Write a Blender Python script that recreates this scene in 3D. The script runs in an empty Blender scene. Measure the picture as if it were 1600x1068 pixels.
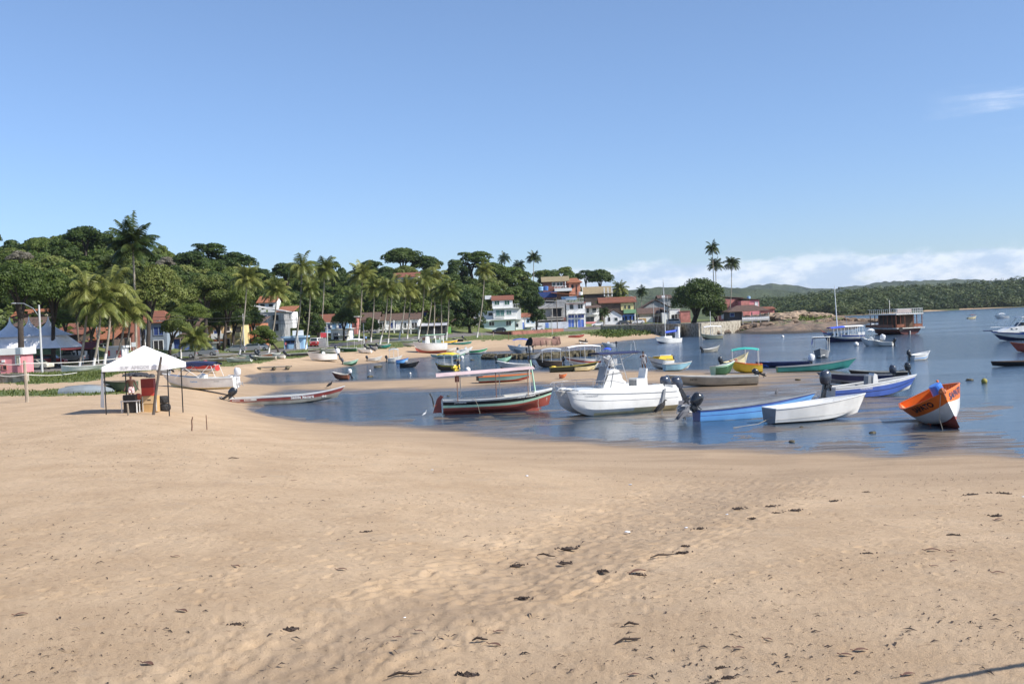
import bpy, math, random
import numpy as np
from mathutils import Vector, Matrix
PI = math.pi
sc = bpy.context.scene
COL = sc.collection
random.seed(7)
rng = np.random.RandomState(11)

# ------------------------------------------------------------------ camera
F = 1700.0                      # focal length in photograph pixels (1600 wide)
CAMH = 5.5
ROLL = math.radians(2.4)
PITCH = math.atan(31.0 / F)
CP_, SP_ = math.cos(PITCH), math.sin(PITCH)
fwd = np.array([0, CP_, -SP_])
r0 = np.array([1.0, 0, 0]); u0 = np.array([0, SP_, CP_])
rgt = r0 * math.cos(ROLL) - u0 * math.sin(ROLL)
upv = r0 * math.sin(ROLL) + u0 * math.cos(ROLL)
cd = bpy.data.cameras.new('camera'); cam = bpy.data.objects.new('camera', cd); COL.objects.link(cam)
cam.matrix_world = Matrix(((rgt[0], upv[0], -fwd[0], 0), (rgt[1], upv[1], -fwd[1], 0), (rgt[2], upv[2], -fwd[2], CAMH), (0, 0, 0, 1)))
cd.sensor_width = 36; cd.lens = 36 * F / 1600; cd.clip_start = 0.2; cd.clip_end = 30000
sc.camera = cam

# ------------------------------------------------------------------ light
SUN_EL = math.radians(40)
SUN_AZ = math.radians(112)      # clockwise from +Y: to the right and a little behind the camera
sv = Vector((math.sin(SUN_AZ) * math.cos(SUN_EL), math.cos(SUN_AZ) * math.cos(SUN_EL), math.sin(SUN_EL)))
ld = bpy.data.lights.new('sun', 'SUN'); ld.energy = 4.9; ld.angle = math.radians(0.5); ld.color = (1, 0.95, 0.87)
lo = bpy.data.objects.new('sun', ld); COL.objects.link(lo); lo.rotation_euler = sv.to_track_quat('Z', 'Y').to_euler()
lo.location = (60, -40, 60)
W = bpy.data.worlds.new('World'); sc.world = W; W.use_nodes = True
nt = W.node_tree; nt.nodes.clear()
def N(t, typ, **kw):
    n = t.nodes.new(typ)
    for k, v in kw.items(): setattr(n, k, v)
    return n
def mth(t, op, a, b=None, c=None, clamp=False):
    n = t.nodes.new('ShaderNodeMath'); n.operation = op; n.use_clamp = clamp
    for i, v in enumerate((a, b, c)):
        if v is None: continue
        if isinstance(v, (int, float)): n.inputs[i].default_value = v
        else: t.links.new(v, n.inputs[i])
    return n.outputs[0]
def mixc(t, fac, a, b):
    n = t.nodes.new('ShaderNodeMix'); n.data_type = 'RGBA'
    for i, v in ((0, fac), (6, a), (7, b)):
        if isinstance(v, (int, float)): n.inputs[i].default_value = v
        elif isinstance(v, tuple): n.inputs[i].default_value = (*v[:3], 1)
        else: t.links.new(v, n.inputs[i])
    return n.outputs[2]
def noise(t, vec, scale, detail=3, rough=0.5, sx=1, sy=1, sz=1, off=0):
    if (sx, sy, sz, off) != (1, 1, 1, 0):
        m = t.nodes.new('ShaderNodeMapping'); m.inputs['Scale'].default_value = (sx, sy, sz); m.inputs['Location'].default_value = (off, off, off)
        t.links.new(vec, m.inputs[0]); vec = m.outputs[0]
    n = t.nodes.new('ShaderNodeTexNoise'); n.inputs['Scale'].default_value = scale; n.inputs['Detail'].default_value = detail; n.inputs['Roughness'].default_value = rough
    t.links.new(vec, n.inputs['Vector']); return n.outputs[0]
def ramp(t, fac, lo_, hi_, a=0.0, b=1.0):
    n = t.nodes.new('ShaderNodeMapRange'); n.interpolation_type = 'SMOOTHSTEP'
    t.links.new(fac, n.inputs[0])
    for i, v in ((1, lo_), (2, hi_), (3, a), (4, b)): n.inputs[i].default_value = v
    return n.outputs[0]
sky = N(nt, 'ShaderNodeTexSky', sky_type='NISHITA'); sky.sun_disc = False
sky.sun_elevation = SUN_EL; sky.sun_rotation = SUN_AZ; sky.air_density = 1.0; sky.dust_density = 0.3; sky.ozone_density = 2.6; sky.altitude = 0
tc = N(nt, 'ShaderNodeTexCoord')
sep = N(nt, 'ShaderNodeSeparateXYZ'); nt.links.new(tc.outputs['Generated'], sep.inputs[0])
az = mth(nt, 'ARCTAN2', sep.outputs[0], sep.outputs[1])
el = mth(nt, 'ARCSINE', sep.outputs[2])
cmb = N(nt, 'ShaderNodeCombineXYZ'); nt.links.new(az, cmb.inputs[0]); nt.links.new(mth(nt, 'MULTIPLY', el, 2.2), cmb.inputs[1])
cn = noise(nt, cmb.outputs[0], 24, 9, 0.60)
cn2 = noise(nt, cmb.outputs[0], 6, 3, 0.5, off=3.1)
# cumulus bank low over the horizon, thicker to the right
azm = ramp(nt, az, -0.16, 0.16, 0.15, 1.0)
elm = mth(nt, 'MULTIPLY', ramp(nt, el, -0.01, 0.01), ramp(nt, el, 0.036, 0.062, 1.0, 0.0))
thr = mth(nt, 'ADD', mth(nt, 'MULTIPLY', cn, 0.7), mth(nt, 'MULTIPLY', cn2, 0.5))
body = mth(nt, 'MULTIPLY', mth(nt, 'MULTIPLY', elm, azm), 0.30)
cl = ramp(nt, mth(nt, 'ADD', thr, body), 0.71, 0.86)
cl = mth(nt, 'MULTIPLY', cl, elm)
# one thin wisp high on the right
wn = noise(nt, cmb.outputs[0], 9, 6, 0.65, 0.5, 2.2, 1, 5.3)
wm = mth(nt, 'MULTIPLY', mth(nt, 'MULTIPLY', ramp(nt, az, 0.36, 0.42), ramp(nt, az, 0.5, 0.44, 0.0, 1.0)), mth(nt, 'MULTIPLY', ramp(nt, el, 0.135, 0.155), ramp(nt, el, 0.17, 0.19, 1.0, 0.0)))
wisp = mth(nt, 'MULTIPLY', ramp(nt, wn, 0.42, 0.7), mth(nt, 'MULTIPLY', wm, 0.42))
shade = ramp(nt, noise(nt, cmb.outputs[0], 26, 6, 0.6, off=9.3), 0.38, 0.62)
ccol = mixc(nt, shade, (4.2, 5.3, 7.2), (7.6, 8.0, 8.8))
tint = N(nt, 'ShaderNodeMix', data_type='RGBA', blend_type='MULTIPLY'); tint.inputs[0].default_value = 1.0
nt.links.new(sky.outputs[0], tint.inputs[6]); nt.links.new(mixc(nt, ramp(nt, el, 0.0, 0.35), (0.74, 0.86, 1.14), (0.98, 1.02, 1.15)), tint.inputs[7])
skyc = mixc(nt, mth(nt, 'MAXIMUM', mth(nt, 'MULTIPLY', cl, 0.72), wisp), tint.outputs[2], ccol)
bg = N(nt, 'ShaderNodeBackground'); bg.inputs['Strength'].default_value = 0.108
nt.links.new(skyc, bg.inputs[0])
wo = N(nt, 'ShaderNodeOutputWorld'); nt.links.new(bg.outputs[0], wo.inputs[0])
sc.view_settings.view_transform = 'Standard'; sc.view_settings.look = 'None'; sc.view_settings.exposure = 0.38; sc.view_settings.gamma = 1.0
try:
    sc.cycles.max_bounces = 6; sc.cycles.transparent_max_bounces = 6; sc.cycles.use_adaptive_sampling = True
    sc.cycles.volume_bounces = 0
except Exception: pass

# ------------------------------------------------------------------ where things stand
def ray(px, py):
    return fwd + rgt * ((px - 800) / F) + upv * ((534 - py) / F)
def at(px, py, z):              # the point of height z on the sight line through a photo pixel
    d = ray(px, py); t = (z - CAMH) / d[2]
    return np.array([d[0] * t, d[1] * t, z])
def atY(px, py, Y):             # the point of depth Y on that sight line
    d = ray(px, py); t = Y / d[1]
    return np.array([d[0] * t, Y, CAMH + d[2] * t])
def hor(px): return 469 + 0.0419 * (1600 - px)

# ------------------------------------------------------------------ materials
M = {}
def pm(name, col, rough=0.6, var=0.12, vs=1.5, bump=0.0, bs=12, metal=0.0, spec=0.5, coat=0.0, sss=None, col2=None, thr=None, ob=True):
    if name in M: return M[name]
    m = bpy.data.materials.new(name); m.use_nodes = True; t = m.node_tree; b = t.nodes['Principled BSDF']
    co = N(t, 'ShaderNodeTexCoord').outputs['Object']
    if not ob: co = N(t, 'ShaderNodeNewGeometry').outputs['Position']
    n = noise(t, co, vs, 5, 0.6)
    if col2 is None:
        a = tuple(c * (1 - var) for c in col); c2 = tuple(min(1, c * (1 + var)) for c in col); lo_, hi_ = 0.3, 0.7
    else: a, c2 = col, col2; lo_, hi_ = thr or (0.45, 0.6)
    t.links.new(mixc(t, ramp(t, n, lo_, hi_), a, c2), b.inputs['Base Color'])
    b.inputs['Roughness'].default_value = rough; b.inputs['Metallic'].default_value = metal
    b.inputs['Specular IOR Level'].default_value = spec; b.inputs['Coat Weight'].default_value = coat
    if bump:
        bn = N(t, 'ShaderNodeBump'); bn.inputs['Strength'].default_value = bump; bn.inputs['Distance'].default_value = 0.05
        t.links.new(noise(t, co, bs, 4, 0.6), bn.inputs['Height']); t.links.new(bn.outputs[0], b.inputs['Normal'])
    M[name] = m; return m

def tag(o, label=None, cat=None, group=None, kind=None):
    if label: o['label'] = label
    if cat: o['category'] = cat
    if group: o['group'] = group
    if kind: o['kind'] = kind
    return o
class MB:
    def __init__(s): s.v = []; s.f = []; s.m = []; s.mi = 0; s.mats = []; s.T = None
    def mat(s, m):
        if m not in s.mats: s.mats.append(m)
        s.mi = s.mats.index(m); return s
    def add(s, vs, fs):
        k = len(s.v)
        for v in vs:
            if s.T is not None:
                v = s.T @ Vector((float(v[0]), float(v[1]), float(v[2])))
            s.v.append((float(v[0]), float(v[1]), float(v[2])))
        for f in fs: s.f.append(tuple(i + k for i in f)); s.m.append(s.mi)
        return s
    def box(s, x0, x1, y0, y1, z0, z1):
        vs = [(x, y, z) for z in (z0, z1) for y in (y0, y1) for x in (x0, x1)]
        return s.add(vs, [(0, 2, 3, 1), (4, 5, 7, 6), (0, 1, 5, 4), (2, 6, 7, 3), (0, 4, 6, 2), (1, 3, 7, 5)])
    def obox(s, c, sx, sy, sz, rz=0, rx=0, ry=0):
        R = Matrix.Translation(c) @ Matrix.Rotation(rz, 4, 'Z') @ Matrix.Rotation(ry, 4, 'Y') @ Matrix.Rotation(rx, 4, 'X')
        vs = [R @ Vector((x * sx / 2, y * sy / 2, z * sz / 2)) for z in (-1, 1) for y in (-1, 1) for x in (-1, 1)]
        return s.add(vs, [(0, 2, 3, 1), (4, 5, 7, 6), (0, 1, 5, 4), (2, 6, 7, 3), (0, 4, 6, 2), (1, 3, 7, 5)])
    def quad(s, *p): return s.add(p, [tuple(range(len(p)))])
    def tube(s, pts, rad, n=6, caps=True, sq=1.0):
        pts = [Vector([float(c) for c in p]) for p in pts]
        if isinstance(rad, (int, float)): rad = [rad] * len(pts)
        vs = []; prev = None
        for i, p in enumerate(pts):
            d = (pts[min(i + 1, len(pts) - 1)] - pts[max(i - 1, 0)]).normalized()
            a = Vector((0, 0, 1)) if abs(d.z) < 0.9 else Vector((1, 0, 0))
            if prev is not None and prev.cross(d).length > 1e-4: a = prev
            u = (a - d * a.dot(d)).normalized(); w = d.cross(u); prev = u
            for k in range(n):
                an = 2 * PI * k / n
                vs.append(p + u * math.cos(an) * rad[i] + w * math.sin(an) * rad[i] * sq)
        fs = []
        for i in range(len(pts) - 1):
            for k in range(n):
                a, b = i * n + k, i * n + (k + 1) % n
                fs.append((a, b, b + n, a + n))
        if caps:
            fs.append(tuple(range(n))[::-1]); fs.append(tuple(range((len(pts) - 1) * n, len(pts) * n)))
        return s.add(vs, fs)
    def prism(s, outline, y0, y1):    # outline in x,z extruded along y
        n = len(outline)
        vs = [(x, y0, z) for x, z in outline] + [(x, y1, z) for x, z in outline]
        fs = [tuple(range(n)), tuple(range(2 * n - 1, n - 1, -1))]
        for i in range(n):
            j = (i + 1) % n; fs.append((i, i + n, j + n, j))
        return s.add(vs, fs)
    def ball(s, c, rx, ry=None, rz=None, n=8, m=6, jit=0.0):
        ry = rx if ry is None else ry; rz = rx if rz is None else rz
        vs = [(c[0], c[1], c[2] - rz)]
        for i in range(1, m):
            th = PI * i / m
            for k in range(n):
                ph = 2 * PI * k / n; q = 1 + random.uniform(-jit, jit)
                vs.append((c[0] + rx * math.sin(th) * math.cos(ph) * q, c[1] + ry * math.sin(th) * math.sin(ph) * q, c[2] - rz * math.cos(th) * q))
        vs.append((c[0], c[1], c[2] + rz)); L = len(vs) - 1
        fs = []
        for k in range(n): fs.append((0, 1 + (k + 1) % n, 1 + k)); fs.append((L, L - n + k, L - n + (k + 1) % n))
        for i in range(m - 2):
            for k in range(n):
                a = 1 + i * n + k; b = 1 + i * n + (k + 1) % n
                fs.append((a, b, b + n, a + n))
        return s.add(vs, fs)
    def build(s, name, m=None, parent=None, smooth=False, loc=None):
        me = bpy.data.meshes.new(name); me.from_pydata(s.v, [], s.f)
        for q in ([m] if m is not None else s.mats): me.materials.append(q)
        if m is None and len(s.mats) > 1: me.polygons.foreach_set('material_index', s.m)
        if smooth: me.polygons.foreach_set('use_smooth', [True] * len(me.polygons))
        me.update()
        o = bpy.data.objects.new(name, me); COL.objects.link(o)
        if parent is not None: o.parent = parent
        if loc is not None: o.location = [float(c) for c in loc]
        return o
def empty(name, loc, rz=0.0, label=None, cat=None, group=None, rx=0.0, ry=0.0):
    o = bpy.data.objects.new(name, None); COL.objects.link(o); o.location = [float(c) for c in loc]
    o.rotation_mode = 'XYZ'
    o.rotation_euler = (Matrix.Rotation(rz, 4, 'Z') @ Matrix.Rotation(ry, 4, 'Y') @ Matrix.Rotation(rx, 4, 'X')).to_euler()
    o.empty_display_size = 0.3
    return tag(o, label, cat, group)
def npmesh(name, V, Fq, m, smooth=False, parent=None):
    me = bpy.data.meshes.new(name); V = np.asarray(V, np.float32); Fq = np.asarray(Fq, np.int32)
    nv, nf, k = len(V), len(Fq), Fq.shape[1]
    me.vertices.add(nv); me.vertices.foreach_set('co', V.ravel())
    me.loops.add(nf * k); me.loops.foreach_set('vertex_index', Fq.ravel())
    me.polygons.add(nf); me.polygons.foreach_set('loop_start', np.arange(0, nf * k, k, dtype=np.int32))
    try: me.polygons.foreach_set('loop_total', np.full(nf, k, np.int32))
    except Exception: pass
    if smooth: me.polygons.foreach_set('use_smooth', np.ones(nf, bool))
    me.update(calc_edges=True); me.validate()
    if m is not None: me.materials.append(m)
    o = bpy.data.objects.new(name, me); COL.objects.link(o)
    if parent is not None: o.parent = parent
    return o
# ------------------------------------------------------------------ terrain
def vnoise(X, Y, seed=0):
    xi = np.floor(X).astype(np.int64); yi = np.floor(Y).astype(np.int64); fx = X - xi; fy = Y - yi
    fx = fx * fx * (3 - 2 * fx); fy = fy * fy * (3 - 2 * fy)
    def h(a, b):
        n = (a * 374761393 + b * 668265263 + seed * 974711) & 0x7fffffff
        n = ((n ^ (n >> 13)) * 1274126177) & 0x7fffffff
        return ((n ^ (n >> 16)) & 0xffff) / 65535.0 * 2 - 1
    return (h(xi, yi) * (1 - fx) + h(xi + 1, yi) * fx) * (1 - fy) + (h(xi, yi + 1) * (1 - fx) + h(xi + 1, yi + 1) * fx) * fy
CPX = """
-300 1100 2.0;0 1100 2.0;300 1100 1.95;600 1100 1.9;900 1100 1.9;1200 1100 1.9;1500 1100 1.9;1900 1100 1.9
-300 900 1.95;0 900 1.95;300 900 1.9;600 900 1.8;820 900 1.55;1000 900 1.62;1200 900 1.65;1400 900 1.6;1700 900 1.6
-300 800 1.9;0 800 1.9;300 800 1.85;600 800 1.65;850 800 1.35;1060 800 1.0;1200 800 1.1;1400 800 1.05;1700 800 1.0
-300 740 1.9;0 740 1.9;300 740 1.7;600 740 1.15;800 740 .9;1000 740 .55;1200 740 .4;1400 740 .35;1700 740 .35
-300 690 1.85;0 690 1.85;200 690 1.8;400 690 1.2;600 690 .7;700 690 .35
0 655 1.8;200 660 1.75;330 660 1.15;400 660 .75;430 662 .5
100 645 1.75;230 645 1.7;300 640 1.35;350 645 .75
60 615 1.7;150 615 1.65;230 615 1.5;310 612 1.0;350 605 .7;330 590 1.1
400 642 0;430 649 0;480 656 0;560 659 0;660 662 0;740 666 0;780 671 0;830 679 0;880 684 0;950 688 0;1100 696 0;1250 703 0;1400 709 0;1600 711 0;1800 710 0
700 655 .0;760 660 .03;820 660 .02;880 658 .01;850 670 -.02;950 676 -.03;1040 678 -.03
365 634 .28;385 622 .12;900 699 .25;1100 710 .25;1250 717 .25;1400 723 .25;1600 725 .25
450 641 -.008;500 645 -.012;600 645 -.02;600 630 -.03;700 640 -.03;1200 686 -.008;1400 695 -.01;1600 695 -.012;1800 700 -.03
420 620 .03;450 613 0;500 612 0;600 611 0;690 611 0;760 607 0;830 602 0;900 603 0;1000 605 0
640 620 -.08;720 618 -.04
900 640 .0;1060 640 .01;1200 640 .012;1300 650 .01;1100 620 .03;1200 610 .04;1300 600 .03;1400 625 .0;1400 660 .0;1550 640 -.0;1550 680 -.005;1000 660 .01;1200 670 .008;1600 620 -.03
400 605 .34;500 603 .30;600 600 .29;700 598 .27;800 592 .25;900 589 .28;1000 590 .22;1100 590 .15;1200 586 .11;1280 583 .08
380 599 .12;400 597 0;450 597 0;500 596 0;560 594 0;640 591 0;700 588 0;760 584 0;830 579 0;900 577 0;1000 577 0;1100 576 0;1200 576 0;1280 577 0;1330 583 0;1345 592 0
410 590 -.08;450 590 -.15;550 586 -.25;640 580 -.4;700 572 -.5;760 573 -.5;850 568 -.6;950 565 -.6;1050 560 -.8;1200 560 -.8;1350 565 -.6;1400 590 -.1;1500 590 -.3;1600 590 -.4;1800 600 -.5
1100 535 -1.5;1250 535 -1.5;1400 535 -2;1600 530 -2;1500 505 -2;1600 495 -3;1420 500 -2;1380 510 -1.5;1800 520 -2;1900 490 -2
365 596 .3;385 588 0;410 583 0;460 582 0;520 578 0;555 571 0;600 566 0;640 561 0;690 556 0;740 551 0;800 549 0;860 545 0;900 541 0;950 536 0;980 532 0;1000 533 0;1030 528 0;1060 523 0;1090 521 0;1150 520 0;1200 515 0;1260 512 0;1300 506 0;1350 507 0;1375 503 0
300 583 1.35;340 577 1.2;400 569 1.15;440 562 1.35;500 554 1.45;560 549 1.5;640 541 1.6;700 535 1.7;750 531.5 1.7;830 528 1.7;900 523 1.7;960 520 1.5;1020 518 1.2;1060 519 .7
0 600 1.75;60 603 1.75;130 602 1.75;200 596 1.7;250 590 1.6;0 588 1.75;120 592 1.8;200 585 1.75
1260 503 2.2;1220 506 1.9;1300 501 1.5;1330 502.5 1.0;1180 511 1.3;1355 502 .5
1330 497.5 -.2;1300 498 -.2;1370 498 -.6;1270 496 -.1
1300 494.5 0;1340 492.5 0;1380 490 0;1420 488 0;1500 484 0;1600 479.5 0;1700 474.5 0;1260 496 .2
"""
CPW = """
0 152 1.7;60 153 1.7;120 158 1.7;200 165 1.7;280 185 1.8;370 222 1.9;440 228 2.0;500 246 2.1;600 262 2.3;690 288 2.5;780 322 2.6;900 340 2.6;1030 360 2.7;1110 355 2.7;1150 345 2.6
-300 150 1.7;-300 260 14;-300 400 30
-100 175 2;0 175 2.2;200 190 3;370 250 3.5;500 270 4;640 300 4;780 345 3.5;900 362 4.5;1030 385 3.5;1110 380 3
0 210 10;0 270 20;0 400 30;130 220 12;130 290 24;130 400 30;230 250 12;330 250 7;330 340 21;330 420 23;420 270 5;420 350 12;500 290 5;500 360 13
580 320 7;640 330 8;640 385 16;640 430 20;740 350 6;740 420 15;820 365 6;820 430 17;880 370 6;880 392 11;880 450 17;950 385 6;950 440 12;1010 420 6;1010 480 6;1100 420 3;1100 500 3;1180 370 2.4;1180 420 2.5;1220 380 3;1165 318 .9;1195 320 1.0;1215 348 3.8;1245 352 3.4;1290 368 2.4
0 600 25;400 600 22;700 600 18;1000 600 4;1180 600 .8;1000 750 3;700 900 15;1150 700 .2
1300 860 3;1300 1100 16;1400 900 3;1400 1200 16;1500 1000 4;1500 1250 18;1600 1180 5;1600 1350 20;1800 1400 6;1150 850 2;1150 1200 14;1000 1200 14;700 1300 18
0 1500 25;800 2500 15;1600 2500 20;1200 2200 15;0 5000 20;1600 5000 20;800 5000 20
"""
pts = []
for l in CPX.replace('\n', ';').split(';'):
    if l.strip():
        a, b, c = map(float, l.split()); pts.append(at(a, b, c))
for l in CPW.replace('\n', ';').split(';'):
    if l.strip():
        a, b, c = map(float, l.split()); p = atY(a, hor(a), b); p[2] = c; pts.append(p)
pts = np.array(pts)
def uv(X, Y): return np.stack([X / Y * 4.0, np.log(Y) * 1.3], -1)
UVp = uv(pts[:, 0], pts[:, 1])
def ker(d2): return np.sqrt(d2 + 1e-5)
D2 = ((UVp[:, None] - UVp[None]) ** 2).sum(-1)
n_ = len(pts); A_ = np.zeros((n_ + 1, n_ + 1)); A_[:n_, :n_] = ker(D2); A_[n_, :n_] = 1; A_[:n_, n_] = 1
A_[:n_, :n_] += np.eye(n_) * 1e-5
wt = np.linalg.solve(A_, np.concatenate([pts[:, 2], [0]]))
def base_h(X, Y):
    sh = np.shape(X); U = uv(np.ravel(X).astype(float), np.ravel(Y).astype(float)); out = np.empty(len(U))
    for i in range(0, len(U), 20000):
        d = ((U[i:i + 20000, None] - UVp[None]) ** 2).sum(-1); out[i:i + 20000] = ker(d) @ wt[:n_] + wt[n_]
    return out.reshape(sh)
def relief(X, Y, z):
    dist = Y
    mud = np.exp(-((z - 0.0) / 0.05) ** 2)
    r = mud * (0.016 * vnoise(X * .16, Y * .5, 1) + 0.016 * vnoise(X * .45 + 9, Y * 1.7, 2) + .012 * vnoise(X * 1.1, Y * 4.5, 7)) * np.clip(140 / dist, 0, 1)
    dry = np.clip((z - 0.25) / 0.9, 0, 1)
    near = np.clip(1.4 - dist / 90, 0, 1)
    r += dry * near * (0.035 * vnoise(X * .35, Y * .35, 3) + 0.010 * vnoise(X * 1.5, Y * 1.5, 4) + 0.006 * vnoise(X * 4.2, Y * 4.2, 5) + 0.007 * vnoise(X * 12, Y * 12, 8) + .004 * vnoise(X * 25, Y * 25, 9))
    far = np.clip((z - 3) / 6, 0, 1)
    r += far * 1.2 * vnoise(X * .05, Y * .05, 6)
    rock = np.exp(-(((X / Y * 1700 + 800) - 1265) / 75.0) ** 2) * ((Y > 200) & (Y < 560)) * np.clip(z / 0.8, 0, 1)
    r += rock * (0.8 * np.abs(vnoise(X * .25, Y * .12, 31)) + 0.45 * vnoise(X * .7, Y * .35, 32))
    return r
def hgt(x, y):
    X = np.array([float(x)]); Y = np.array([float(y)]); b = base_h(X, Y); return float((b + relief(X, Y, b))[0])
def land(px, py, off=0.0, minz=0.0):   # where the sight line meets the ground (or the water)
    t0 = 3.0; d = ray(px, py); prev = None
    Ys = np.concatenate([np.linspace(9, 60, 400), np.linspace(60, 500, 1800), np.linspace(500, 1500, 600)])
    X = d[0] / d[1] * Ys; Z = CAMH + d[2] / d[1] * Ys
    H = np.maximum(base_h(X, Ys), minz); k = np.argmax(Z <= H)
    if Z[k] > H[k]: k = len(Ys) - 1
    if k > 0:
        a = Z[k - 1] - H[k - 1]; b = Z[k] - H[k]; s = a / (a - b) if a != b else 0
        Y = Ys[k - 1] + s * (Ys[k] - Ys[k - 1])
    else: Y = Ys[0]
    x = d[0] / d[1] * Y
    return np.array([x, Y, max(hgt(x, Y), minz) + off])
# grid: rows follow the eye's resolution
v1 = np.concatenate([np.arange(640, 260, -1.25), np.arange(260, 95, -1.0), np.arange(95, 8.5, -0.5)])
rowsY = 5.5 * F / v1
rowsY = rowsY[rowsY > 6]
rowsY = np.concatenate([[3.0, 4.5, 6, 7.5], np.geomspace(9, rowsY[0] if rowsY[0] > 10 else 14.6, 60)[:-1], rowsY, np.geomspace(1110, 7000, 26)])
rowsY = np.unique(np.round(rowsY, 4))
cols = np.concatenate([np.linspace(-1.6, -0.62, 25)[:-1], np.linspace(-0.62, -0.5, 25)[:-1], np.arange(-0.5, 0.5, 0.00185), np.linspace(0.5, 0.62, 25), np.linspace(0.66, 1.6, 25)])
GX = cols[None, :] * rowsY[:, None]; GY = np.repeat(rowsY[:, None], len(cols), 1)
GZ = base_h(GX, GY); BZ = GZ.copy(); GZ = GZ + relief(GX, GY, GZ)
# foot prints, wheel ruts and small scour marks pressed into the dry sand
def stamp(x, y, a, b, rot, dep, rim=0.35):
    r = max(a, b) * 2.2
    i0, i1 = np.searchsorted(rowsY, y - r), np.searchsorted(rowsY, y + r)
    if i1 - i0 < 2: return
    j0, j1 = np.searchsorted(cols, (x - r) / y), np.searchsorted(cols, (x + r) / y)
    sx = GX[i0:i1, j0:j1] - x; sy = GY[i0:i1, j0:j1] - y
    c, s = math.cos(rot), math.sin(rot)
    q = np.sqrt(((sx * c + sy * s) / a) ** 2 + ((-sx * s + sy * c) / b) ** 2)
    GZ[i0:i1, j0:j1] += dep * (-np.exp(-(q ** 2) * 1.4) + rim * np.exp(-((q - 1.35) ** 2) * 6))
for k in range(3600):
    y = 9.5 + 46 * rng.rand() ** 1.5; x = (rng.rand() * 1.1 - .55) * y
    if vnoise(np.array([x * .12]), np.array([y * .12]), 21)[0] < -0.25 + 0.3 * rng.rand(): continue
    s = 0.22 + rng.rand() ** 3 * 0.8
    stamp(x, y, .13 * s, .06 * s, rng.rand() * 6.3, .020 * s)
for k in range(60):                      # walking tracks
    y = 11 + 35 * rng.rand(); x = (rng.rand() - .5) * y; a = rng.rand() * 6.3
    for q in range(22):
        x += math.cos(a) * .68; y += math.sin(a) * .68; a += rng.randn() * .06
        if 10 < y < 55 and abs(x) < .55 * y: stamp(x + (-.1 if q % 2 else .1) * math.sin(a), y, .14, .065, a, .022)
# a braided gully crossing the beach towards the water
DAMP = np.zeros_like(GZ)
for off in np.linspace(-1.5, 1.5, 11):
    P0, P1, P2 = at(380, 1068, 1.95), at(900, 880, 1.6), at(1180, 745, .5)
    for q in np.linspace(0, 1, 170):
        p = (1 - q) ** 2 * P0 + 2 * q * (1 - q) * P1 + q * q * P2
        w = 1 + 0.8 * q
        stamp(p[0] + off * w + .2 * rng.randn(), p[1] + off * .3 + .2 * rng.randn(), .22, .09, .8 + .3 * rng.randn(), .014, .5)
for q in np.linspace(0, 1.12, 70):
    p = (1 - q) ** 2 * P0 + 2 * q * (1 - q) * P1 + q * q * P2; w = .9 + 1.9 * q
    i0, i1 = np.searchsorted(rowsY, p[1] - w * 2), np.searchsorted(rowsY, p[1] + w * 2); j0, j1 = np.searchsorted(cols, (p[0] - w * 2) / p[1]), np.searchsorted(cols, (p[0] + w * 2) / p[1])
    g_ = np.exp(-((GX[i0:i1, j0:j1] - p[0]) ** 2 + (GY[i0:i1, j0:j1] - p[1]) ** 2) / (w * .8) ** 2); DAMP[i0:i1, j0:j1] = np.maximum(DAMP[i0:i1, j0:j1], g_)
GZ -= .05 * DAMP
nr, nc = GX.shape
idx = np.arange(nr * nc).reshape(nr, nc)
quads = np.stack([idx[:-1, :-1], idx[:-1, 1:], idx[1:, 1:], idx[1:, :-1]], -1).reshape(-1, 4)
cx = (GX[:-1, :-1] + GX[1:, 1:]).ravel() / 2; cy = (GY[:-1, :-1] + GY[1:, 1:]).ravel() / 2; cz = (BZ[:-1, :-1] + BZ[1:, 1:]).ravel() / 2
# project face centres for classing them
t_ = (fwd[1] * cy + fwd[2] * (cz - CAMH)); 
ppx = 800 + F * (rgt[0] * cx + rgt[1] * cy + rgt[2] * (cz - CAMH)) / t_
ppy = 534 - F * (upv[0] * cx + upv[1] * cy + upv[2] * (cz - CAMH)) / t_
nz = vnoise(cx * .5, cy * .5, 12) * 1.2 + vnoise(cx * 1.6, cy * 1.6, 13) * .8
def poly(P, x, y):
    inside = np.zeros(len(x), bool); n = len(P)
    for i in range(n):
        x1, y1 = P[i]; x2, y2 = P[(i + 1) % n]
        if y1 == y2: continue
        c = ((y1 > y) != (y2 > y)) & (x < (x2 - x1) * (y - y1) / (y2 - y1) + x1); inside ^= c
    return inside
# everything inland of the top of the beach is turf, then road, then hillside
TOP = [(-700, 592), (0, 598), (40, 600), (140, 596), (190, 583), (250, 577), (300, 577), (340, 574), (395, 568), (440, 561), (500, 553.5), (560, 548), (640, 540.5), (700, 534), (750, 531.5), (830, 528), (900, 522.5), (960, 519.5), (1030, 514), (1160, 512)]
ty = np.interp(ppx, [p[0] for p in TOP], [p[1] for p in TOP])
grass = (ppy + nz * 1.2 < ty) & (cz > 0.9) & (ppx < 1165)
grass |= poly([(-300, 622), (-300, 609), (60, 610), (120, 607), (190, 609), (215, 613), (160, 617), (60, 618)], ppx, ppy + nz * 1.5) & (cy < 120)
RD = [(-0.6, 148), (-.43, 150), (-.38, 157), (-.3, 176), (-.25, 206), (-.2, 226), (-.14, 250), (-.07, 282), (0, 318), (.07, 336), (.14, 358), (.19, 354)]
sl = cx / cy; rc = np.interp(sl, [a for a, b in RD], [b for a, b in RD])
road = (np.abs(cy - rc) < 5.5 + cy * .012) & (sl < .19) & (cy > 120)
hill = (cz > 4.0) & (cy < 640) & (sl < .25)
farw = (cy > 600) & (cz > 0.5)
rocky = (sl > .20) & (cy > 250) & (cy < 640) & (cz > -.3)
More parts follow.
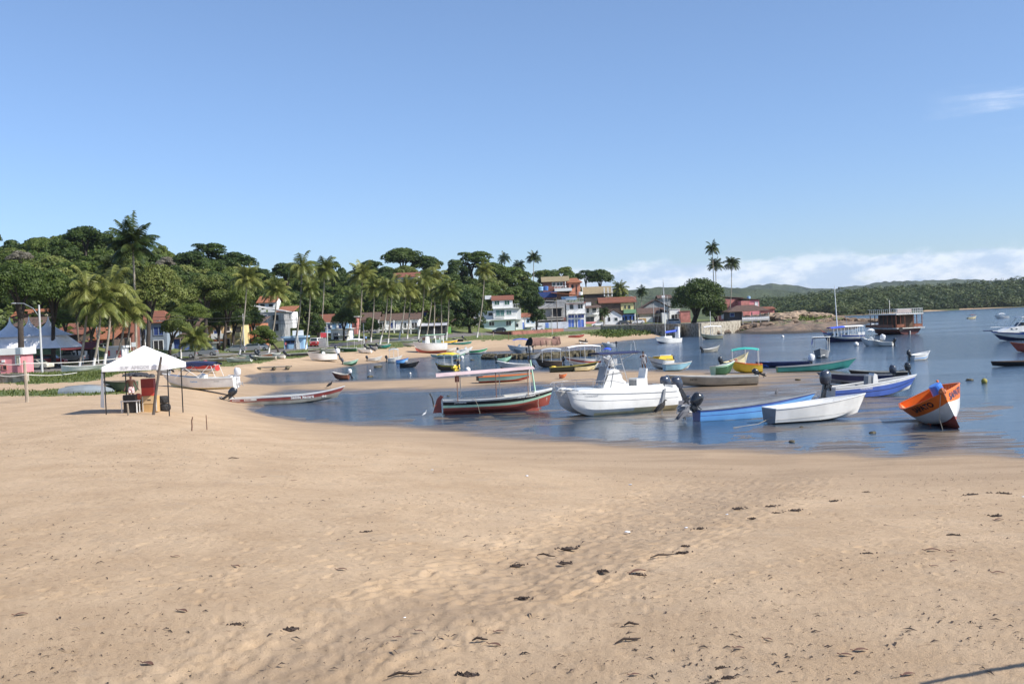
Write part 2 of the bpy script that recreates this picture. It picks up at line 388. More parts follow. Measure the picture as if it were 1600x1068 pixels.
cls = np.zeros(len(cx), int); cls[grass] = 1; cls[road] = 2; cls[hill] = 3; cls[farw] = 3; cls[rocky] = 4

def geo_mat(name): 
    m = bpy.data.materials.new(name); m.use_nodes = True; t = m.node_tree
    return m, t, t.nodes['Principled BSDF'], N(t, 'ShaderNodeNewGeometry').outputs['Position']
m_sand, t, b, pos = geo_mat('sand')
sp = N(t, 'ShaderNodeSeparateXYZ'); t.links.new(pos, sp.inputs[0])
zz = mth(t, 'ADD', sp.outputs[2], mth(t, 'MULTIPLY', mth(t, 'SUBTRACT', noise(t, pos, .35, 5, .6, .6, 1.3, 1), .5), .16))
wet = ramp(t, zz, 0.035, 0.17, 1.0, 0.0)
mid = ramp(t, zz, 0.25, 0.9, 1.0, 0.0)
dryc = mixc(t, ramp(t, noise(t, pos, .5, 6, .65), .3, .7), (0.465, 0.325, 0.196), (0.56, 0.405, 0.255))
dryc = mixc(t, ramp(t, noise(t, pos, 7, 5, .7, 1, 1, 1, 4), .56, .72), dryc, (0.33, 0.225, 0.135))
dryc = mixc(t, mth(t, 'MULTIPLY', ramp(t, noise(t, pos, 1.3, 6, .7, 1, 1, 1, 14), .52, .70), .45), dryc, (0.42, 0.32, 0.22))
grain = ramp(t, noise(t, pos, 16, 6, .85), .60, .68)
dryc = mixc(t, mth(t, 'MULTIPLY', grain, .22), dryc, (0.16, 0.11, 0.08))
damp = mixc(t, ramp(t, noise(t, pos, .4, 4, .6, .5, 1.6, 1, 2), .35, .65), (0.37, 0.26, 0.16), (0.44, 0.315, 0.20))
dark = mixc(t, ramp(t, noise(t, pos, .8, 6, .65, .35, 1.8, 1, 7), .35, .65), (0.095, 0.076, 0.058), (0.195, 0.152, 0.110))
da = N(t, 'ShaderNodeAttribute', attribute_name='damp').outputs['Fac']; dm = ramp(t, mth(t, 'ADD', da, mth(t, 'MULTIPLY', mth(t, 'SUBTRACT', noise(t, pos, 1.2, 5, .7, 1, 1, 1, 31), .5), .9)), .25, .9)
dryc = mixc(t, mth(t, 'MULTIPLY', dm, .42), dryc, (0.285, 0.205, 0.135))
c = mixc(t, mid, dryc, damp); c = mixc(t, wet, c, dark)
t.links.new(c, b.inputs['Base Color'])
puddle = mth(t, 'MULTIPLY', ramp(t, zz, 0.06, 0.16, 1.0, 0.0), ramp(t, noise(t, pos, 1.1, 6, .6, .3, 2.2, 1, 17), .45, .6))
r_ = mth(t, 'SUBTRACT', mth(t, 'SUBTRACT', 0.9, mth(t, 'MULTIPLY', wet, 0.42)), mth(t, 'MULTIPLY', puddle, .36))
t.links.new(r_, b.inputs['Roughness'])
b.inputs['Specular IOR Level'].default_value = .4
bn = N(t, 'ShaderNodeBump'); bn.inputs['Distance'].default_value = .03
t.links.new(mth(t, 'SUBTRACT', 1.0, mth(t, 'MULTIPLY', wet, .7)), bn.inputs['Strength'])
hh = mth(t, 'ADD', mth(t, 'MULTIPLY', noise(t, pos, 5.5, 8, .78), 1.25), mth(t, 'MULTIPLY', noise(t, pos, 30, 5, .8), .7))
t.links.new(hh, bn.inputs['Height']); t.links.new(bn.outputs[0], b.inputs['Normal'])
m_turf, t, b, pos = geo_mat('turf')
g = mixc(t, ramp(t, noise(t, pos, .5, 5, .65), .35, .65), (0.085, 0.13, 0.025), (0.16, 0.17, 0.05))
g = mixc(t, ramp(t, noise(t, pos, 2.2, 5, .7, 1, 1, 1, 3), .58, .72), g, (0.33, 0.26, 0.15))
t.links.new(g, b.inputs['Base Color']); b.inputs['Roughness'].default_value = .95
bn = N(t, 'ShaderNodeBump'); bn.inputs['Distance'].default_value = .12; t.links.new(noise(t, pos, 5, 5, .7), bn.inputs['Height']); t.links.new(bn.outputs[0], b.inputs['Normal'])
m_road = pm('road_surface', (0.17, 0.155, 0.14), .9, .2, .4, .3, 6, ob=False)
m_hill, t, b, pos = geo_mat('hill_ground')
g = mixc(t, ramp(t, noise(t, pos, .09, 6, .65), .35, .65), (0.035, 0.06, 0.015), (0.10, 0.12, 0.035))
g = mixc(t, ramp(t, noise(t, pos, .16, 4, .6, 1, 1, 1, 8), .62, .70), g, (0.22, 0.17, 0.08))
t.links.new(g, b.inputs['Base Color']); b.inputs['Roughness'].default_value = .95
bn = N(t, 'ShaderNodeBump'); bn.inputs['Distance'].default_value = .6; t.links.new(noise(t, pos, .8, 6, .7), bn.inputs['Height']); t.links.new(bn.outputs[0], b.inputs['Normal'])
m_rock, t, b, pos = geo_mat('shore_rock')
g = mixc(t, ramp(t, noise(t, pos, .35, 6, .7, 1, .4, 2), .4, .6), (0.26, 0.18, 0.12), (0.14, 0.105, 0.075))
sp = N(t, 'ShaderNodeSeparateXYZ'); t.links.new(pos, sp.inputs[0])
g = mixc(t, ramp(t, sp.outputs[2], 0.2, .8, 1, 0), g, (0.055, 0.043, 0.03))
g = mixc(t, mth(t, 'MULTIPLY', ramp(t, noise(t, pos, .12, 3, .5, 1, 1, 1, 5), .48, .6), ramp(t, sp.outputs[2], 1.5, 2.2)), g, (0.12, 0.15, 0.04))
t.links.new(g, b.inputs['Base Color']); b.inputs['Roughness'].default_value = .9
bn = N(t, 'ShaderNodeBump'); bn.inputs['Distance'].default_value = .5; t.links.new(noise(t, pos, .9, 7, .7, 1, .5, 1.5), bn.inputs['Height']); t.links.new(bn.outputs[0], b.inputs['Normal'])
V_all = np.stack([GX, GY, GZ], -1).reshape(-1, 3)
for k, nm, mm in ((0, 'sand_beach', m_sand), (1, 'turf_bank', m_turf), (2, 'road', m_road), (3, 'hillside', m_hill), (4, 'rocky_point', m_rock)):
    q = quads[cls == k]; used, inv = np.unique(q, return_inverse=True)
    o = npmesh(nm, V_all[used], inv.reshape(-1, 4), mm, smooth=True); o['kind'] = 'structure'
    if k == 0: at_ = o.data.attributes.new('damp', 'FLOAT', 'POINT'); at_.data.foreach_set('value', DAMP.ravel()[used].astype(np.float32))
# water
m_water, t, b, pos = geo_mat('water')
sp = N(t, 'ShaderNodeSeparateXYZ'); t.links.new(pos, sp.inputs[0])
b.inputs['Base Color'].default_value = (0.032, 0.056, 0.088, 1)
b.inputs['IOR'].default_value = 1.33; b.inputs['Roughness'].default_value = .12
farf = ramp(t, sp.outputs[1], 40, 140)
w1 = noise(t, pos, 1.5, 4, .6, .55, 1.0, 1); w2 = noise(t, pos, .45, 3, .5, .6, 1.4, 1, 5); w3 = noise(t, pos, 5.5, 4, .65, .45, 1, 1, 9)
calm = ramp(t, noise(t, pos, .035, 4, .55, .35, 1.6, 1, 21), .42, .60)
hgt_ = mth(t, 'ADD', mth(t, 'ADD', mth(t, 'MULTIPLY', w1, .6), mth(t, 'MULTIPLY', w2, 1.0)), mth(t, 'MULTIPLY', w3, .34))
bn = N(t, 'ShaderNodeBump'); bn.inputs['Distance'].default_value = .55
st = mth(t, 'ADD', .09, mth(t, 'MULTIPLY', farf, mth(t, 'ADD', .22, mth(t, 'MULTIPLY', calm, .42))))
t.links.new(st, bn.inputs['Strength']); t.links.new(hgt_, bn.inputs['Height']); t.links.new(bn.outputs[0], b.inputs['Normal'])
wx = [-9000, -300, 0, 300, 9000]; wy = [30, 60, 120, 400, 9000]
WV = [(x, y, 0.0) for y in wy for x in wx]; WF = [(j * 5 + i, j * 5 + i + 1, j * 5 + i + 6, j * 5 + i + 5) for j in range(4) for i in range(4)]
wo_ = npmesh('water', WV, WF, m_water); wo_['kind'] = 'structure'
# ------------------------------------------------------------------ paints
def P(name, col, rough=.45, var=.1, **k): return pm(name, col, rough, var, k.pop('vs', 1.2), **k)
white = P('white_gelcoat', (.78, .77, .73), .3, .11, coat=.3, vs=.9)
dirtyw = P('weathered_white', (.66, .64, .58), .5, .14)
cream = P('stained_gelcoat', (.72, .62, .36), .45, .16)
maroon = P('maroon_paint', (.26, .055, .045), .45, .2)
silver = P('bare_aluminium', (.42, .39, .32), .4, .22, metal=.35)
black = P('black_paint', (.018, .018, .02), .4, .2)
navy = P('navy_paint', (.025, .032, .09), .35, .2)
blue = P('mid_blue_paint', (.07, .13, .42), .4, .12)
ltblue = P('light_blue_paint', (.16, .42, .80), .42, .07)
tarpb = P('blue_tarp', (.05, .11, .62), .6, .15)
teal = P('teal_paint', (.04, .24, .21), .5, .15)
tealtarp = P('teal_tarp', (.05, .42, .36), .7, .1)
mint = P('mint_paint', (.44, .68, .50), .5, .06)
redb = P('antifoul_red', (.36, .085, .06), .6, .2)
orange = P('orange_paint', (.80, .17, .02), .45, .12)
orang_in = P('orange_brown_wood', (.42, .13, .05), .6, .25)
yellow = P('yellow_paint', (.78, .55, .05), .5, .12)
green = P('dark_green_paint', (.03, .10, .045), .5, .2)
ltgreen = P('pale_green_paint', (.35, .58, .42), .5, .1)
woodd = P('dark_wood', (.10, .06, .035), .7, .3, bump=.4)
woodb = P('brown_wood', (.24, .085, .04), .5, .3)
woodl = P('grey_wood', (.30, .25, .19), .85, .25, bump=.5)
steel = P('stainless_tube', (.62, .62, .62), .3, .1, metal=.7)
whitem = P('white_tube', (.78, .78, .76), .4, .04)
greyp = P('grey_paint', (.25, .26, .27), .5, .15)
rub = P('rubber', (.025, .025, .026), .8, .3)
navyc = P('navy_canvas', (.02, .03, .09), .8, .15)
pinkc = P('faded_pink_canvas', (.62, .47, .45), .8, .12)
greyc = P('grey_canvas', (.42, .45, .48), .8, .1)
yelc = P('yellow_canvas', (.85, .62, .03), .75, .08)
whitec = P('white_canvas', (.86, .86, .86), .8, .03)
glass = P('dark_glass', (.03, .045, .05), .08, .2)
motor_b = P('black_cowling', (.02, .022, .026), .25, .2, coat=.5)
motor_g = P('blue_grey_cowling', (.035, .042, .06), .25, .2, coat=.6)
motor_w = P('white_cowling', (.75, .75, .75), .3, .05, coat=.4)
rope_m = P('rope', (.35, .31, .24), .9, .2)
rust = pm('rusty_timber', (.20, .11, .085), .9, .3, .5, bump=.7, bs=3, col2=(.33, .22, .15), thr=(.45, .6))
buoyw = P('buoy_white', (.8, .78, .74), .5, .05)

class Hull:
    def __init__(s, L, B, D, rise=.35, rake=.5, ws=.8, tm=.5, p=2.2, cb=.78, dead=.12, chine=.32, keelup=.35, tk=.62, th=.05, floor=.22, srise=.0, power=3):
        s.__dict__.update(locals())
    def zs(s, t): return s.D + s.rise * t ** s.power + s.srise * (1 - t) ** 3
    def zk(s, t): return s.keelup * s.D * max(0, (t - s.tk) / (1 - s.tk)) ** 2.4
    def w(s, t):
        if t < s.tm: f = s.ws + (1 - s.ws) * math.sin(PI / 2 * t / s.tm)
        else: f = max(0.0, 1 - ((t - s.tm) / (1 - s.tm)) ** s.p)
        return s.B / 2 * f
    def pt(s, t, q, inset=0.0):
        zk, zs, w = s.zk(t), s.zs(t), max(s.w(t) - inset, 0.0)
        bowf = max(0, (t - s.tm) / (1 - s.tm)); cb = s.cb * (1 - .45 * bowf ** 2)
        zc = zk + (s.dead + .55 * bowf ** 2 * s.D * .5) * (1 - 0) ; zc = min(zc, zk + (zs - zk) * .6)
        c = s.chine
        if q < c: y = w * cb * (q / c); z = zk + (zc - zk) * (q / c)
        else:
            r = (q - c) / (1 - c); y = w * (cb + (1 - cb) * (r ** .8)); z = zc + (zs - zc) * r
        x = -s.L / 2 + t * (s.L - s.rake) + s.rake * t ** 2.5 * ((z) / (s.D + s.rise))
        return x, y, z
    def side(s, x, z):
        lo_, hi_ = 0.0, 1.0
        for _ in range(22):
            t = (lo_ + hi_) / 2
            q0, q1 = s.chine, 1.0
            for __ in range(14):
                q = (q0 + q1) / 2
                if s.pt(t, q)[2] < z: q0 = q
                else: q1 = q
            if s.pt(t, q)[0] < x: lo_ = t
            else: hi_ = t
        return s.pt(t, q)[1]
    def build(s, parent, bands, inside=None, rim=None, nt=22, nq=12, deck=0.0, deckm=None, transom=None, open_stern=False, bump=None, floor_m=None):
        ts = [i / nt for i in range(nt + 1)]; ts = [1 - (1 - t) ** 1.25 for t in ts]
        qs = sorted(set([s.chine * k / 3 for k in range(4)] + [s.chine + (1 - s.chine) * k / (nq - 3) for k in range(nq - 2)] + [b[0] for b in bands[:-1]]))
        mb = MB()
        def bm(q):
            for lim, m in bands:
                if q <= lim + 1e-6: return m
            return bands[-1][1]
        for sd in (1, -1):
            for i in range(nt):
                for j in range(len(qs) - 1):
                    m = bm((qs[j] + qs[j + 1]) / 2); mb.mat(m)
                    a = [s.pt(ts[i], qs[j]), s.pt(ts[i + 1], qs[j]), s.pt(ts[i + 1], qs[j + 1]), s.pt(ts[i], qs[j + 1])]
                    a = [(x, y * sd, z) for x, y, z in a]
                    if sd < 0: a = a[::-1]
                    mb.quad(*[a[3], a[2], a[1], a[0]])
        mb.mat(transom or bands[-1][1])
        tr = [s.pt(0, q) for q in qs]
        mb.quad(*([(x, y, z) for x, y, z in tr] + [(x, -y, z) for x, y, z in tr[::-1] if y > 0]))
        hull = mb.build('hull', None, parent, smooth=False)
        # merge so smooth shading works along the strakes
        import bmesh
        b = bmesh.new(); b.from_mesh(hull.data); bmesh.ops.remove_doubles(b, verts=b.verts, dist=.002)
        bmesh.ops.recalc_face_normals(b, faces=b.faces)
        for f in b.faces: f.smooth = True
        for e in b.edges:
            if len(e.link_faces) == 2 and e.calc_face_angle(0) > .5: e.smooth = False
        b.to_mesh(hull.data); b.free()
        inside = inside or bands[-1][1]; rim = rim or inside
        mb = MB().mat(inside); th = s.th
        n2 = int(nt * .96)
        for sd in (1, -1):
            for i in range(n2):
                r = []
                for t in (ts[i], ts[i + 1]):
                    x, y, z = s.pt(t, 1.0, th); zf = max(s.floor, s.zk(t) + .08)
                    zf = min(zf, z - .05); qa, qb = 0.0, 1.0
                    for _ in range(18):
                        qm = (qa + qb) / 2
                        if s.pt(t, qm)[2] < zf: qa = qm
                        else: qb = qm
                    xf, yf, _z = s.pt(t, qm, th); yf = max(yf - .03, 0)
                    r.append([(x, y * sd, z - .004), (xf, yf * sd, zf), (xf, 0, zf)])
                mb.mat(inside); mb.quad(r[0][0], r[0][1], r[1][1], r[1][0])
                mb.mat(floor_m or inside); mb.quad(r[0][1], r[0][2], r[1][2], r[1][1])
        mb.mat(inside); x, y, z = s.pt(0, 1, th); x += th
        mb.quad((x, y, z), (x, -y, z), (x, -y * .7, s.floor), (x, y * .7, s.floor))
        mb.build('interior', None, parent)
        mb = MB()
        for sd in (1, -1):
            prev = None
            for t in ts:
                x, y, z = s.pt(t, 1.0); xi, yi, _ = s.pt(t, 1.0, th * 1.3)
                ring = [(x, (y + .02) * sd, z - .03), (x, (y + .02) * sd, z + .022), (x, yi * sd, z + .022), (x, yi * sd, z - .03)]
                if prev is not None:
                    for k in range(4): mb.quad(prev[k], ring[k], ring[(k + 1) % 4], prev[(k + 1) % 4])
                prev = ring
        x, y, z = s.pt(0, 1.0); mb.box(x - .01, x + th * 1.2, -y, y, z - .03, z + .02)
        mb.build('gunwale', rim, parent)
        if deck:
            mb = MB(); prev = None
            for t in [t for t in ts if t >= 1 - deck]:
                x, y, z = s.pt(t, 1.0, th * .6)
                if prev: mb.quad(prev[0], (x, y, z + .005), (x, 0, z + .06), prev[2]); mb.quad(prev[2], (x, 0, z + .06), (x, -y, z + .005), prev[1])
                else: mb.quad((x, y, z), (x, -y, z), (x, -y * .9, z - .3), (x, y * .9, z - .3))
                prev = ((x, y, z + .005), (x, -y, z + .005), (x, 0, z + .06))
            mb.build('foredeck', deckm or rim, parent)
        return hull
    def seats(s, parent, ts, m, h=.12):
        for t in ts:
            x, y, z = s.pt(t, .8, s.th); MB().box(x - .13, x + .13, -y, y, z - .05, z).build('seat', m, parent)

def glyphs(txt, size, extr=0.0, bold=0.0, shear=0.0, spacing=1.0):
    cu = bpy.data.curves.new('lettering', 'FONT'); cu.body = txt; cu.size = size; cu.extrude = extr; cu.offset = bold; cu.shear = shear; cu.space_character = spacing; cu.resolution_u = 2
    o = bpy.data.objects.new('tmp', cu); COL.objects.link(o); dg = bpy.context.evaluated_depsgraph_get(); dg.update()
    me = bpy.data.meshes.new_from_object(o.evaluated_get(dg)); bpy.data.objects.remove(o); bpy.data.curves.remove(cu)
    return me
def hull_text(h, parent, txt, x0, z0, size, m, side=-1, dirx=1, slope=0.0, bold=.006, spacing=1.0, name='lettering', rise_f=None):
    me = glyphs(txt, size, 0, bold, 0, spacing)
    for v in me.vertices:
        x = x0 + dirx * v.co.x; z = z0 + v.co.y + slope * (v.co.x)
        y = h.side(x, z) + .012; v.co = (x, side * y, z)
    me.name = name; me.materials.clear(); me.materials.append(m)
    o = bpy.data.objects.new(name, me); COL.objects.link(o); o.parent = parent; return o
def flat_text(parent, txt, size, m, mat4, name='lettering', bold=.004, spacing=1.0):
    me = glyphs(txt, size, .002, bold, 0, spacing); me.transform(mat4); me.name = name; me.materials.clear(); me.materials.append(m)
    o = bpy.data.objects.new(name, me); COL.objects.link(o); o.parent = parent; return o

def outboard(parent, x, z, s=1.0, m=None, tilt=0.0, y=0.0, leg=None, steer=0.0):
    """cowling, leg and propeller; x is the transom, tilt lifts the leg aft"""
    m = m or motor_b; leg = leg or motor_b
    T = Matrix.Translation((x, y, z)) @ Matrix.Rotation(steer, 4, 'Z') @ Matrix.Rotation(tilt, 4, 'Y') @ Matrix.Scale(s, 4)
    a = MB(); a.T = T
    pr = [(-.42, .02, .13), (-.44, .18, .19), (-.42, .34, .20), (-.32, .46, .18), (-.20, .50, .12)]
    n = 10; vs = []
    for k, (cx_, zz_, r) in enumerate([(-.20, .0, .12), (-.20, .08, .165), (-.22, .25, .185), (-.25, .42, .18), (-.27, .54, .13), (-.28, .58, .06)]):
        for q in range(n):
            an = 2 * PI * q / n; vs.append((cx_ + r * 1.42 * math.cos(an), r * .95 * math.sin(an), zz_ + .05 * math.cos(an) * (k / 5)))
    fs = [(i * n + q, i * n + (q + 1) % n, (i + 1) * n + (q + 1) % n, (i + 1) * n + q) for i in range(5) for q in range(n)]
    fs += [tuple(range(n))[::-1], tuple(range(5 * n, 6 * n))]
    a.add(vs, fs)
    o = a.build('outboard_motor', m, parent, smooth=True)
    b = MB(); b.T = T
    b.obox((-.20, 0, -.28), .17, .10, .62); b.obox((-.10, 0, -.05), .20, .2, .18); b.obox((-.24, 0, -.50), .34, .22, .02)
    b.tube([(.02, 0, -.62), (-.12, 0, -.63), (-.36, 0, -.62), (-.42, 0, -.62)], [.02, .055, .05, .03], 8); b.prism([(-.12, -.6), (-.26, -.6), (-.22, -.82), (-.16, -.84)], -.012, .012)
    b.obox((.02, 0, -.08), .08, .22, .26); b.tube([(-.05, 0, .1), (.30, 0, .16), (.48, 0, .17)], [.03, .022, .028], 5)
    b.build('gearcase', leg, o)
    c = MB(); c.T = T
    for k in range(3):
        an = 2 * PI * k / 3; c.obox((-.43, .09 * math.cos(an), -.62 + .09 * math.sin(an)), .02, .16, .08, 0, an, .5)
    c.build('propeller', steel if m is not motor_w else greyp, o)
    return o
def canopy(parent, x0, x1, w, z0, z1, m, frame=None, arch=.15, posts=None, base_z=None, thick=.02, sag=0.0, fr=.018, name='canopy', n=6):
    """arched canvas from x0 to x1 over posts standing at base_z"""
    frame = frame or steel; a = MB(); rows = []
    for i in range(5):
        t = i / 4; x = x0 + (x1 - x0) * t; z = z0 + (z1 - z0) * t - sag * (1 - (2 * t - 1) ** 2) * -1 * 0
        e = -sag * ((2 * t - 1) ** 2)
        rows.append([(x, w / 2 * math.sin(PI * (k / n - .5)), z + e + arch * math.cos(PI * (k / n - .5))) for k in range(n + 1)])
    for i in range(4):
        for k in range(n):
            A, B, C_, D_ = rows[i][k], rows[i + 1][k], rows[i + 1][k + 1], rows[i][k + 1]
            a.quad(A, B, C_, D_); a.quad(*[(p[0], p[1] * .99, p[2] - thick) for p in (D_, C_, B, A)])
    for R_ in (rows[0], rows[-1]):
        for k in range(n): a.quad(R_[k], R_[k + 1], (R_[k + 1][0], R_[k + 1][1], R_[k + 1][2] - thick * 2), (R_[k][0], R_[k][1], R_[k][2] - thick * 2))
    o = a.build(name, m, parent, smooth=True)
    b = MB(); ps = posts if posts is not None else [x0 + .08, (x0 + x1) / 2, x1 - .08]
    for px_ in ps:
        t = (px_ - x0) / (x1 - x0) if x1 != x0 else 0; zt = z0 + (z1 - z0) * t
        for sd in (-1, 1):
            bz = base_z(px_) if callable(base_z) else (base_z or 0)
            b.tube([(px_, sd * w / 2 * .97, bz), (px_, sd * w / 2 * .97, zt)], fr, 5)
    b.build('canopy_frame', frame, parent)
    return o
def place(px0, px1, py, head, B, name, label, cat='boat', group=None, L=None, draft=0.0, heel=0.0, trim=0.0, z=None):
    pc = (px0 + px1) / 2; g = land(pc, py) if z is None else at(pc, py, z)
    s = F / g[1]; h = math.radians(head)
    if L is None: L = ((px1 - px0) / s - B * .8 * abs(math.sin(h))) / abs(math.cos(h))
    # the pixel marks the near waterline: push the centre back by half the footprint depth
    back = (abs(math.sin(h)) * L * .42 + abs(math.cos(h)) * B * .32)
    k = (g[1] + back) / g[1]
    x, y = g[0] * k, g[1] * k
    zz_ = max(hgt(x, y), 0) - draft
    r = empty(name, (x, y, zz_), h, label, cat, group, rx=heel, ry=trim)
    return r, L

def simple(px0, px1, py, head, B, D, label, bands, name='motorboat', cat='boat', inside=None, rim=None, L=None, draft=.0, heel=0.0, trim=0.0,
           motor=None, msc=1.0, mtilt=0.0, can=None, seats=(.3, .6), deck=.0, deckm=None, console=None, group=None, load=None, cabin=None, wind=None, **hk):
    r, L = place(px0, px1, py, head, B, name, label, cat, group, L, draft, heel, trim)
    hp = dict(rise=D * .55, rake=D * .8, floor=D * .3, th=.05); hp.update(hk)
    h = Hull(L, B, D, **hp)
    h.build(r, bands, inside or bands[-1][1], rim, nt=14, nq=9, deck=deck, deckm=deckm)
    if seats: h.seats(r, seats, inside or bands[-1][1])
    if motor: outboard(r, -L / 2 - .02, h.zs(0) + .02, msc * .8, motor, mtilt)
    if can:
        a, b_, hh_, cm = can[:4]; fm = can[4] if len(can) > 4 else steel
        canopy(r, -L / 2 + a * L, -L / 2 + b_ * L, B * .92, hh_, hh_ + (can[5] if len(can) > 5 else 0), cm, fm, arch=.16, sag=.16, base_z=lambda x: D * .9)
    if console:
        x = -L / 2 + console[0] * L; cm = console[1]
        MB().prism([(x - .3, D * .4), (x + .35, D * .4), (x + .22, D + .35), (x + .05, D + .55), (x - .25, D + .35)], -B * .2, B * .2).build('console', cm, r)
        MB().prism([(x - .85, D * .4), (x - .45, D * .4), (x - .45, D + .12), (x - .85, D + .12)], -B * .2, B * .2).build('helm_seat', cm, r)
    if cabin:
        a, b_, hh_, cm = cabin
        xa, xb = -L / 2 + a * L, -L / 2 + b_ * L; ww = B * .40
        MB().prism([(xa, D * .7), (xb, D * .9), (xb - .15, D + hh_ * .55), (xb - .45, D + hh_), (xa, D + hh_)], -ww, ww).build('cabin', cm, r)
        for sd in (-1, 1): MB().prism([(xa + .2, D + hh_ * .45), (xb - .55, D + hh_ * .5), (xb - .6, D + hh_ * .85), (xa + .2, D + hh_ * .85)], sd * (ww + .004), sd * (ww + .016)).build('window', glass, r)
    if wind:
        x = -L / 2 + wind * L
        MB().quad((x, -B * .36, D), (x, B * .36, D), (x - .35, B * .3, D + .42), (x - .35, -B * .3, D + .42)).quad((x - .02, -B * .36, D), (x - .37, -B * .3, D + .42), (x - .37, B * .3, D + .42), (x - .02, B * .36, D)).build('windscreen', glass, r)
    if load:
        for (t, yy, kind, cm) in load:
            x = -L / 2 + t * L
            q = MB()
            if kind == 'box': q.obox((x, yy, D * .3 + .25), .5, .4, .4, .3)
            elif kind == 'ball': q.ball((x, yy, D + .1), .2, .2, .2, 7, 5, .15)
            else: q.ball((x, yy, D * .35 + .15), .5, .35, .28, 9, 6, .25)
            q.build({'box': 'crate', 'ball': 'float', 'heap': 'net_heap'}[kind], cm, r)
    return r, h, L
# ------------------------------------------------------------------ the boats close by
# 1 maroon aluminium boat with the health service lettering
r, L = place(362, 541, 630.5, 5, 1.5, 'motorboat', 'long maroon and bare aluminium boat lettered Saúde Itacaré, black motor tilted up', 'boat', draft=.04)
h = Hull(L, 1.5, .62, rise=.55, rake=.9, ws=.9, power=6, tm=.45, p=2.4, cb=.86, dead=.05, floor=.1, keelup=.5)
h.build(r, [(.60, silver), (.90, maroon), (1, white)], silver, white)
h.seats(r, (.2, .4, .6), silver)
for sd in (-1, 1):
    q = MB()
    for i in range(26):
        a, b = -L / 2 + .1 + i * (L * .93) / 26, -L / 2 + .1 + (i + 1) * (L * .93) / 26
        for zz_ in (.34,):
            y1, y2 = h.side(a, zz_) + .012, h.side(b, zz_) + .012
            q.quad((a, sd * y1, zz_), (b, sd * y2, zz_), (b, sd * (y2 + .005), zz_ + .025), (a, sd * (y1 + .005), zz_ + .025))
    q.build('rub_rail', silver, r)
outboard(r, -L / 2 - .02, .72, 1.15, motor_b, 1.0)
hull_text(h, r, 'Saúde Itacaré', .25, .40, .30, white, -1, 1, bold=.012, spacing=1.05)
a = MB(); 
for (x0, x1, z0, z1) in ((-L / 2 + 1.05, -L / 2 + 2.0, .40, .58),):
    a.quad((x0, -(h.side(x0, z0) + .012), z0), (x1, -(h.side(x1, z0) + .012), z0), (x1, -(h.side(x1, z1) + .012), z1), (x0, -(h.side(x0, z1) + .012), z1))
xb = 3.35
for k in range(12):
    pass
a.build('number_plate', dirtyw, r)
hull_text(h, r, 'BA-0431', -L / 2 + 1.1, .43, .14, maroon, -1, 1, bold=.004)
hull_text(h, r, 'SECRETARIA', -L / 2 + .15, .42, .11, white, -1, 1, bold=.003)
a = MB(); x = .25 + 2.38
for sx in (0, .18):
    a.quad(*[(x + sx + .09 * math.cos(k * PI / 4), -(h.side(x + sx, .48) + .02), .48 + .09 * math.sin(k * PI / 4)) for k in range(8)])
a.build('emblem', dirtyw, r)

# 2 white launch with folded navy sun top
r, L = place(250, 374, 610, 174, 2.0, 'motorboat', 'white launch on dry sand with navy sun top on white tube frame', 'boat')
h = Hull(L, 2.0, .95, rise=.5, rake=1.1, ws=.88, tm=.4, cb=.80, dead=.16, floor=.4)
h.build(r, [(.36, cream), (1, white)], white, white, deck=.22)
hull_text(h, r, 'Carioca', .45, .68, .20, ltblue, 1, -1, bold=.003)
hull_text(h, r, '4210042', -1.6, .66, .13, greyp, 1, -1, bold=.001)
outboard(r, -L / 2 + .1, 1.02, 1.15, motor_w, .15, leg=motor_w)
q = MB()
for sd in (-1, 1):
    for a, b in (((1.7, .95), (-.4 + .95, 2.2)), ((-.35, .95), (1.25, 2.18)), ((-.25, .95), (-1.3, 2.1)), ((-1.75, .95), (-1.35, 2.12))):
        q.tube([(a[0], sd * .92, a[1] + .1), (b[0], sd * .9, b[1])], .024, 5)
q.build('canopy_frame', whitem, r)
a = MB(); n = 10; prof = []
for i in range(n + 1):
    t = i / n; x = 1.45 - 3.1 * t; prof.append((x, 2.2 + .13 * math.sin(PI * t) - .05 * t, 2.10 - .22 * abs(math.sin(t * 8)) * (1 - t * .6)))
for i in range(n):
    for sd in (-1, 1):
        x0, z0, w0 = prof[i]; x1, z1, w1 = prof[i + 1]
        a.quad((x0, 0, z0 + .1), (x1, 0, z1 + .1), (x1, sd * .93, z1), (x0, sd * .93, z0))
        a.quad((x0, sd * .93, z0), (x1, sd * .93, z1), (x1, sd * .95, min(w1, z1)), (x0, sd * .95, min(w0, z0)))
        a.quad((x0, sd * .9, min(w0, z0)), (x1, sd * .9, min(w1, z1)), (x1, sd * .88, z1 - .03), (x0, sd * .88, z0 - .03))
a.build('canopy', navyc, r, smooth=True)
MB().prism([(-.6, .5), (.1, .5), (.0, 1.2), (-.3, 1.35), (-.6, 1.2)], -.4, .4).build('console', white, r)
MB().obox((-L / 2 + .5, 0, .9), .5, 1.2, .35).build('stern_seat', white, r)

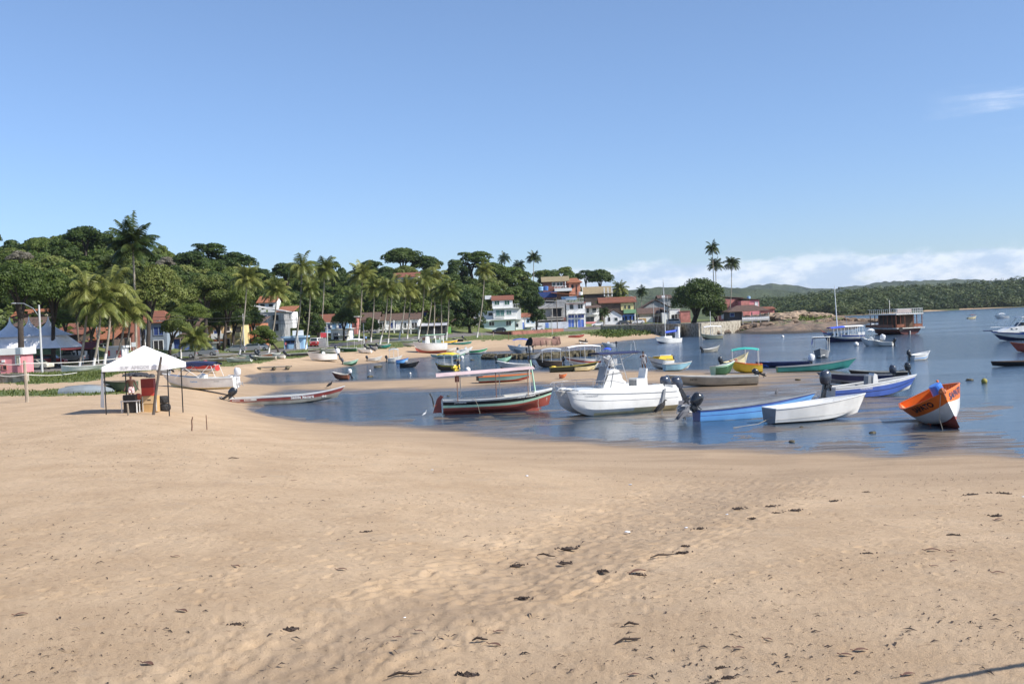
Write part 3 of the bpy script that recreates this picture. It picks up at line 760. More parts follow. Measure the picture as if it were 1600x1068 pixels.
# 3 the wooden passenger boat with pink roof
r, L = place(690, 868, 645.5, 5, 2.0, 'passenger_boat', 'wooden passenger boat lettered APARECIDA with long faded pink roof, black, mint and red bands, aground', 'boat', draft=-.02)
h = Hull(L, 2.0, .86, rise=.42, rake=.35, ws=.62, tm=.5, p=2.6, cb=.74, dead=.28, floor=.4, srise=.06, keelup=.35, tk=.6, chine=.34)
h.build(r, [(.50, redb), (.66, mint), (.87, black), (1, white)], dirtyw, white, deck=.16)
h.seats(r, (.2, .35, .5, .65), woodl)
hull_text(h, r, 'APARECIDA', L / 2 - 2.25, .83, .21, white, -1, 1, slope=.085, bold=.010)
hull_text(h, r, 'J.NOBREPESI', -L / 2 + .7, .69, .13, white, -1, 1, bold=.004)
q = MB(); zr = 2.42
x0, x1 = -L / 2 - .35, L / 2 - 1.15
for sd in (-1, 1):
    q.quad((x0, 0, zr + .12), (x1, 0, zr + .30), (x1, sd * 1.0, zr + .04 + .14), (x0, sd * 1.0, zr - .04))
    q.quad((x0, 0, zr + .09), (x0, sd * 1.0, zr - .05), (x1, sd * 1.0, zr + .01 + .14), (x1, 0, zr + .27))
    q.quad((x0, sd * 1.0, zr - .04), (x1, sd * 1.0, zr + .18), (x1, sd * 1.0, zr + .15), (x0, sd * 1.0, zr - .07))
q.build('canopy', pinkc, r)
for px_, sd in ((-L / 2 + .9, -1), (-L / 2 + 1.15, 1), (-.15, -1), (.2, 1), (L / 2 - 1.6, -1), (L / 2 - 1.3, 1)):
    MB().tube([(px_, sd * .85, h.zs((px_ + L / 2) / L) - .1), (px_, sd * .9, zr + .04)], .028, 6).build('canopy_post', rust if sd < 0 else dirtyw, r)
q = MB(); q.tube([(L / 2 - 1.05, 0, .9), (L / 2 - 1.3, 0, 3.1)], [.055, .045], 8); q.build('mast', mint, r)
q = MB(); q.tube([(L / 2 - 1.3, 0, 3.1), (L / 2 - 1.36, 0, 4.0)], [.05, .045], 8); q.build('mast_top', black, r)
q = MB(); q.prism([(-L / 2 - .62, .12), (-L / 2 - .08, .12), (-L / 2 - .1, .85), (-L / 2 + .06, 1.1), (-L / 2 - .12, 1.2), (-L / 2 - .36, .95)], -.03, .03); q.build('rudder', redb, r)
MB().tube([(-L / 2 - .55, 0, .5), (-L / 2 - .62, 0, 1.0), (-L / 2 - .78, 0, 1.35)], .045, 6).build('tiller', woodl, r)
q = MB(); 
for k in range(3): q.obox((-L / 2 + .30, .02 + .13 * math.cos(2.1 * k), .3 + .13 * math.sin(2.1 * k)), .03, .2, .14, 0, 2.1 * k, .6)
q.ball((-L / 2 + .30, 0, .3), .06); q.build('propeller', mint, r)
q = MB(); q.prism([(-L / 2 + .1, -.02), (L / 2 - .9, -.02), (L / 2 - .7, .12), (-L / 2 + .1, .3)], -.05, .05); q.build('keel', redb, r)
MB().tube([(L / 2 - .9, -.8, 1.15), (L / 2 - 1.05, -1.02, .5), (L / 2 - 1.0, -1.2, .05)], .012, 5).build('mooring_rope', rope_m, r)
MB().tube([(-L / 2 + 1.9, -.98, 1.0), (-L / 2 + 2.1, -1.04, .5), (-L / 2 + 2.2, -1.1, .02)], .012, 5).build('mooring_rope', rope_m, r)
MB().obox((-L / 2 + .95, .6, 2.1), .25, .2, .35).build('life_jacket', maroon, r)

# 4 white catamaran
r, L = place(862, 1062, 649, 202, 2.35, 'catamaran', 'large white twin hulled motorboat with centre console and navy top, aground', 'boat', draft=.02)
def cata():
    nt_ = 26
    def sh(t): return 1.28 + .30 * t ** 2 - .10 * max(0, (t - .8) / .2) ** 2
    def half(t): return .47 * max(0.0, 1 - max(0, (t - .62) / .38) ** 2.3) ** .6
    for sd in (1, -1):
        a = MB(); yc = sd * .80
        prev = None
        for i in range(nt_ + 1):
            t = 1 - (1 - i / nt_) ** 1.5
            w = max(.02, half(t)); zk = .62 * max(0, (t - .72) / .28) ** 2.6; z1 = sh(t)
            x = -L / 2 + L * t * .965
            fl = .17 * max(0, (t - .5) / .5)
            ring = []
            for q, yy in ((0, 0), (.13, .45), (.26, .80), (.45, .90), (.60, .93), (.615, .99), (.86, 1.0), (.875, 1.05), (1.0, 1.02)):
                z = zk + (z1 - zk) * q; ring.append((x + .30 * t ** 4 * (q - .4), yc + w * yy * 1.0, z))
            o_ = [(p[0], p[1], p[2]) for p in ring]; i_ = [(p[0], 2 * yc - p[1], p[2]) for p in ring]
            rr = i_[::-1] + o_[1:]
            rr = [(p[0], min(max(p[1], -9), 9), p[2]) for p in rr]
            if prev:
                for k in range(len(rr) - 1):
                    zq = (rr[k][2] + rr[k + 1][2]) / 2
                    zb = .42 - .34 * t
                    a.mat(cream if zq < zb else white)
                    a.quad(prev[k], rr[k], rr[k + 1], prev[k + 1])
                a.mat(white); a.quad(prev[0], prev[-1], rr[-1], rr[0])
            else: a.mat(cream); a.quad(*rr)
            prev = rr
        a.quad(*prev)
        o = a.build('hull', None, r, smooth=False)
        import bmesh
        b = bmesh.new(); b.from_mesh(o.data); bmesh.ops.remove_doubles(b, verts=b.verts, dist=.002); bmesh.ops.recalc_face_normals(b, faces=b.faces)
        for f in b.faces: f.smooth = True
        for e in b.edges:
            if len(e.link_faces) == 2 and e.calc_face_angle(0) > .45: e.smooth = False
        b.to_mesh(o.data); b.free()
    # bridge deck, rounded coaming, cockpit well
    a = MB().mat(white); prev = None
    for i in range(15):
        t = i / 14 * .93; z = sh(t); x = -L / 2 + L * t * .965; wy_ = .80 + max(.02, half(t)) * 1.0
        hh_ = .26 * min(1, t * 5) * (1 - .9 * max(0, (t - .45) / .5)); hh_ = max(hh_, .05)
        wi = wy_ - .34
        top = [(x, -wy_, z - .03), (x, -wy_ + .05, z + hh_ * .7), (x, -wy_ + .17, z + hh_), (x, -wi, z + hh_), (x, -wi + .02, z - .35 if t < .72 else z + hh_), (x, wi - .02, z - .35 if t < .72 else z + hh_), (x, wi, z + hh_), (x, wy_ - .17, z + hh_), (x, wy_ - .05, z + hh_ * .7), (x, wy_, z - .03), (x, wy_ - .3, z - .5), (x, -wy_ + .3, z - .5)]
        if prev:
            for k in range(len(top)): a.quad(prev[k], top[k], top[(k + 1) % len(top)], prev[(k + 1) % len(top)])
        else: a.quad(*top[::-1])
        prev = top
    a.quad(*prev); a.build('deck', None, r, smooth=False)
    # sculpted swim step at the stern
    a = MB()
    for sd in (-1, 1): a.prism([(-L / 2 - .26, .55), (-L / 2 + .15, .55), (-L / 2 + .35, 1.5), (-L / 2 + .12, 1.48), (-L / 2 - .16, .95)], sd * 1.2, sd * .3)
    a.build('stern_quarter', white, r)
    # feature line
    a = MB()
    for sd in (-1, 1):
        for q in range(20):
            t0_, t1_ = .02 + q * .048, .02 + (q + 1) * .048
            P_ = []
            for t in (t0_, t1_):
                zk = .62 * max(0, (t - .72) / .28) ** 2.6; z = zk + (sh(t) - zk) * .875
                P_.append((-L / 2 + L * t * .965 + .14 * t ** 4, sd * (.80 + max(.02, half(t)) * 1.055), z))
            a.quad((P_[0][0], P_[0][1], P_[0][2] - .012), (P_[1][0], P_[1][1], P_[1][2] - .012), (P_[1][0], P_[1][1], P_[1][2] + .022), (P_[0][0], P_[0][1], P_[0][2] + .022))
    a.build('rub_rail', greyp, r)
    # console and seats
    a = MB(); a.prism([(-.75, 1.0), (.95, 1.0), (.90, 1.62), (.62, 2.18), (.50, 2.52), (.15, 2.60), (-.12, 2.5), (-.35, 1.95), (-.7, 1.72)], -.42, .42)
    o = a.build('console', white, r)
    MB().prism([(.66, 2.2), (.98, 1.78), (1.0, 1.80), (.70, 2.75), (.66, 2.75)], -.40, .40).build('windscreen', greyp, o)
    MB().prism([(.50, 1.25), (.56, 1.25), (.28, 2.45), (.22, 2.45)], .425, .432).build('door_seam', greyp, o)
    MB().tube([(-.42 + .16 * 0, .18 * math.cos(k * PI / 6), 2.12 + .18 * math.sin(k * PI / 6)) for k in range(13)], .018, 5).build('steering_wheel', steel, o)
    a = MB(); a.prism([(-1.9, 1.0), (-1.2, 1.0), (-1.2, 1.95), (-1.9, 1.95)], -.5, .5); sb = a.build('helm_seat', white, r)
    MB().prism([(-1.92, 1.93), (-1.78, 1.93), (-1.90, 2.5), (-2.0, 2.5)], -.42, .42).build('backrest', white, sb)
    MB().prism([(-1.2, 1.3), (-1.17, 1.3), (-1.17, 1.85), (-1.2, 1.85)], -.4, .4).build('seat_front', greyp, sb)
    # t top
    a = MB()
    for sd in (-1, 1):
        a.tube([(1.02, sd * .46, 1.5), (.55, sd * .48, 2.95), (.35, sd * .55, 3.45)], .026, 6); a.tube([(-.65, sd * .46, 1.75), (-.30, sd * .5, 2.9), (-.15, sd * .55, 3.45)], .026, 6)
        a.tube([(.8, sd * .47, 2.3), (-.45, sd * .47, 2.4)], .018, 5); a.tube([(.62, sd * .47, 2.8), (-.30, sd * .47, 2.85)], .018, 5)
        a.tube([(1.0, sd * .4, 1.9), (.3, sd * .45, 2.85)], .018, 5); a.tube([(1.05, sd * .55, 3.42), (-1.3, sd * .55, 3.42)], .024, 5)
        a.tube([(.35, sd * .5, 3.1), (1.0, sd * .55, 3.42)], .018, 5); a.tube([(-.2, sd * .5, 3.1), (-1.1, sd * .55, 3.42)], .018, 5)
    for x in (1.05, .35, -.3, -1.3): a.tube([(x, -.55, 3.42), (x, .55, 3.42)], .02, 5)
    a.build('top_frame', steel, r)
    canopy(r, -1.45, 1.2, 1.5, 3.46, 3.46, navyc, arch=.10, posts=[])
    a = MB(); a.tube([(-1.3, .3, 3.45), (-1.25, .3, 4.0), (-1.18, .3, 4.15)], .02, 5); a.tube([(-1.3, -.3, 3.45), (-1.35, -.3, 3.95)], .02, 5); a.build('antenna', steel, r)
    # bow rail
    a = MB()
    for sd in (-1, 1):
        pts_ = [(-.1, sd * 1.12, 1.75), (.8, sd * 1.14, 1.98), (1.9, sd * 1.08, 2.0), (2.9, sd * .82, 2.0), (3.75, sd * .45, 1.98), (3.95, sd * .3, 1.9)]
        a.tube(pts_, .018, 5)
        for x, y in ((.8, 1.14), (1.9, 1.08), (2.9, .82), (3.6, .5)): a.tube([(x, sd * y, 1.97), (x + .02, sd * y, 1.45)], .013, 5)
        a.tube([(3.95, sd * .3, 1.9), (3.45, sd * .55, 1.5)], .016, 5)
    a.build('bow_rail', steel, r)
    a = MB()
    for y in (-.35, .35): a.ball((L / 2 - .35, y, 1.58), .3, .16, .09, 10, 6)
    a.build('bow_cushion', white, r)
    for y in (.66, -.66): outboard(r, -L / 2 - .22, 1.05, 1.35, motor_g, .55, y=y)
    MB().prism([(-L / 2 + 1.0, .55), (-L / 2 + 1.2, .5), (-L / 2 + 1.02, 1.3), (-L / 2 + .88, 1.35)], 1.30, 1.36).build('fender', greyp, r)
    me = glyphs('TWINLIGHT', .13, 0, .0); 
    return sh, half
sh_, half_ = cata()
class CH:
    def side(s, x, z):
        t = min(1, max(0, (x + L / 2) / (L * .965))); return .80 + max(.02, half_(t)) * 1.0
hull_text(CH(), r, 'TWINLIGHT', L / 2 - 1.0, 1.12, .14, greyp, 1, -1, bold=.001, spacing=1.1)
hull_text(CH(), r, '42155179', -L / 2 + 2.2, 1.12, .15, greyp, 1, -1, bold=.001, spacing=1.1)

# 5 bare aluminium boat behind it
r, h, L = simple(1040, 1184, 604, 176, 1.7, .72, 'ribbed bare aluminium boat right behind the white catamaran, black motor tilted up', [(.9, silver), (1, dirtyw)], inside=silver, rim=dirtyw, motor=motor_b, mtilt=1.15, msc=1.0, rise=.25, rake=1.1, ws=.9, tm=.4, draft=.02)
for sd in (-1, 1):
    for zz_ in (.2, .32, .44):
        q = MB()
        for i in range(16):
            a, b = -L / 2 + .05 + i * (L * .8) / 16, -L / 2 + .05 + (i + 1) * (L * .8) / 16
            q.quad((a, sd * (h.side(a, zz_) + .012), zz_), (b, sd * (h.side(b, zz_) + .012), zz_), (b, sd * (h.side(b, zz_) + .02), zz_ + .02), (a, sd * (h.side(a, zz_) + .02), zz_ + .02))
        q.build('rib', silver, r)
hull_text(h, r, 'PATO', L / 2 - 1.75, .50, .2, black, 1, -1, bold=.004)
# 6 light blue boat
r, L = place(1078, 1290, 654, 13, 1.6, 'fishing_boat', 'long light blue wooden boat with dark rim, weedy motor hanging off its stern', 'boat', draft=.04)
h = Hull(L, 1.6, .62, rise=.52, rake=1.0, ws=.72, tm=.45, p=2.2, cb=.84, dead=.04, floor=.12, keelup=.7, tk=.55, power=1.8)
h.build(r, [(.62, ltblue), (.66, blue), (.86, ltblue), (1, blue)], greyp, greyp)
h.seats(r, (.25, .5, .7), greyp)
outboard(r, -L / 2 - .02, .68, 1.25, motor_b, .85)
MB().ball((-L / 2 - .55, .1, .65), .38, .3, .22, 10, 7, .4).build('net_bundle', greyp, r)
# 7 white panga
r, L = place(1190, 1368, 659.5, 14, 1.75, 'rowing_boat', 'plain bright white open boat with flat transom, in front of the light blue boat', 'boat', draft=.02)
h = Hull(L, 1.75, .78, rise=.42, rake=.65, ws=.86, tm=.42, p=2.3, cb=.80, dead=.1, floor=.2, keelup=.35, power=1.6)
h.build(r, [(1, white)], white, white, transom=greyp)
h.seats(r, (.2, .5, .75), white)
q = MB()
for sd in (-1, 1):
    for i in range(18):
        a, b = -L / 2 + .05 + i * (L * .74) / 18, -L / 2 + .05 + (i + 1) * (L * .74) / 18; z0 = .22 + .006 * i; z1 = .22 + .006 * (i + 1)
        q.quad((a, sd * (h.side(a, z0) + .01), z0), (b, sd * (h.side(b, z1) + .01), z1), (b, sd * (h.side(b, z1) + .03), z1 + .02), (a, sd * (h.side(a, z0) + .03), z0 + .02))
q.build('chine_rail', dirtyw, r)
MB().tube([(L / 2 - .1, -.02, 1.1), (L / 2 - .02, -.05, .7), (L / 2 + .0, -.05, .5)], .012, 5).build('bow_rope', rope_m, r)
MB().tube([(-L / 2, -.3, .35), (-L / 2 - .9, -.6, .1), (-L / 2 - 2.3, -.8, .03)], .014, 5).build('stern_rope', rope_m, r)
# 8 blue boat with white rim
r, L = place(1286, 1446, 621, 14, 1.7, 'motorboat', 'royal blue launch with wide white rim and small console, big dark motor at its stern', 'boat', draft=.03)
h = Hull(L, 1.7, .72, rise=.48, rake=.8, ws=.8, tm=.42, p=2.3, cb=.82, dead=.06, floor=.2, keelup=.5, power=1.7)
h.build(r, [(.30, dirtyw), (.58, blue), (.62, navy), (.84, blue), (1, white)], greyp, white)
h.seats(r, (.3, .7), white)
x = -.3
MB().prism([(x, .2), (x + .5, .2), (x + .38, 1.35), (x + .2, 1.45), (x + .12, 1.3)], -.3, .3).build('console', white, r)
MB().prism([(x - .02, .75), (x - .25, .75), (x - .2, 1.3), (x - .02, 1.35)], -.25, .25).build('instrument_panel', greyp, r)
outboard(r, -L / 2 - .02, .85, 1.5, motor_g, .2)
hull_text(h, r, 'FUNDACTIOZ', -L / 2 + 1.6, .52, .13, white, -1, 1, slope=.03, bold=.003)
hull_text(h, r, 'BLUE ICE', L / 2 - 2.35, .80, .19, white, -1, 1, slope=.10, bold=.006)
# 9, 10 dark boats behind
r, h, L = simple(1276, 1392, 601, 172, 1.6, .62, 'dark navy open boat with grey rim behind the royal blue launch, dark motor', [(.5, greyp), (1, navy)], inside=navy, rim=greyp, motor=motor_g, mtilt=.25, msc=1.25, rise=.3, rake=.8)
r, h, L = simple(1326, 1416, 594.5, 174, 1.5, .6, 'grey black open boat half hidden behind the navy open boat', [(1, black)], inside=greyp, rim=silver, motor=motor_b, mtilt=.3, msc=1.2, rise=.25)
# 11 orange and white heeled boat
r, L = place(1441, 1517, 671, 263, 2.25, 'fishing_boat', 'orange and white wooden boat lettered SAPATO, heeled over with a blue drum inside', 'boat', L=5.4, heel=.43, draft=.05, trim=.0)
h = Hull(L, 2.7, 1.35, rise=.52, rake=.35, ws=.74, tm=.48, p=2.1, cb=.56, dead=.42, floor=.45, keelup=.10, tk=.75, th=.06, power=2.0)
h.build(r, [(.22, redb), (.25, maroon), (.66, white), (1, orange)], orange, orange, nt=26, nq=16, floor_m=orang_in)
h.seats(r, (.32, .5, .68), orang_in)
hull_text(h, r, 'SAPATO', L / 2 - .30, 1.40, .40, navy, 1, -1, bold=.016, spacing=.95, slope=-.10)
hull_text(h, r, 'SAPATO', L / 2 - 2.0, 1.22, .36, black, -1, 1, bold=.014, spacing=.95, slope=.12)
q = MB()
for t in [.10 + .07 * k for k in range(8)]:
    for sd in (-1, 1):
        p1 = h.pt(t, .97, .07); p2 = h.pt(t, .6, .07); q.tube([(p1[0], sd * p1[1], p1[2]), (p2[0], sd * p2[1], p2[2]), (p2[0], sd * p2[1] * .7, .38)], .03, 4)
q.build('frame_rib', orange, r)
q = MB(); px_, _, pz_ = h.pt(1, 1); q.tube([(px_ - .08, 0, pz_ - .3), (px_ - .05, 0, pz_ + .2)], .06, 7); q.ball((px_ - .12, 0, pz_ + .05), .14, .16, .16, 8, 6, .2); q.build('stem_post', orang_in, r)
MB().tube([(px_ - .1, -.1, pz_), (px_ - .3, -.6, .9), (px_ - .35, -.75, .0)], .015, 5).build('anchor_rope', rope_m, r)
MB().tube([(-.6, .5, .5), (-.75, .7, 1.9)], .05, 6).build('mooring_post', orange, r)
MB().obox((.3, -.4, .55), .5, .35, .3, .5).build('crate', dirtyw, r)
MB().ball((.7, .1, .5), .35, .3, .2, 9, 6, .3).build('net_heap', greyp, r)
sap = r
bpy.context.view_layer.update()
wp = sap.matrix_world @ Vector((-.3, .40, .86))
dr = empty('plastic_drum', wp, math.radians(259), 'blue plastic drum standing inside the orange heeled boat', 'drum', rx=.42, ry=.1)
q = MB(); q.tube([(0, 0, 0), (0, 0, .04), (0, 0, .3), (0, 0, .34), (0, 0, .6), (0, 0, .64), (0, 0, .92), (0, 0, .96)], [.27, .29, .29, .30, .30, .29, .29, .26], 18); q.build('drum_body', ltblue if False else P('drum_blue', (.06, .22, .72), .35), dr, smooth=False)
q = MB(); q.tube([(0, 0, .955), (0, 0, .985)], [.27, .27], 18); q.build('drum_lid', P('drum_lid', (.10, .28, .8), .4), dr)

# ------------------------------------------------------------------ boats further out, right hand water
S = simple
S(1212, 1342, 580, 4, 1.4, .55, 'long teal green canoe with grey rim lying across the sand bar edge', [(1, teal)], name='canoe', cat='canoe', inside=greyp, rim=greyp, rise=.5, rake=1.0, ws=.45, motor=None, load=[(.5, 0, 'heap', woodl), (.62, 0, 'heap', greyp)], draft=.03)
S(1180, 1264, 573, 178, 1.5, .5, 'navy blue flat boat with large white motor behind the teal canoe', [(1, navy)], inside=blue, rim=navy, motor=motor_w, msc=1.5, rise=.15, draft=.08, load=[(.8, 0, 'heap', blue)])
S(1111, 1154, 587, 12, 1.7, .85, 'dark green open boat with pale green stripe on the sand bar', [(.85, green), (1, ltgreen)], inside=ltgreen, rim=white, rise=.4, heel=-.08, load=[(.4, 0, 'heap', green)])
r, h, L = S(1149, 1182, 583, 170, 1.7, .75, 'small yellow boat under a teal canopy on four white posts', [(1, yellow)], inside=yellow, rim=orange, can=(.08, .92, 2.15, tealtarp, whitem), load=[(.5, .2, 'heap', orange)], L=2.9)
S(1132, 1168, 575, 20, 1.6, .7, 'small cream boat with two motors behind the green and yellow boats', [(1, cream)], inside=cream, rim=cream, L=3.0, motor=motor_b, msc=1.3, load=[(.5, 0, 'ball', redb)], draft=.1, rise=.9)
S(1096, 1127, 550, 14, 1.3, .55, 'small bare aluminium rowing boat afloat alone in mid channel with black motor', [(1, silver)], name='rowing_boat', inside=dirtyw, rim=dirtyw, motor=motor_b, msc=1.0, draft=.12, rise=.5)
r, h, L = S(1270, 1298, 559.5, 250, 1.7, .8, 'small grey workboat with flat white roof and bright blue tarp', [(1, greyp)], inside=dirtyw, rim=greyp, L=3.6, draft=.12, rise=.4, load=[(.7, 0, 'heap', dirtyw), (.4, .2, 'box', white)])
q = MB(); q.obox((0, 0, 2.45), 3.2, 1.9, .05); q.build('roof', dirtyw, r)
q = MB()
for sx in (-1.4, 1.4):
    for sy in (-.8, .8): q.tube([(sx, sy, .7), (sx, sy, 2.45)], .03, 5)
q.build('roof_post', dirtyw, r)
MB().add([(-.2, -.9, 2.4), (1.2, -.9, 2.3), (1.2, .7, 2.38), (-.2, .7, 2.42), (-.3, -1.0, 1.7), (1.35, -1.0, 1.6)], [(0, 1, 2, 3), (0, 4, 5, 1)]).build('tarp', tarpb, r)
S(1416, 1461, 562.5, 24, 1.5, .62, 'white dinghy with black motor afloat in open water below the cruiser', [(.5, dirtyw), (.62, ltblue), (1, white)], name='dinghy', cat='boat', inside=white, rim=white, motor=motor_b, msc=1.15, draft=.1, rise=.35, seats=(.4, .7))

# schooner with blue roof
r, L = place(1284, 1350, 534, 184, 2.6, 'schooner', 'wooden passenger schooner with blue and white roof and one tall white mast', 'schooner', draft=.35)
h = Hull(L, 2.6, 1.4, rise=.6, rake=1.0, ws=.8, tm=.45, dead=.5, cb=.7, floor=.8)
h.build(r, [(.55, navy), (.80, dirtyw), (1, blue)], dirtyw, dirtyw, nt=14, deck=.2)
MB().prism([(-L * .1, 1.3), (L * .30, 1.3), (L * .30, 1.95), (-L * .1, 1.95)], -1.05, 1.05).build('cabin', P('blue_grey_cabin', (.22, .30, .40), .6), r)
for k in range(4): MB().box(-L * .05 + k * .75, -L * .05 + k * .75 + .35, 1.05, 1.07, 1.5, 1.8).build('window', glass, r)
for sd in (-1, 1):
    for k in range(9):
        x = -L * .44 + k * L * .09; MB().tube([(x, sd * 1.15, 1.2), (x, sd * 1.15, 2.75)], .035, 5).build('roof_post', whitem, r)
canopy(r, -L * .0, L * .34, 2.5, 2.75, 2.6, tarpb, arch=.22, posts=[], name='blue_canopy')
canopy(r, -L * .46, -L * .0, 2.5, 2.8, 2.8, whitec, arch=.18, posts=[], name='white_canopy')
MB().tube([(L * .12, 0, 1.3), (L * .14, 0, 5.2), (L * .16, 0, 9.6)], [.10, .09, .05], 8).build('mast', whitem, r)
MB().tube([(-L * .12, 0, 2.9), (-L * .1, 0, 4.6)], .03, 5).build('antenna', greyp, r)
MB().tube([(L * .42, 0, 1.8), (L * .56, 0, 2.5)], [.1, .05], 6).build('bowsprit', woodb, r)
MB().tube([(L * .40, .3, 1.9), (L * .52, .1, 2.2)], [.08, .05], 6).build('bow_rail', redb, r)
MB().obox((-L * .40, 1.0, 1.6), 1.3, .06, .5).build('stern_rail', whitem, r)
# double decker
r, L = place(1363, 1420, 523, 103, 4.6, 'tour_boat', 'brown double deck tour boat with white railed sun deck, seen from astern', 'tour boat', L=13, draft=.3)
h = Hull(L, 6.2, 1.5, rise=.9, rake=1.4, ws=.82, tm=.5, dead=.5, cb=.7, floor=1.2)
h.build(r, [(.6, P('oxblood', (.10, .025, .02), .5)), (.85, woodb), (1, dirtyw)], woodb, dirtyw, nt=14, deck=.2, transom=P('oxblood', (.10, .025, .02), .5))
xs0 = -L / 2
MB().box(xs0 - .5, L * .3, -3.0, 3.0, 1.42, 1.56).build('main_deck', dirtyw, r)
MB().box(xs0 - .3, L * .3, -2.9, 2.9, 4.1, 4.3).build('upper_deck', dirtyw, r)
q = MB()
for y in (-2.8, -1.7, -.9, .9, 1.8, 2.8):
    for x in (xs0 + .1, xs0 + 3, xs0 + 6, xs0 + 9): q.tube([(x, y, 1.5), (x, y, 4.1)], .08, 6)
q.build('deck_post', woodb, r)
MB().box(xs0 + 1.5, L * .25, -2.0, .6, 1.56, 4.1).build('saloon', woodd, r)
q = MB()
for sd in (-1, 1): q.obox((0 - .6, sd * 2.85, 2.0), L * .75, .06, .55); q.obox((xs0 + 0, sd * 1.9, 2.0), .06, 1.6, .55)
q.build('lower_rail', woodb, r)
q = MB()
for k in range(15): y = -2.8 + k * .4; q.tube([(xs0 - .2, y, 4.3), (xs0 - .2, y, 5.2)], .03, 4)
for sd in (-1, 1):
    for k in range(14): q.tube([(xs0 + k * .7, sd * 2.8, 4.3), (xs0 + k * .7, sd * 2.8, 5.2)], .03, 4)
    q.obox((-1.5, sd * 2.8, 5.2), L * .75, .07, .06)
q.obox((xs0 - .2, 0, 5.2), .07, 5.7, .06); q.obox((xs0 - .2, 0, 4.75), .04, 5.7, .05); q.build('upper_rail', whitem, r)
q = MB(); q.obox((xs0 - .26, 1.1, 4.78), .03, 3.0, .7); q.build('banner', P('banner', (.5, .42, .38), .7), r)
MB().tube([(xs0 - .55, 2.2, 1.35), (xs0 - .58, 2.2, 1.35)], .42, 12).build('tyre_fender', rub, r)
MB().tube([(0, 0, 4.3), (0, 0, 7.0)], .06, 5).build('mast', dirtyw, r)
MB().tube([(xs0 - .1, 0, .2), (xs0 - .1, 0, 1.0)], .12, 6).build('rudder', dirtyw, r)
# speedboats and cruiser
r, h, L = S(1342, 1378, 541, 155, 2.3, .95, 'white centre console speedboat with hard top moored by the tour boat', [(1, white)], inside=white, rim=white, console=(.45, white), motor=motor_w, msc=1.8, draft=.2, can=(.3, .62, 2.5, whitec), deck=.3)
S(1370, 1390, 541, 150, 1.5, .6, 'short white inflatable tender beside the white speedboat', [(1, dirtyw)], name='dinghy', inside=white, rim=dirtyw, draft=.05, motor=motor_b, msc=1.2, L=2.6)
r, L = place(1546, 1668, 531, 182, 2.8, 'cabin_cruiser', 'white cabin cruiser with blue stripe and hard top at the right edge', 'cruiser', draft=.25)
h = Hull(L, 2.8, 1.35, rise=.35, rake=1.8, ws=.92, tm=.35, dead=.35, cb=.75, floor=.8)
h.build(r, [(.36, navy), (.72, white), (.92, blue), (1, white)], white, white, deck=.45)
MB().prism([(L * .02, 1.2), (L * .42, 1.5), (L * .26, 2.1), (L * .14, 2.25), (L * .02, 2.3)], -1.0, 1.0).build('cabin', white, r)
MB().prism([(L * .03, 2.25), (L * .15, 2.2), (L * .10, 2.75), (L * .03, 2.8)], -.95, .95).build('windscreen', glass, r)
for k in (0, 1): MB().ball((L * .2 + k * .7, 1.02, 1.85), .16, .02, .07).build('porthole', glass, r)
MB().prism([(-L * .3, 3.4), (L * .14, 3.42), (L * .13, 3.52), (-L * .3, 3.52)], -1.2, 1.2).build('hard_top', white, r)
q = MB()
for sd in (-1, 1):
    q.tube([(L * .2, sd * 1.0, 2.2), (L * .10, sd * 1.1, 3.42)], .04, 5); q.tube([(-L * .05, sd * 1.1, 1.6), (-L * .03, sd * 1.1, 3.42)], .04, 5); q.tube([(-L * .28, sd * 1.1, 1.6), (-L * .25, sd * 1.1, 3.42)], .04, 5)
    q.tube([(L * .2, sd * 1.2, 2.1), (L * .38, sd * .8, 2.2), (L * .48, sd * .3, 2.2)], .025, 5)
q.build('top_frame', whitem, r)
MB().prism([(-L * .12, 1.3), (-L * .02, 1.3), (-L * .01, 2.5), (-L * .06, 2.6)], -.6, .6).build('helm_seat', white, r)
MB().obox((L * .53, 0, 1.75), 1.2, .35, .12).build('bow_platform', navy, r)
MB().tube([(-L * .2, .6, 3.5), (-L * .22, .6, 6.0)], .025, 4).build('antenna', whitem, r)
S(1578, 1668, 549, 180, 1.8, .75, 'reddish wooden boat with orange bow entering from the right edge', [(1, redb)], name='fishing_boat', inside=woodb, rim=orange, draft=.15, rise=.5, rake=1.0)
S(1547, 1680, 570.5, 181, 1.2, .40, 'long flat black dugout low in the water at the right edge', [(1, black)], name='canoe', cat='canoe', inside=woodd, rim=woodd, draft=.05, rise=.1, rake=.2, ws=.8)
S(1511, 1527, 498, 10, 1.4, .7, 'tiny far off motorboat with brown awning, nearer the middle of the inlet', [(1, cream)], inside=woodb, rim=white, draft=.1, can=(.3, .8, 1.5, woodb))
S(1554, 1576, 497.5, 175, 1.6, .8, 'tiny far off white motorboat with white hard top heading out to the right', [(1, white)], inside=white, rim=white, draft=.1, can=(.3, .7, 1.7, whitec), console=(.5, white))
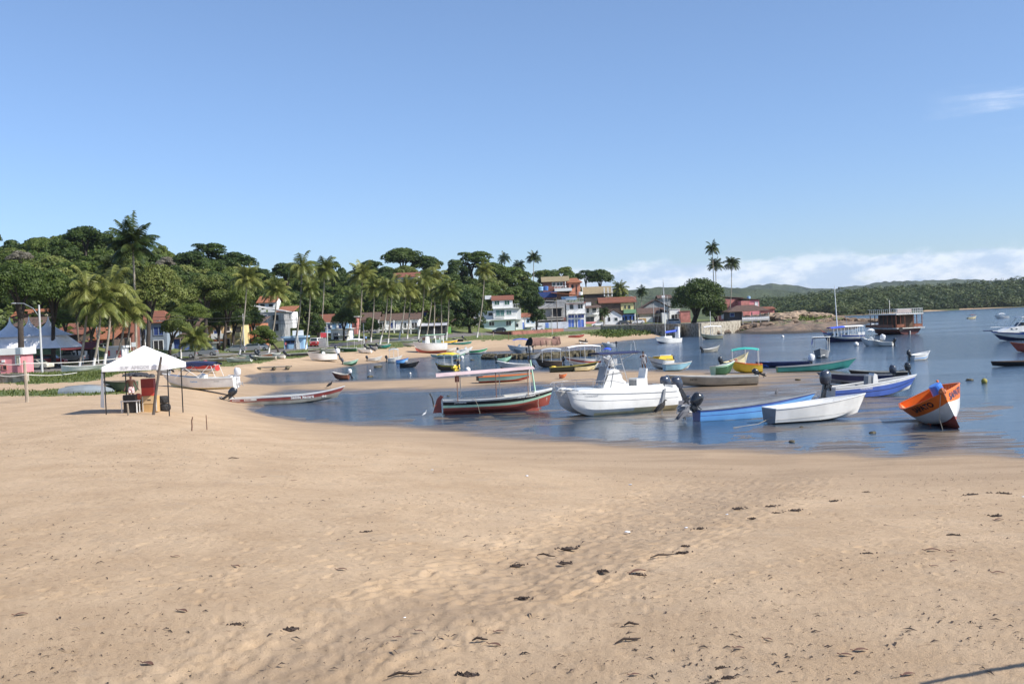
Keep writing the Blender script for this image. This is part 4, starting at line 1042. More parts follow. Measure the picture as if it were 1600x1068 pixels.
# sailboat and white canopy boat by the stone wall
r, h, L = S(1031, 1055, 536, 215, 2.3, 1.0, 'white sailing boat with tall bare mast and blue boom cover near the stone wall', [(.3, navy), (1, white)], name='sailboat', cat='sailboat', inside=white, rim=white, deck=.5, L=6.5, draft=.15)
MB().tube([(.5, 0, 1.0), (.5, 0, 13.0)], [.08, .05], 6).build('mast', whitem, r)
MB().tube([(.5, 0, 2.3), (-2.6, 0, 2.5)], .22, 7, sq=.7).build('boom_cover', tarpb, r)
MB().prism([(-.8, .9), (1.6, 1.0), (1.3, 1.5), (-.6, 1.55)], -.7, .7).build('cabin', white, r)
MB().obox((-2.8, 0, 2.2), .3, 1.1, 2.2).build('stern_dodger', whitec, r)
q = MB()
for sd in (-1, 1): q.tube([(.5, 0, 12.6), (.3, sd * 1.05, 1.1)], .02, 3)
q.tube([(.5, 0, 12.6), (3.2, 0, 1.3)], .02, 3); q.build('stay', greyp, r)
r, h, L = S(1094, 1130, 529.5, 172, 2.4, .9, 'cream boat with flat pale roof on white posts anchored under the stone wall', [(.4, woodd), (1, cream)], name='passenger_boat', inside=dirtyw, rim=dirtyw, draft=.15, can=(.05, .85, 2.9, whitec, whitem), load=[(.5, 0, 'box', white)])
MB().tube([(.2, 0, .8), (.1, 0, 6.2)], .05, 6).build('mast', whitem, r)
# around the standing man
r, h, L = S(1008, 1054, 577, 200, 2.2, .85, 'white speedboat with yellow trimmed cockpit beside the standing man', [(.5, dirtyw), (.6, greyp), (1, white)], inside=dirtyw, rim=yellow, deck=.35, deckm=dirtyw, motor=motor_b, msc=1.2, heel=.05)
for sd in (-1, 1): MB().prism([(-1.2, .95), (.5, 1.05), (.2, 1.38), (-1.1, 1.35)], sd * .75, sd * .8).build('side_window', yellow, r)
MB().prism([(-1.0, 1.33), (.3, 1.33), (.3, 1.42), (-1.0, 1.42)], -.8, .8).build('cockpit_top', white, r)
S(1036, 1084, 579.5, 8, 1.7, .72, 'pale blue wooden boat touching the white and yellow speedboat', [(.3, dirtyw), (1, P('pale_blue_paint', (.30, .55, .66), .5))], name='fishing_boat', inside=woodl, rim=dirtyw, rise=.15)
r, h, L = S(858, 937, 580.5, 6, 1.3, .55, 'long black canoe with yellow rim at the edge of the sand bar', [(1, P('black_green', (.02, .028, .018), .5))], name='canoe', cat='canoe', inside=woodd, rim=P('olive_rim', (.30, .26, .05), .6), rise=.35, rake=.9, ws=.7)
MB().ball((-L / 2 + .4, 0, .58), .3, .25, .1).build('stern_cap', yellow, r)
r, h, L = S(881, 940, 578, 190, 2.3, 1.05, 'white wooden boat with red stripe, arched white awning frame and blue seats', [(.62, dirtyw), (.72, white), (.86, redb), (1, white)], name='passenger_boat', inside=dirtyw, rim=dirtyw, rise=.45, rake=1.0, can=(.0, .95, 2.55, whitec, whitem), load=[(.5, 0, 'box', tarpb), (.35, 0, 'box', tarpb)], heel=.06)
S(898, 930, 580, 20, 1.4, .45, 'short cream dinghy with motor lying against the red striped boat', [(1, cream)], name='dinghy', inside=cream, rim=cream, motor=motor_b, msc=.8, L=2.6, rise=.1)
S(938, 962, 577, 170, 1.9, .95, 'white and grey speedboat bow partly behind the catamaran top', [(.5, greyp), (1, white)], inside=white, rim=white, deck=.4, console=(.4, white), can=(.2, .8, 2.2, tarpb))
r, h, L = S(836, 879, 573.5, 178, 1.7, .75, 'brown boat with grey arched awning and men stooping over its motor', [(1, woodd)], inside=woodl, rim=woodl, draft=.08, can=(.02, .75, 2.2, greyc, whitem), motor=motor_b, msc=1.1, load=[(.25, .2, 'heap', orange), (.4, -.2, 'heap', white)])
S(824, 846, 561, 4, 1.3, .6, 'dark grey punt afloat behind the grey awning boat', [(1, greyp)], name='dinghy', inside=greyp, rim=greyp, draft=.05)
r, h, L = S(776, 829, 580, 176, 1.8, .8, 'white open boat with dark motor right behind the pink roofed boat', [(.35, black), (1, dirtyw)], name='dinghy', inside=white, rim=white, motor=motor_b, msc=1.1, mtilt=.6, draft=.02, deck=.15)
S(776, 801, 566.5, 10, 1.4, .6, 'small pale green dinghy with a post at its stern', [(.5, green), (1, ltgreen)], name='dinghy', inside=ltgreen, rim=ltgreen, draft=.08, motor=motor_b, msc=1.0)
r, h, L = S(792, 832, 549, 172, 2.1, .85, 'white launch with blue sun top moored by the oyster covered rocks', [(1, white)], inside=white, rim=white, motor=motor_b, msc=1.4, draft=.05, can=(.15, .75, 2.3, tarpb), console=(.5, white), deck=.3)
S(802, 822, 554, 185, 1.8, .7, 'grey covered speedboat in front of the blue topped launch', [(1, greyp)], inside=greyc, rim=greyp, draft=.05, motor=motor_b)
S(747, 832, 597, 4, 1.5, .55, 'worn teal and orange flat boat seen under the pink roof', [(.4, redb), (1, P('faded_teal', (.22, .38, .34), .6))], name='canoe', cat='boat', inside=woodl, rim=orange, rise=.1, load=[(.02, 0, 'box', black)])
# left channel
S(624, 657, 574, 6, 1.3, .5, 'black canoe with raised ends floating alone in the left channel', [(1, black)], name='canoe', cat='canoe', inside=woodd, rim=black, draft=.06, rise=.35, srise=.2, rake=.7, ws=.5)
r, h, L = S(605, 630, 566, 8, 1.7, .7, 'small white boat with square grey awning beside the blue skiff', [(1, dirtyw)], inside=white, rim=white, can=(.1, .75, 2.1, greyc, whitem), motor=motor_b, draft=.05)
S(618, 640, 567.5, 12, 1.4, .55, 'small blue skiff loaded with dark gear', [(1, ltblue)], inside=blue, rim=blue, load=[(.4, 0, 'heap', black), (.7, 0, 'heap', greyp)], draft=.05, name='rowing_boat')
S(575, 598, 565, 4, 1.4, .55, 'small white boat with black motor at the edge of the far sand', [(1, dirtyw)], inside=white, rim=white, motor=motor_b, draft=.02, name='rowing_boat')
r, h, L = S(685, 709, 579, 150, 1.7, .75, 'dark boat with bright yellow arched canopy anchored in the left channel', [(.8, woodd), (1, yellow)], inside=dirtyw, rim=dirtyw, can=(.0, .75, 2.1, yelc, whitem), motor=motor_b, draft=.1, L=3.2, load=[(.1, .4, 'heap', yellow), (.1, -.4, 'heap', yellow)], deck=.2, deckm=white)
S(518, 546, 593, 176, 1.5, .58, 'brown wooden dinghy with white motor in the shallow left channel', [(1, woodb)], name='dinghy', inside=woodl, rim=dirtyw, motor=motor_w, msc=1.1, mtilt=.3, draft=.02)
S(537, 561, 571, 2, 1.5, .6, 'small green and white boat with blue motor grounded at the water edge', [(.5, green), (1, ltgreen)], inside=white, rim=dirtyw, motor=motor_g, draft=.0)
# far beach
r, h, L = S(479, 528, 565, 196, 2.1, .95, 'long white speedboat stranded on the far beach with bow to the left', [(.3, dirtyw), (1, white)], inside=white, rim=white, motor=motor_w, msc=1.7, mtilt=.3, deck=.3, rise=.5, console=(.45, white), heel=.1)
r, L = place(654, 690, 553, 205, 2.9, 'fishing_boat', 'white wooden cabin boat with flat roof standing upright on the far beach', 'boat', L=6.2, heel=.05)
h = Hull(L, 2.9, 1.7, rise=.5, rake=.6, ws=.75, tm=.45, dead=.5, cb=.7, floor=.9)
h.build(r, [(.22, redb), (.30, dirtyw), (1, white)], dirtyw, white, nt=14, deck=.3)
q = MB()
for x, y in ((-2.4, .9), (-2.4, -.9), (-.9, .9), (-.9, -.9), (.8, .9), (.8, -.9)): q.obox((x, y, 2.4), .12, .12, 1.8)
q.build('roof_post', white, r)
MB().obox((-.8, 0, 3.32), 3.9, 2.3, .10).build('roof', ltgreen, r)
MB().prism([(.2, 1.5), (1.1, 1.6), (1.0, 3.1), (.3, 3.2)], -.9, .9).build('wheelhouse', white, r)
MB().prism([(1.05, 2.4), (1.12, 2.4), (1.06, 2.95), (1.0, 2.95)], -.7, .7).build('window', glass, r)
MB().obox((-1.4, .0, 2.0), 1.2, 1.4, .8).build('engine_box', P('glass_green', (.2, .28, .25), .4), r)
# ------------------------------------------------------------------ foliage
def leafmat(name, a, b, tr=.25, sc_=.6, rough=.55):
    m = bpy.data.materials.new(name); m.use_nodes = True; t = m.node_tree; bs = t.nodes['Principled BSDF']; out = t.nodes['Material Output']
    pos = N(t, 'ShaderNodeNewGeometry').outputs['Position']; oi = N(t, 'ShaderNodeObjectInfo').outputs['Random']
    n = noise(t, pos, sc_, 4, .7); f = mth(t, 'ADD', ramp(t, n, .3, .7), mth(t, 'MULTIPLY', mth(t, 'SUBTRACT', oi, .5), .7), clamp=True)
    c = mixc(t, f, a, b); t.links.new(c, bs.inputs['Base Color']); bs.inputs['Roughness'].default_value = rough; bs.inputs['Specular IOR Level'].default_value = .3
    tl = N(t, 'ShaderNodeBsdfTranslucent'); t.links.new(c, tl.inputs['Color']); mx = N(t, 'ShaderNodeMixShader'); mx.inputs[0].default_value = tr
    t.links.new(bs.outputs[0], mx.inputs[1]); t.links.new(tl.outputs[0], mx.inputs[2]); t.links.new(mx.outputs[0], out.inputs[0])
    return m
lf_dark = leafmat('leaf_dark', (.028, .055, .011), (.078, .115, .022))
lf_mid = leafmat('leaf_mid', (.055, .092, .016), (.145, .185, .036))
lf_pale = leafmat('leaf_pale', (.09, .125, .025), (.21, .23, .06))
lf_dry = leafmat('leaf_dry', (.14, .12, .08), (.24, .22, .17))
frond_m = leafmat('frond', (.085, .115, .022), (.25, .26, .07), .28, .5, .4)
frond_d = leafmat('frond_dark', (.030, .055, .014), (.085, .105, .03), .22, .5, .4)
mangrove = leafmat('mangrove_leaf', (.045, .070, .020), (.165, .19, .065), .25, .02)
bark = pm('bark', (.13, .10, .075), .9, .3, 2, bump=.6, bs=5)
barkd = pm('dark_bark', (.05, .038, .03), .9, .3, 2, bump=.6, bs=5)
palmbark = pm('palm_bark', (.30, .26, .21), .9, .2, 2, bump=.5, bs=8)
limew = pm('whitewashed_bark', (.68, .66, .62), .85, .08)
def leaf_cloud(C_, R_, n, size, seed, flat=1.0, squash=.75, jit=.42):
    """leaf-sized faces on the skins of many small lobes"""
    r = np.random.RandomState(seed); out = []
    C_ = np.asarray(C_); R_ = np.asarray(R_); w = R_ ** 2; k = r.choice(len(C_), n, p=w / w.sum())
    d = r.randn(n, 3); d /= np.linalg.norm(d, axis=1)[:, None]; d[:, 2] = np.where(d[:, 2] < -.35, -d[:, 2], d[:, 2])
    rr = R_[k] * (.72 + .36 * r.rand(n) ** .6); p = C_[k] + d * rr[:, None] * np.array([1, 1, squash])
    nn = d + r.randn(n, 3) * jit; nn /= np.linalg.norm(nn, axis=1)[:, None]
    a = np.cross(nn, r.randn(n, 3)); a /= np.linalg.norm(a, axis=1)[:, None]; b = np.cross(nn, a)
    s = size * (.6 + .9 * r.rand(n))[:, None]
    V = np.stack([p - a * s, p + b * s * .62 - nn * s * .18, p + a * s, p - b * s * .62 - nn * s * .18], 1).reshape(-1, 3)
    return V, np.arange(4 * n).reshape(-1, 4)
def crown_variant(seed, n=5200, lobes=34, shape='round', size=.045):
    r = np.random.RandomState(seed); C_ = []; R_ = []
    for i in range(lobes):
        d = r.randn(3); d /= np.linalg.norm(d)
        if shape == 'flat': c = d * np.array([1, 1, .38]) * (.45 + .35 * r.rand()); c[2] += .25 * (r.rand() - .3)
        elif shape == 'tiers': c = np.array([d[0] * .75, d[1] * .75, 0]) * (.3 + .7 * r.rand()); c[2] = r.uniform(-.5, .5); c[:2] *= 1 - .6 * abs(c[2] - .05)
        else:
            d[2] = abs(d[2]) * 1.0 - .30; c = d * (.50 + .22 * r.rand())
        C_.append(c); R_.append(.17 + .17 * r.rand() if shape != 'tiers' else .15 + .14 * r.rand())
    V, Fq = leaf_cloud(C_, R_, n, size, seed, squash=.78 if shape != 'tiers' else .66)
    o = npmesh('crown', V, Fq, lf_mid); me = o.data; bpy.data.objects.remove(o); return me
CR = [crown_variant(1), crown_variant(2, lobes=26), crown_variant(3, shape='flat'), crown_variant(4, shape='tiers', n=4200), crown_variant(5, lobes=46, n=6500), crown_variant(6, shape='tiers', lobes=22, n=3800)]
BIG = [crown_variant(11, 15000, 60, size=.026), crown_variant(12, 15000, 44, size=.026), crown_variant(13, 12000, 40, shape='tiers', size=.028)]
def put_crown(root, me, mat, c, rad, rz):
    o = bpy.data.objects.new('crown', me); COL.objects.link(o); o.parent = root; o.location = c; o.scale = rad; o.rotation_euler = (0, 0, rz)
    o.material_slots[0].link = 'OBJECT'; o.material_slots[0].material = mat; return o
def tree(px, py, w, h, Y, label, v=0, mat=None, big=False, group=None, lean=0.0, trunk=None, basepx=None, name='tree', limbs=4, tr=None):
    c = atY(px, py, Y); s = F / Y; R = w / 2 / s; Hh = h / 2 / s
    bx = c[0] if basepx is None else atY(basepx, py, Y)[0]; bz = hgt(bx, Y)
    root = empty(name, (bx, Y, bz), 0, label, 'tree', group)
    cc = Vector((c[0] - bx, 0, c[2] - bz))
    if cc.z < Hh * .9: cc.z = Hh * .9
    a = MB(); r0_ = tr or max(.16, R * .055); low = cc.z - Hh * .55
    low = max(low, .8)
    mid = Vector((cc.x * .45 + random.uniform(-.3, .3) + lean, 0, low))
    a.tube([(0, 0, -.5), (mid.x * .3, 0, low * .4), mid], [r0_ * 1.35, r0_, r0_ * .85], 8)
    for k in range(limbs):
        an = 2 * PI * k / limbs + random.random(); e = Vector((cc.x + math.cos(an) * R * .55, math.sin(an) * R * .55, cc.z + random.uniform(-.1, .35) * Hh))
        m2 = mid.lerp(e, .5) + Vector((0, 0, .12 * Hh)); a.tube([mid - Vector((0, 0, low * .25)), mid.lerp(m2, .5), m2, e], [r0_ * .7, r0_ * .55, r0_ * .4, r0_ * .14], 6)
        e2 = Vector((cc.x + math.cos(an + .8) * R * .6, math.sin(an + .8) * R * .5, cc.z + random.uniform(-.2, .2) * Hh)); a.tube([m2, e2], [r0_ * .3, r0_ * .1], 5)
    a.build('trunk', trunk or barkd, root, smooth=True)
    put_crown(root, (BIG if big else CR)[v], mat or lf_mid, cc, (R * 1.12, R * 1.12, Hh * 1.25), random.random() * 6.28)
    return root
# single, recognisable trees
T_ = tree
T_(30, 452, 100, 100, 150, 'big dark leafed tree with thick black trunk in front of the white marquee', 0, lf_dark, True, basepx=28, tr=.42, name='almond_tree')
T_(88, 458, 86, 84, 155, 'glossy green tree with leaning trunk behind the concrete lamp post', 1, lf_mid, True, basepx=78, tr=.3, name='almond_tree')
T_(-22, 440, 70, 90, 150, 'yellow green tree cut by the left edge, behind the pink kiosk', 1, lf_pale, True)
T_(120, 476, 62, 46, 168, 'small pale crowned tree between the lamp post and the palm group', 0, lf_pale, True, trunk=bark)
T_(244, 455, 92, 100, 172, 'broad pale green tree right of the palm group, over the blue shed', 0, lf_pale, True, basepx=226, tr=.35)
T_(320, 462, 84, 76, 205, 'round pale crowned tree with many dark limbs over the yellow house', 1, lf_pale, True, basepx=318, tr=.35, limbs=6)
T_(362, 474, 74, 70, 212, 'mid green tree with forked trunks beside the round pale crowned tree', 0, lf_mid, True, basepx=346, tr=.3, limbs=6)
T_(413, 524, 56, 40, 205, 'low spreading almond tree between the parked cars and the blue kiosk', 2, lf_mid, True, basepx=436, name='almond_tree')
T_(496, 512, 34, 52, 240, 'low bushy tree beside the red and white van', 1, lf_dark)
T_(728, 487, 74, 78, 305, 'dark tiered tree with black trunk left of the white three storey house', 2, lf_dark, True, basepx=733, tr=.4)
T_(834, 480, 52, 68, 318, 'grey green tiered tree right of the white three storey house', 2, lf_dark, True, basepx=837)
T_(1091, 471, 90, 84, 345, 'great round dark green fig tree on the stone sea wall', 0, lf_dark, True, basepx=1082, tr=.8, limbs=6, name='fig_tree')
T_(1118, 490, 50, 40, 343, 'lower right dark green tree joined to the great fig tree on the wall', 1, lf_dark, False)
T_(742, 407, 76, 34, 405, 'flat topped leaning tree standing out against the sky above the hill', 3, lf_dark, lean=-2)
T_(715, 425, 44, 46, 400, 'dark round tree left of the flat topped leaning tree on the hill', 1, lf_dark)
T_(628, 405, 70, 40, 410, 'tall dark tree making the highest round crown above the hill house', 4, lf_dark)
T_(668, 416, 62, 38, 415, 'dark open crowned tree on the crest right of the highest round crown', 1, lf_dark)
T_(580, 422, 64, 36, 400, 'dark spreading tree on the crest with sky showing under its left side', 3, lf_dark)
T_(132, 372, 66, 42, 285, 'large dark round tree on the crest left of the tallest palm', 4, lf_dark)
T_(168, 385, 62, 50, 290, 'dark tree on the crest just left of the tallest palm', 1, lf_dark)
T_(66, 390, 44, 36, 270, 'small round tree on the crest at the far left', 0, lf_mid)
T_(-12, 372, 26, 34, 240, 'dark treetop cut off by the left edge of the view', 0, lf_dark)
T_(326, 394, 74, 34, 330, 'dark tiered tree on the crest above the round pale crowned tree', 3, lf_dark)
T_(296, 410, 70, 40, 320, 'dark tree on the crest left of the tiered one', 1, lf_dark)
T_(366, 412, 70, 40, 335, 'long dark crown sloping down to the right on the crest', 4, lf_dark)
T_(400, 432, 50, 36, 335, 'dark green tree where the crest dips between the palms', 0, lf_dark)
T_(258, 412, 34, 26, 250, 'bare greyish treetop in front of the dark crest', 1, lf_dry)
T_(30, 402, 40, 26, 230, 'bare greyish treetop among green crowns at the far left', 0, lf_dry)
T_(448, 428, 62, 40, 345, 'dark green tree behind the tall palm by the blue kiosk', 1, lf_dark)
T_(520, 432, 44, 60, 348, 'dark narrow tree on the crest right of the tall palm pair', 0, lf_dark)
T_(545, 462, 44, 50, 345, 'mid green tree under the gap in the crest', 2, lf_mid)
T_(880, 428, 40, 26, 455, 'olive tree behind the brick house roof', 1, lf_mid)
T_(915, 432, 36, 26, 460, 'dark tree on the low crest right of the brick house', 0, lf_dark)
T_(938, 436, 44, 34, 458, 'darkest round tree ending the hill above the thatched roof', 4, lf_dark)
T_(800, 440, 70, 50, 420, 'olive tree beneath the hilltop palms', 1, lf_mid)
T_(765, 450, 60, 44, 400, 'yellow green tree above the white three storey house', 0, lf_pale)
T_(852, 432, 40, 34, 440, 'olive tree right beneath the hilltop palms', 2, lf_mid)
T_(970, 466, 30, 26, 420, 'small green bush between the thatched roof and the brown house', 0, lf_mid)
T_(702, 446, 50, 44, 395, 'leafy tree filling the crest left of the flat topped leaning tree', 1, lf_mid)
T_(770, 426, 54, 36, 412, 'olive crown right below the flat topped leaning tree', 4, lf_mid)
T_(745, 470, 60, 44, 372, 'mid green tree close above the white house terrace', 0, lf_mid)
T_(800, 462, 50, 34, 378, 'bushy tree on the slope between the white house and the brick house', 1, lf_mid)
T_(826, 452, 44, 34, 392, 'dark bushy tree left of the raw brick house', 0, lf_dark)
T_(604, 432, 52, 36, 398, 'dark tree filling the crest left of the hill house', 1, lf_dark)
T_(655, 462, 54, 40, 345, 'leafy tree below the hill house', 0, lf_mid)
T_(690, 462, 50, 40, 350, 'dark leafy tree right below the hill house', 1, lf_dark)
T_(560, 446, 50, 40, 362, 'dark tree filling the dip of the crest between the palm groups', 0, lf_dark)
T_(478, 446, 50, 40, 330, 'leafy tree behind the tall promenade palm', 1, lf_mid)
# the rest of the wood on the slope
k = 0
for Y in np.arange(205, 440, 17.0):
    for px in np.arange(-60, 900, 46.0 * 300 / (Y + 60)):
        p_ = px + random.uniform(-14, 14); y_ = Y + random.uniform(-7, 7); sl_ = (p_ - 800) / F
        rdY = np.interp(sl_, [a for a, b in RD], [b for a, b in RD])
        if y_ < rdY + 24: continue
        x_ = sl_ * y_; z_ = hgt(x_, y_)
        if z_ < 4.5: continue
        hh_ = random.uniform(4.2, 6.5)
        if 380 < p_ < 470 and y_ < 290: continue      # hillside roofs stay in sight
        if 612 < p_ < 672 and 300 < y_ < 385: continue
        if 770 < p_ and y_ < 410: continue
        qy = 534 - F * ((z_ + hh_ - CAMH) / y_) - 31 + (800 - p_) * .042
        k += 1
        w_ = random.uniform(8, 12) * F / y_; h_ = random.uniform(6.5, 9.5) * F / y_
        T_(p_, 503 + (800 - p_) * .042 - F * (z_ + hh_ - CAMH) / y_, w_, h_, y_, 'broadleaf tree in the dense wood on the hillside behind the houses', random.choice([0, 1, 2, 4, 5]), random.choice([lf_dark, lf_dark, lf_mid, lf_mid, lf_pale]), group='trees of the hillside wood', limbs=2)
T_(276, 512, 56, 56, 182, 'pale leaved tree over the deep blue shop', 1, lf_pale, True, basepx=262, tr=.25, trunk=bark)
T_(300, 492, 60, 44, 190, 'mid green low crown between the blue house and the yellow house', 0, lf_mid, True, basepx=296, tr=.25)
T_(338, 505, 46, 40, 214, 'leafy tree in front of the brown tiled house', 1, lf_mid, True, basepx=340, tr=.3, limbs=6)
T_(372, 500, 40, 46, 222, 'tree with dark limbs in front of the yellow house', 0, lf_dark, True, basepx=362, tr=.3, limbs=6)
T_(396, 500, 40, 34, 226, 'small green tree before the orange fronted bar', 1, lf_mid, basepx=398)
T_(150, 505, 60, 44, 172, 'green crown between the trunks of the left palms', 0, lf_mid, True, basepx=140, tr=.25, trunk=bark)
T_(100, 500, 50, 40, 176, 'leafy crown over the market stall', 1, lf_mid, True, basepx=98, tr=.22, trunk=bark)
T_(215, 480, 56, 50, 176, 'green crown over the blue grey house roof', 0, lf_mid, True, basepx=222, tr=.25)
T_(538, 500, 40, 44, 258, 'dark leafy tree before the sky blue row house', 1, lf_dark, True, basepx=536, tr=.25)
T_(578, 510, 34, 36, 275, 'low green tree between the far beach palms', 0, lf_mid, basepx=578)
T_(600, 486, 50, 40, 300, 'broad crown above the columned house at its left', 1, lf_mid)
T_(650, 480, 56, 44, 302, 'broad crown above the columned house at its right', 0, lf_mid)
T_(690, 492, 44, 40, 300, 'dark crown above the dark porch bar', 1, lf_dark)
# ------------------------------------------------------------------ palms
def palm_crown(seed, nf=22, droop=1.0):
    r = np.random.RandomState(seed); V = []; Fq = []
    def q4(a, b, c, d):
        k = len(V); V.extend([a, b, c, d]); Fq.append((k, k + 1, k + 2, k + 3))
    for i in range(nf):
        an = 2 * PI * (i * .382 % 1) + r.rand() * .3; el = math.radians(82 - 100 * (i / nf) ** .85 + r.randn() * 6); Lf = .9 + .25 * r.rand()
        d0 = np.array([math.cos(an) * math.cos(el), math.sin(an) * math.cos(el), math.sin(el)]); p = np.zeros(3); pts_ = [p.copy()]
        d = d0.copy(); n = 16; sidev = np.array([-math.sin(an), math.cos(an), 0.0])
        for j in range(n):
            d[2] -= (.035 + .013 * j * .7) * droop * (1 + .3 * r.rand()); d /= np.linalg.norm(d); p = p + d * Lf / n; pts_.append(p.copy())
        for j in range(n):
            a, b = pts_[j], pts_[j + 1]; t = (b - a) / np.linalg.norm(b - a); wr = .012 * (1 - j / n) + .003
            q4(a - sidev * wr, a + sidev * wr, b + sidev * wr * .8, b - sidev * wr * .8)
            if j < 2: continue
            up = np.cross(t, sidev) * -1; up = up if up[2] > 0 else -up
            ll = .30 * math.sin(PI * min(1, (j + .8) / (n + 1.5)) ** .8) + .04
            for sd in (-1, 1):
                for m in (0, .34, .67):
                    o = a + (b - a) * m; dirn = sidev * sd * .75 + t * .45 - np.array([0, 0, 1]) * (.35 + .5 * r.rand()); dirn /= np.linalg.norm(dirn); e = o + dirn * ll * (.85 + .3 * r.rand()); wl = t * .0125
                    q4(o - wl, o + wl, e + wl * .5, e - wl * .5)
    o = npmesh('crown', V, Fq, frond_m); me = o.data; bpy.data.objects.remove(o); return me
PC = [palm_crown(s, nf, dr) for s, nf, dr in ((1, 24, 1.0), (2, 20, 1.25), (3, 26, .8), (4, 22, 1.1), (9, 30, .62))]
def palm(tx, ty_, bx, by, rpx, label, Y=None, mat=None, bend=.8, wash=0.0, v=None, group=None, coco=True, tr=.16):
    if Y is None:
        g = land(bx, by); Y = g[1]
    else:
        g = atY(bx, by, Y); g[2] = hgt(g[0], Y)
    t = atY(tx, ty_, Y); s = F / Y; R = rpx / s
    root = empty('coconut_palm', g, 0, label, 'palm tree', group)
    e = Vector(t - g); n = 12; P_ = []; Rr = []
    b = Vector((e.x * bend * .35 * (1 if e.x else 1) + random.uniform(-.3, .3), random.uniform(-.4, .4), 0))
    for i in range(n + 1):
        q = i / n; w = math.sin(PI * q) * .5
        P_.append(Vector((e.x * q ** 1.0, e.y * q, e.z * q)) + b * w); Rr.append(tr * (1.35 if i == 0 else 1.05 - .38 * q))
    P_[0].z -= .4
    a = MB(); a.tube(P_, Rr, 8); a.build('trunk', palmbark, root, smooth=True)
    if wash:
        a = MB(); kq = max(1, int(n * wash)); a.tube([Vector(p) for p in P_[:kq + 1]], [r_ + .012 for r_ in Rr[:kq + 1]], 8, caps=False); a.build('whitewash', limew, root, smooth=True)
    put = put_crown(root, PC[random.randrange(4) if v is None else v], mat or frond_m, e, (R, R, R), random.random() * 6.28)
    if coco:
        a = MB()
        for k in range(6): an = k * 1.05; a.ball((e.x + .22 * math.cos(an), e.y + .22 * math.sin(an), e.z - .15), .13, n=6, m=4)
        a.build('coconuts', P('coconut_husk', (.24, .20, .05), .6), root)
    return root
G1 = 'palms of the left cluster'
palm(207, 381, 212, 556, 47, 'tallest palm of all, its big dark crown high above the left wood', Y=168, mat=frond_d, v=4, tr=.22)
palm(137, 455, 124, 575, 50, 'palm nearest the lamp post in the left cluster, leaning right, whitewashed foot', wash=.16, group=G1, tr=.2, v=1)
palm(157, 478, 145, 575, 46, 'second palm of the left cluster, low drooping fronds and whitewashed foot', wash=.2, group=G1, tr=.2, v=3)
palm(172, 452, 162, 572, 48, 'third palm of the left cluster, straighter and higher than the second', wash=.2, group=G1, tr=.2, v=1)
palm(197, 486, 180, 568, 46, 'palm of the left cluster leaning right just left of the white tent peak', wash=.2, group=G1, tr=.19, v=0)
palm(203, 470, 195, 560, 40, 'rightmost palm of the left cluster, straight grey trunk', wash=.1, group=G1, tr=.19, v=3)
palm(178, 425, 176, 560, 40, 'taller palm behind the left cluster with darker crown', Y=175, mat=frond_d, group=G1)
palm(305, 530, 303, 562, 30, 'young short palm with upright fronds behind the navy boat cover', v=2, coco=False, tr=.14)
palm(386, 436, 374, 553, 30, 'slender palm leaning right near the parked silver cars', wash=.12)
palm(432, 455, 419, 551, 28, 'bare trunked palm leaning right, left of the blue kiosk', wash=.06)
palm(472, 418, 460, 546, 32, 'tall palm in front of the blue kiosk, highest of the promenade', wash=.18, tr=.2)
palm(485, 452, 477, 546, 22, 'shorter palm right of the blue kiosk with yellowish fronds', wash=.1)
palm(507, 422, 499, 536, 30, 'tall palm beside the red pavement sign', wash=.05)
G2 = 'palms in a row along the far beach'
for i, (a, b, c, d, rr, lb) in enumerate([
    (551, 470, 542, 531, 24, 'low leaning palm at the left end of the far beach row'),
    (566, 430, 560, 532, 28, 'tallest palm at the left end of the far beach row'),
    (585, 450, 579, 534, 26, 'third palm of the far beach row, left of the white cottage yard'),
    (606, 452, 593, 538, 26, 'strongly leaning palm of the far beach row with base nearest the sand'),
    (613, 446, 606, 536, 24, 'upright palm just right of the strongly leaning one'),
    (635, 452, 623, 531, 26, 'curved leaning palm in front of the columned house'),
    (642, 456, 636, 529, 22, 'thin palm just right of the curved leaning one'),
    (663, 440, 653, 530, 28, 'high palm left above the white cabin boat on the beach'),
    (676, 450, 666, 528, 24, 'palm leaning right directly above the white cabin boat'),
    (680, 436, 678, 528, 28, 'upright high palm above the white cabin boat'),
    (690, 455, 690, 531, 24, 'straight palm with whitewashed foot near the green gate'),
    (701, 456, 697, 531, 24, 'palm at the right end of the far beach row by the green gate')]):
    palm(a, b, c, d, rr, lb, wash=.12 if i % 2 == 0 else .2, group=G2, tr=.17)
palm(757, 424, 745, 527, 20, 'slim leaning palm in front of the white three storey house', wash=.1)
palm(788, 404, 788, 430, 13, 'left palm of the three on the hilltop skyline', Y=430, mat=frond_d)
palm(811, 416, 811, 440, 14, 'middle and lowest palm of the three on the hilltop skyline', Y=425, mat=frond_d)
palm(834, 403, 833, 440, 14, 'right palm of the three on the hilltop skyline', Y=430, mat=frond_d)
palm(968, 452, 968, 478, 17, 'palm with broad crown just right of the thatched roof', Y=420)
palm(1003, 456, 1002, 478, 12, 'small palm on the skyline between the brown house and the fig tree', Y=430, mat=frond_d)
palm(944, 488, 942, 512, 12, 'short dark palm in front of the low white cottage', mat=frond_d, tr=.2)
palm(1113, 388, 1118, 503, 15, 'tallest thin palm rising behind the great fig tree', Y=352, mat=frond_d, tr=.15)
palm(1118, 414, 1122, 503, 15, 'shorter palm half hidden by the great fig tree', Y=356, mat=frond_d, tr=.15)
palm(1143, 412, 1138, 503, 16, 'palm standing apart at the right of the great fig tree', Y=350, mat=frond_d, tr=.15)
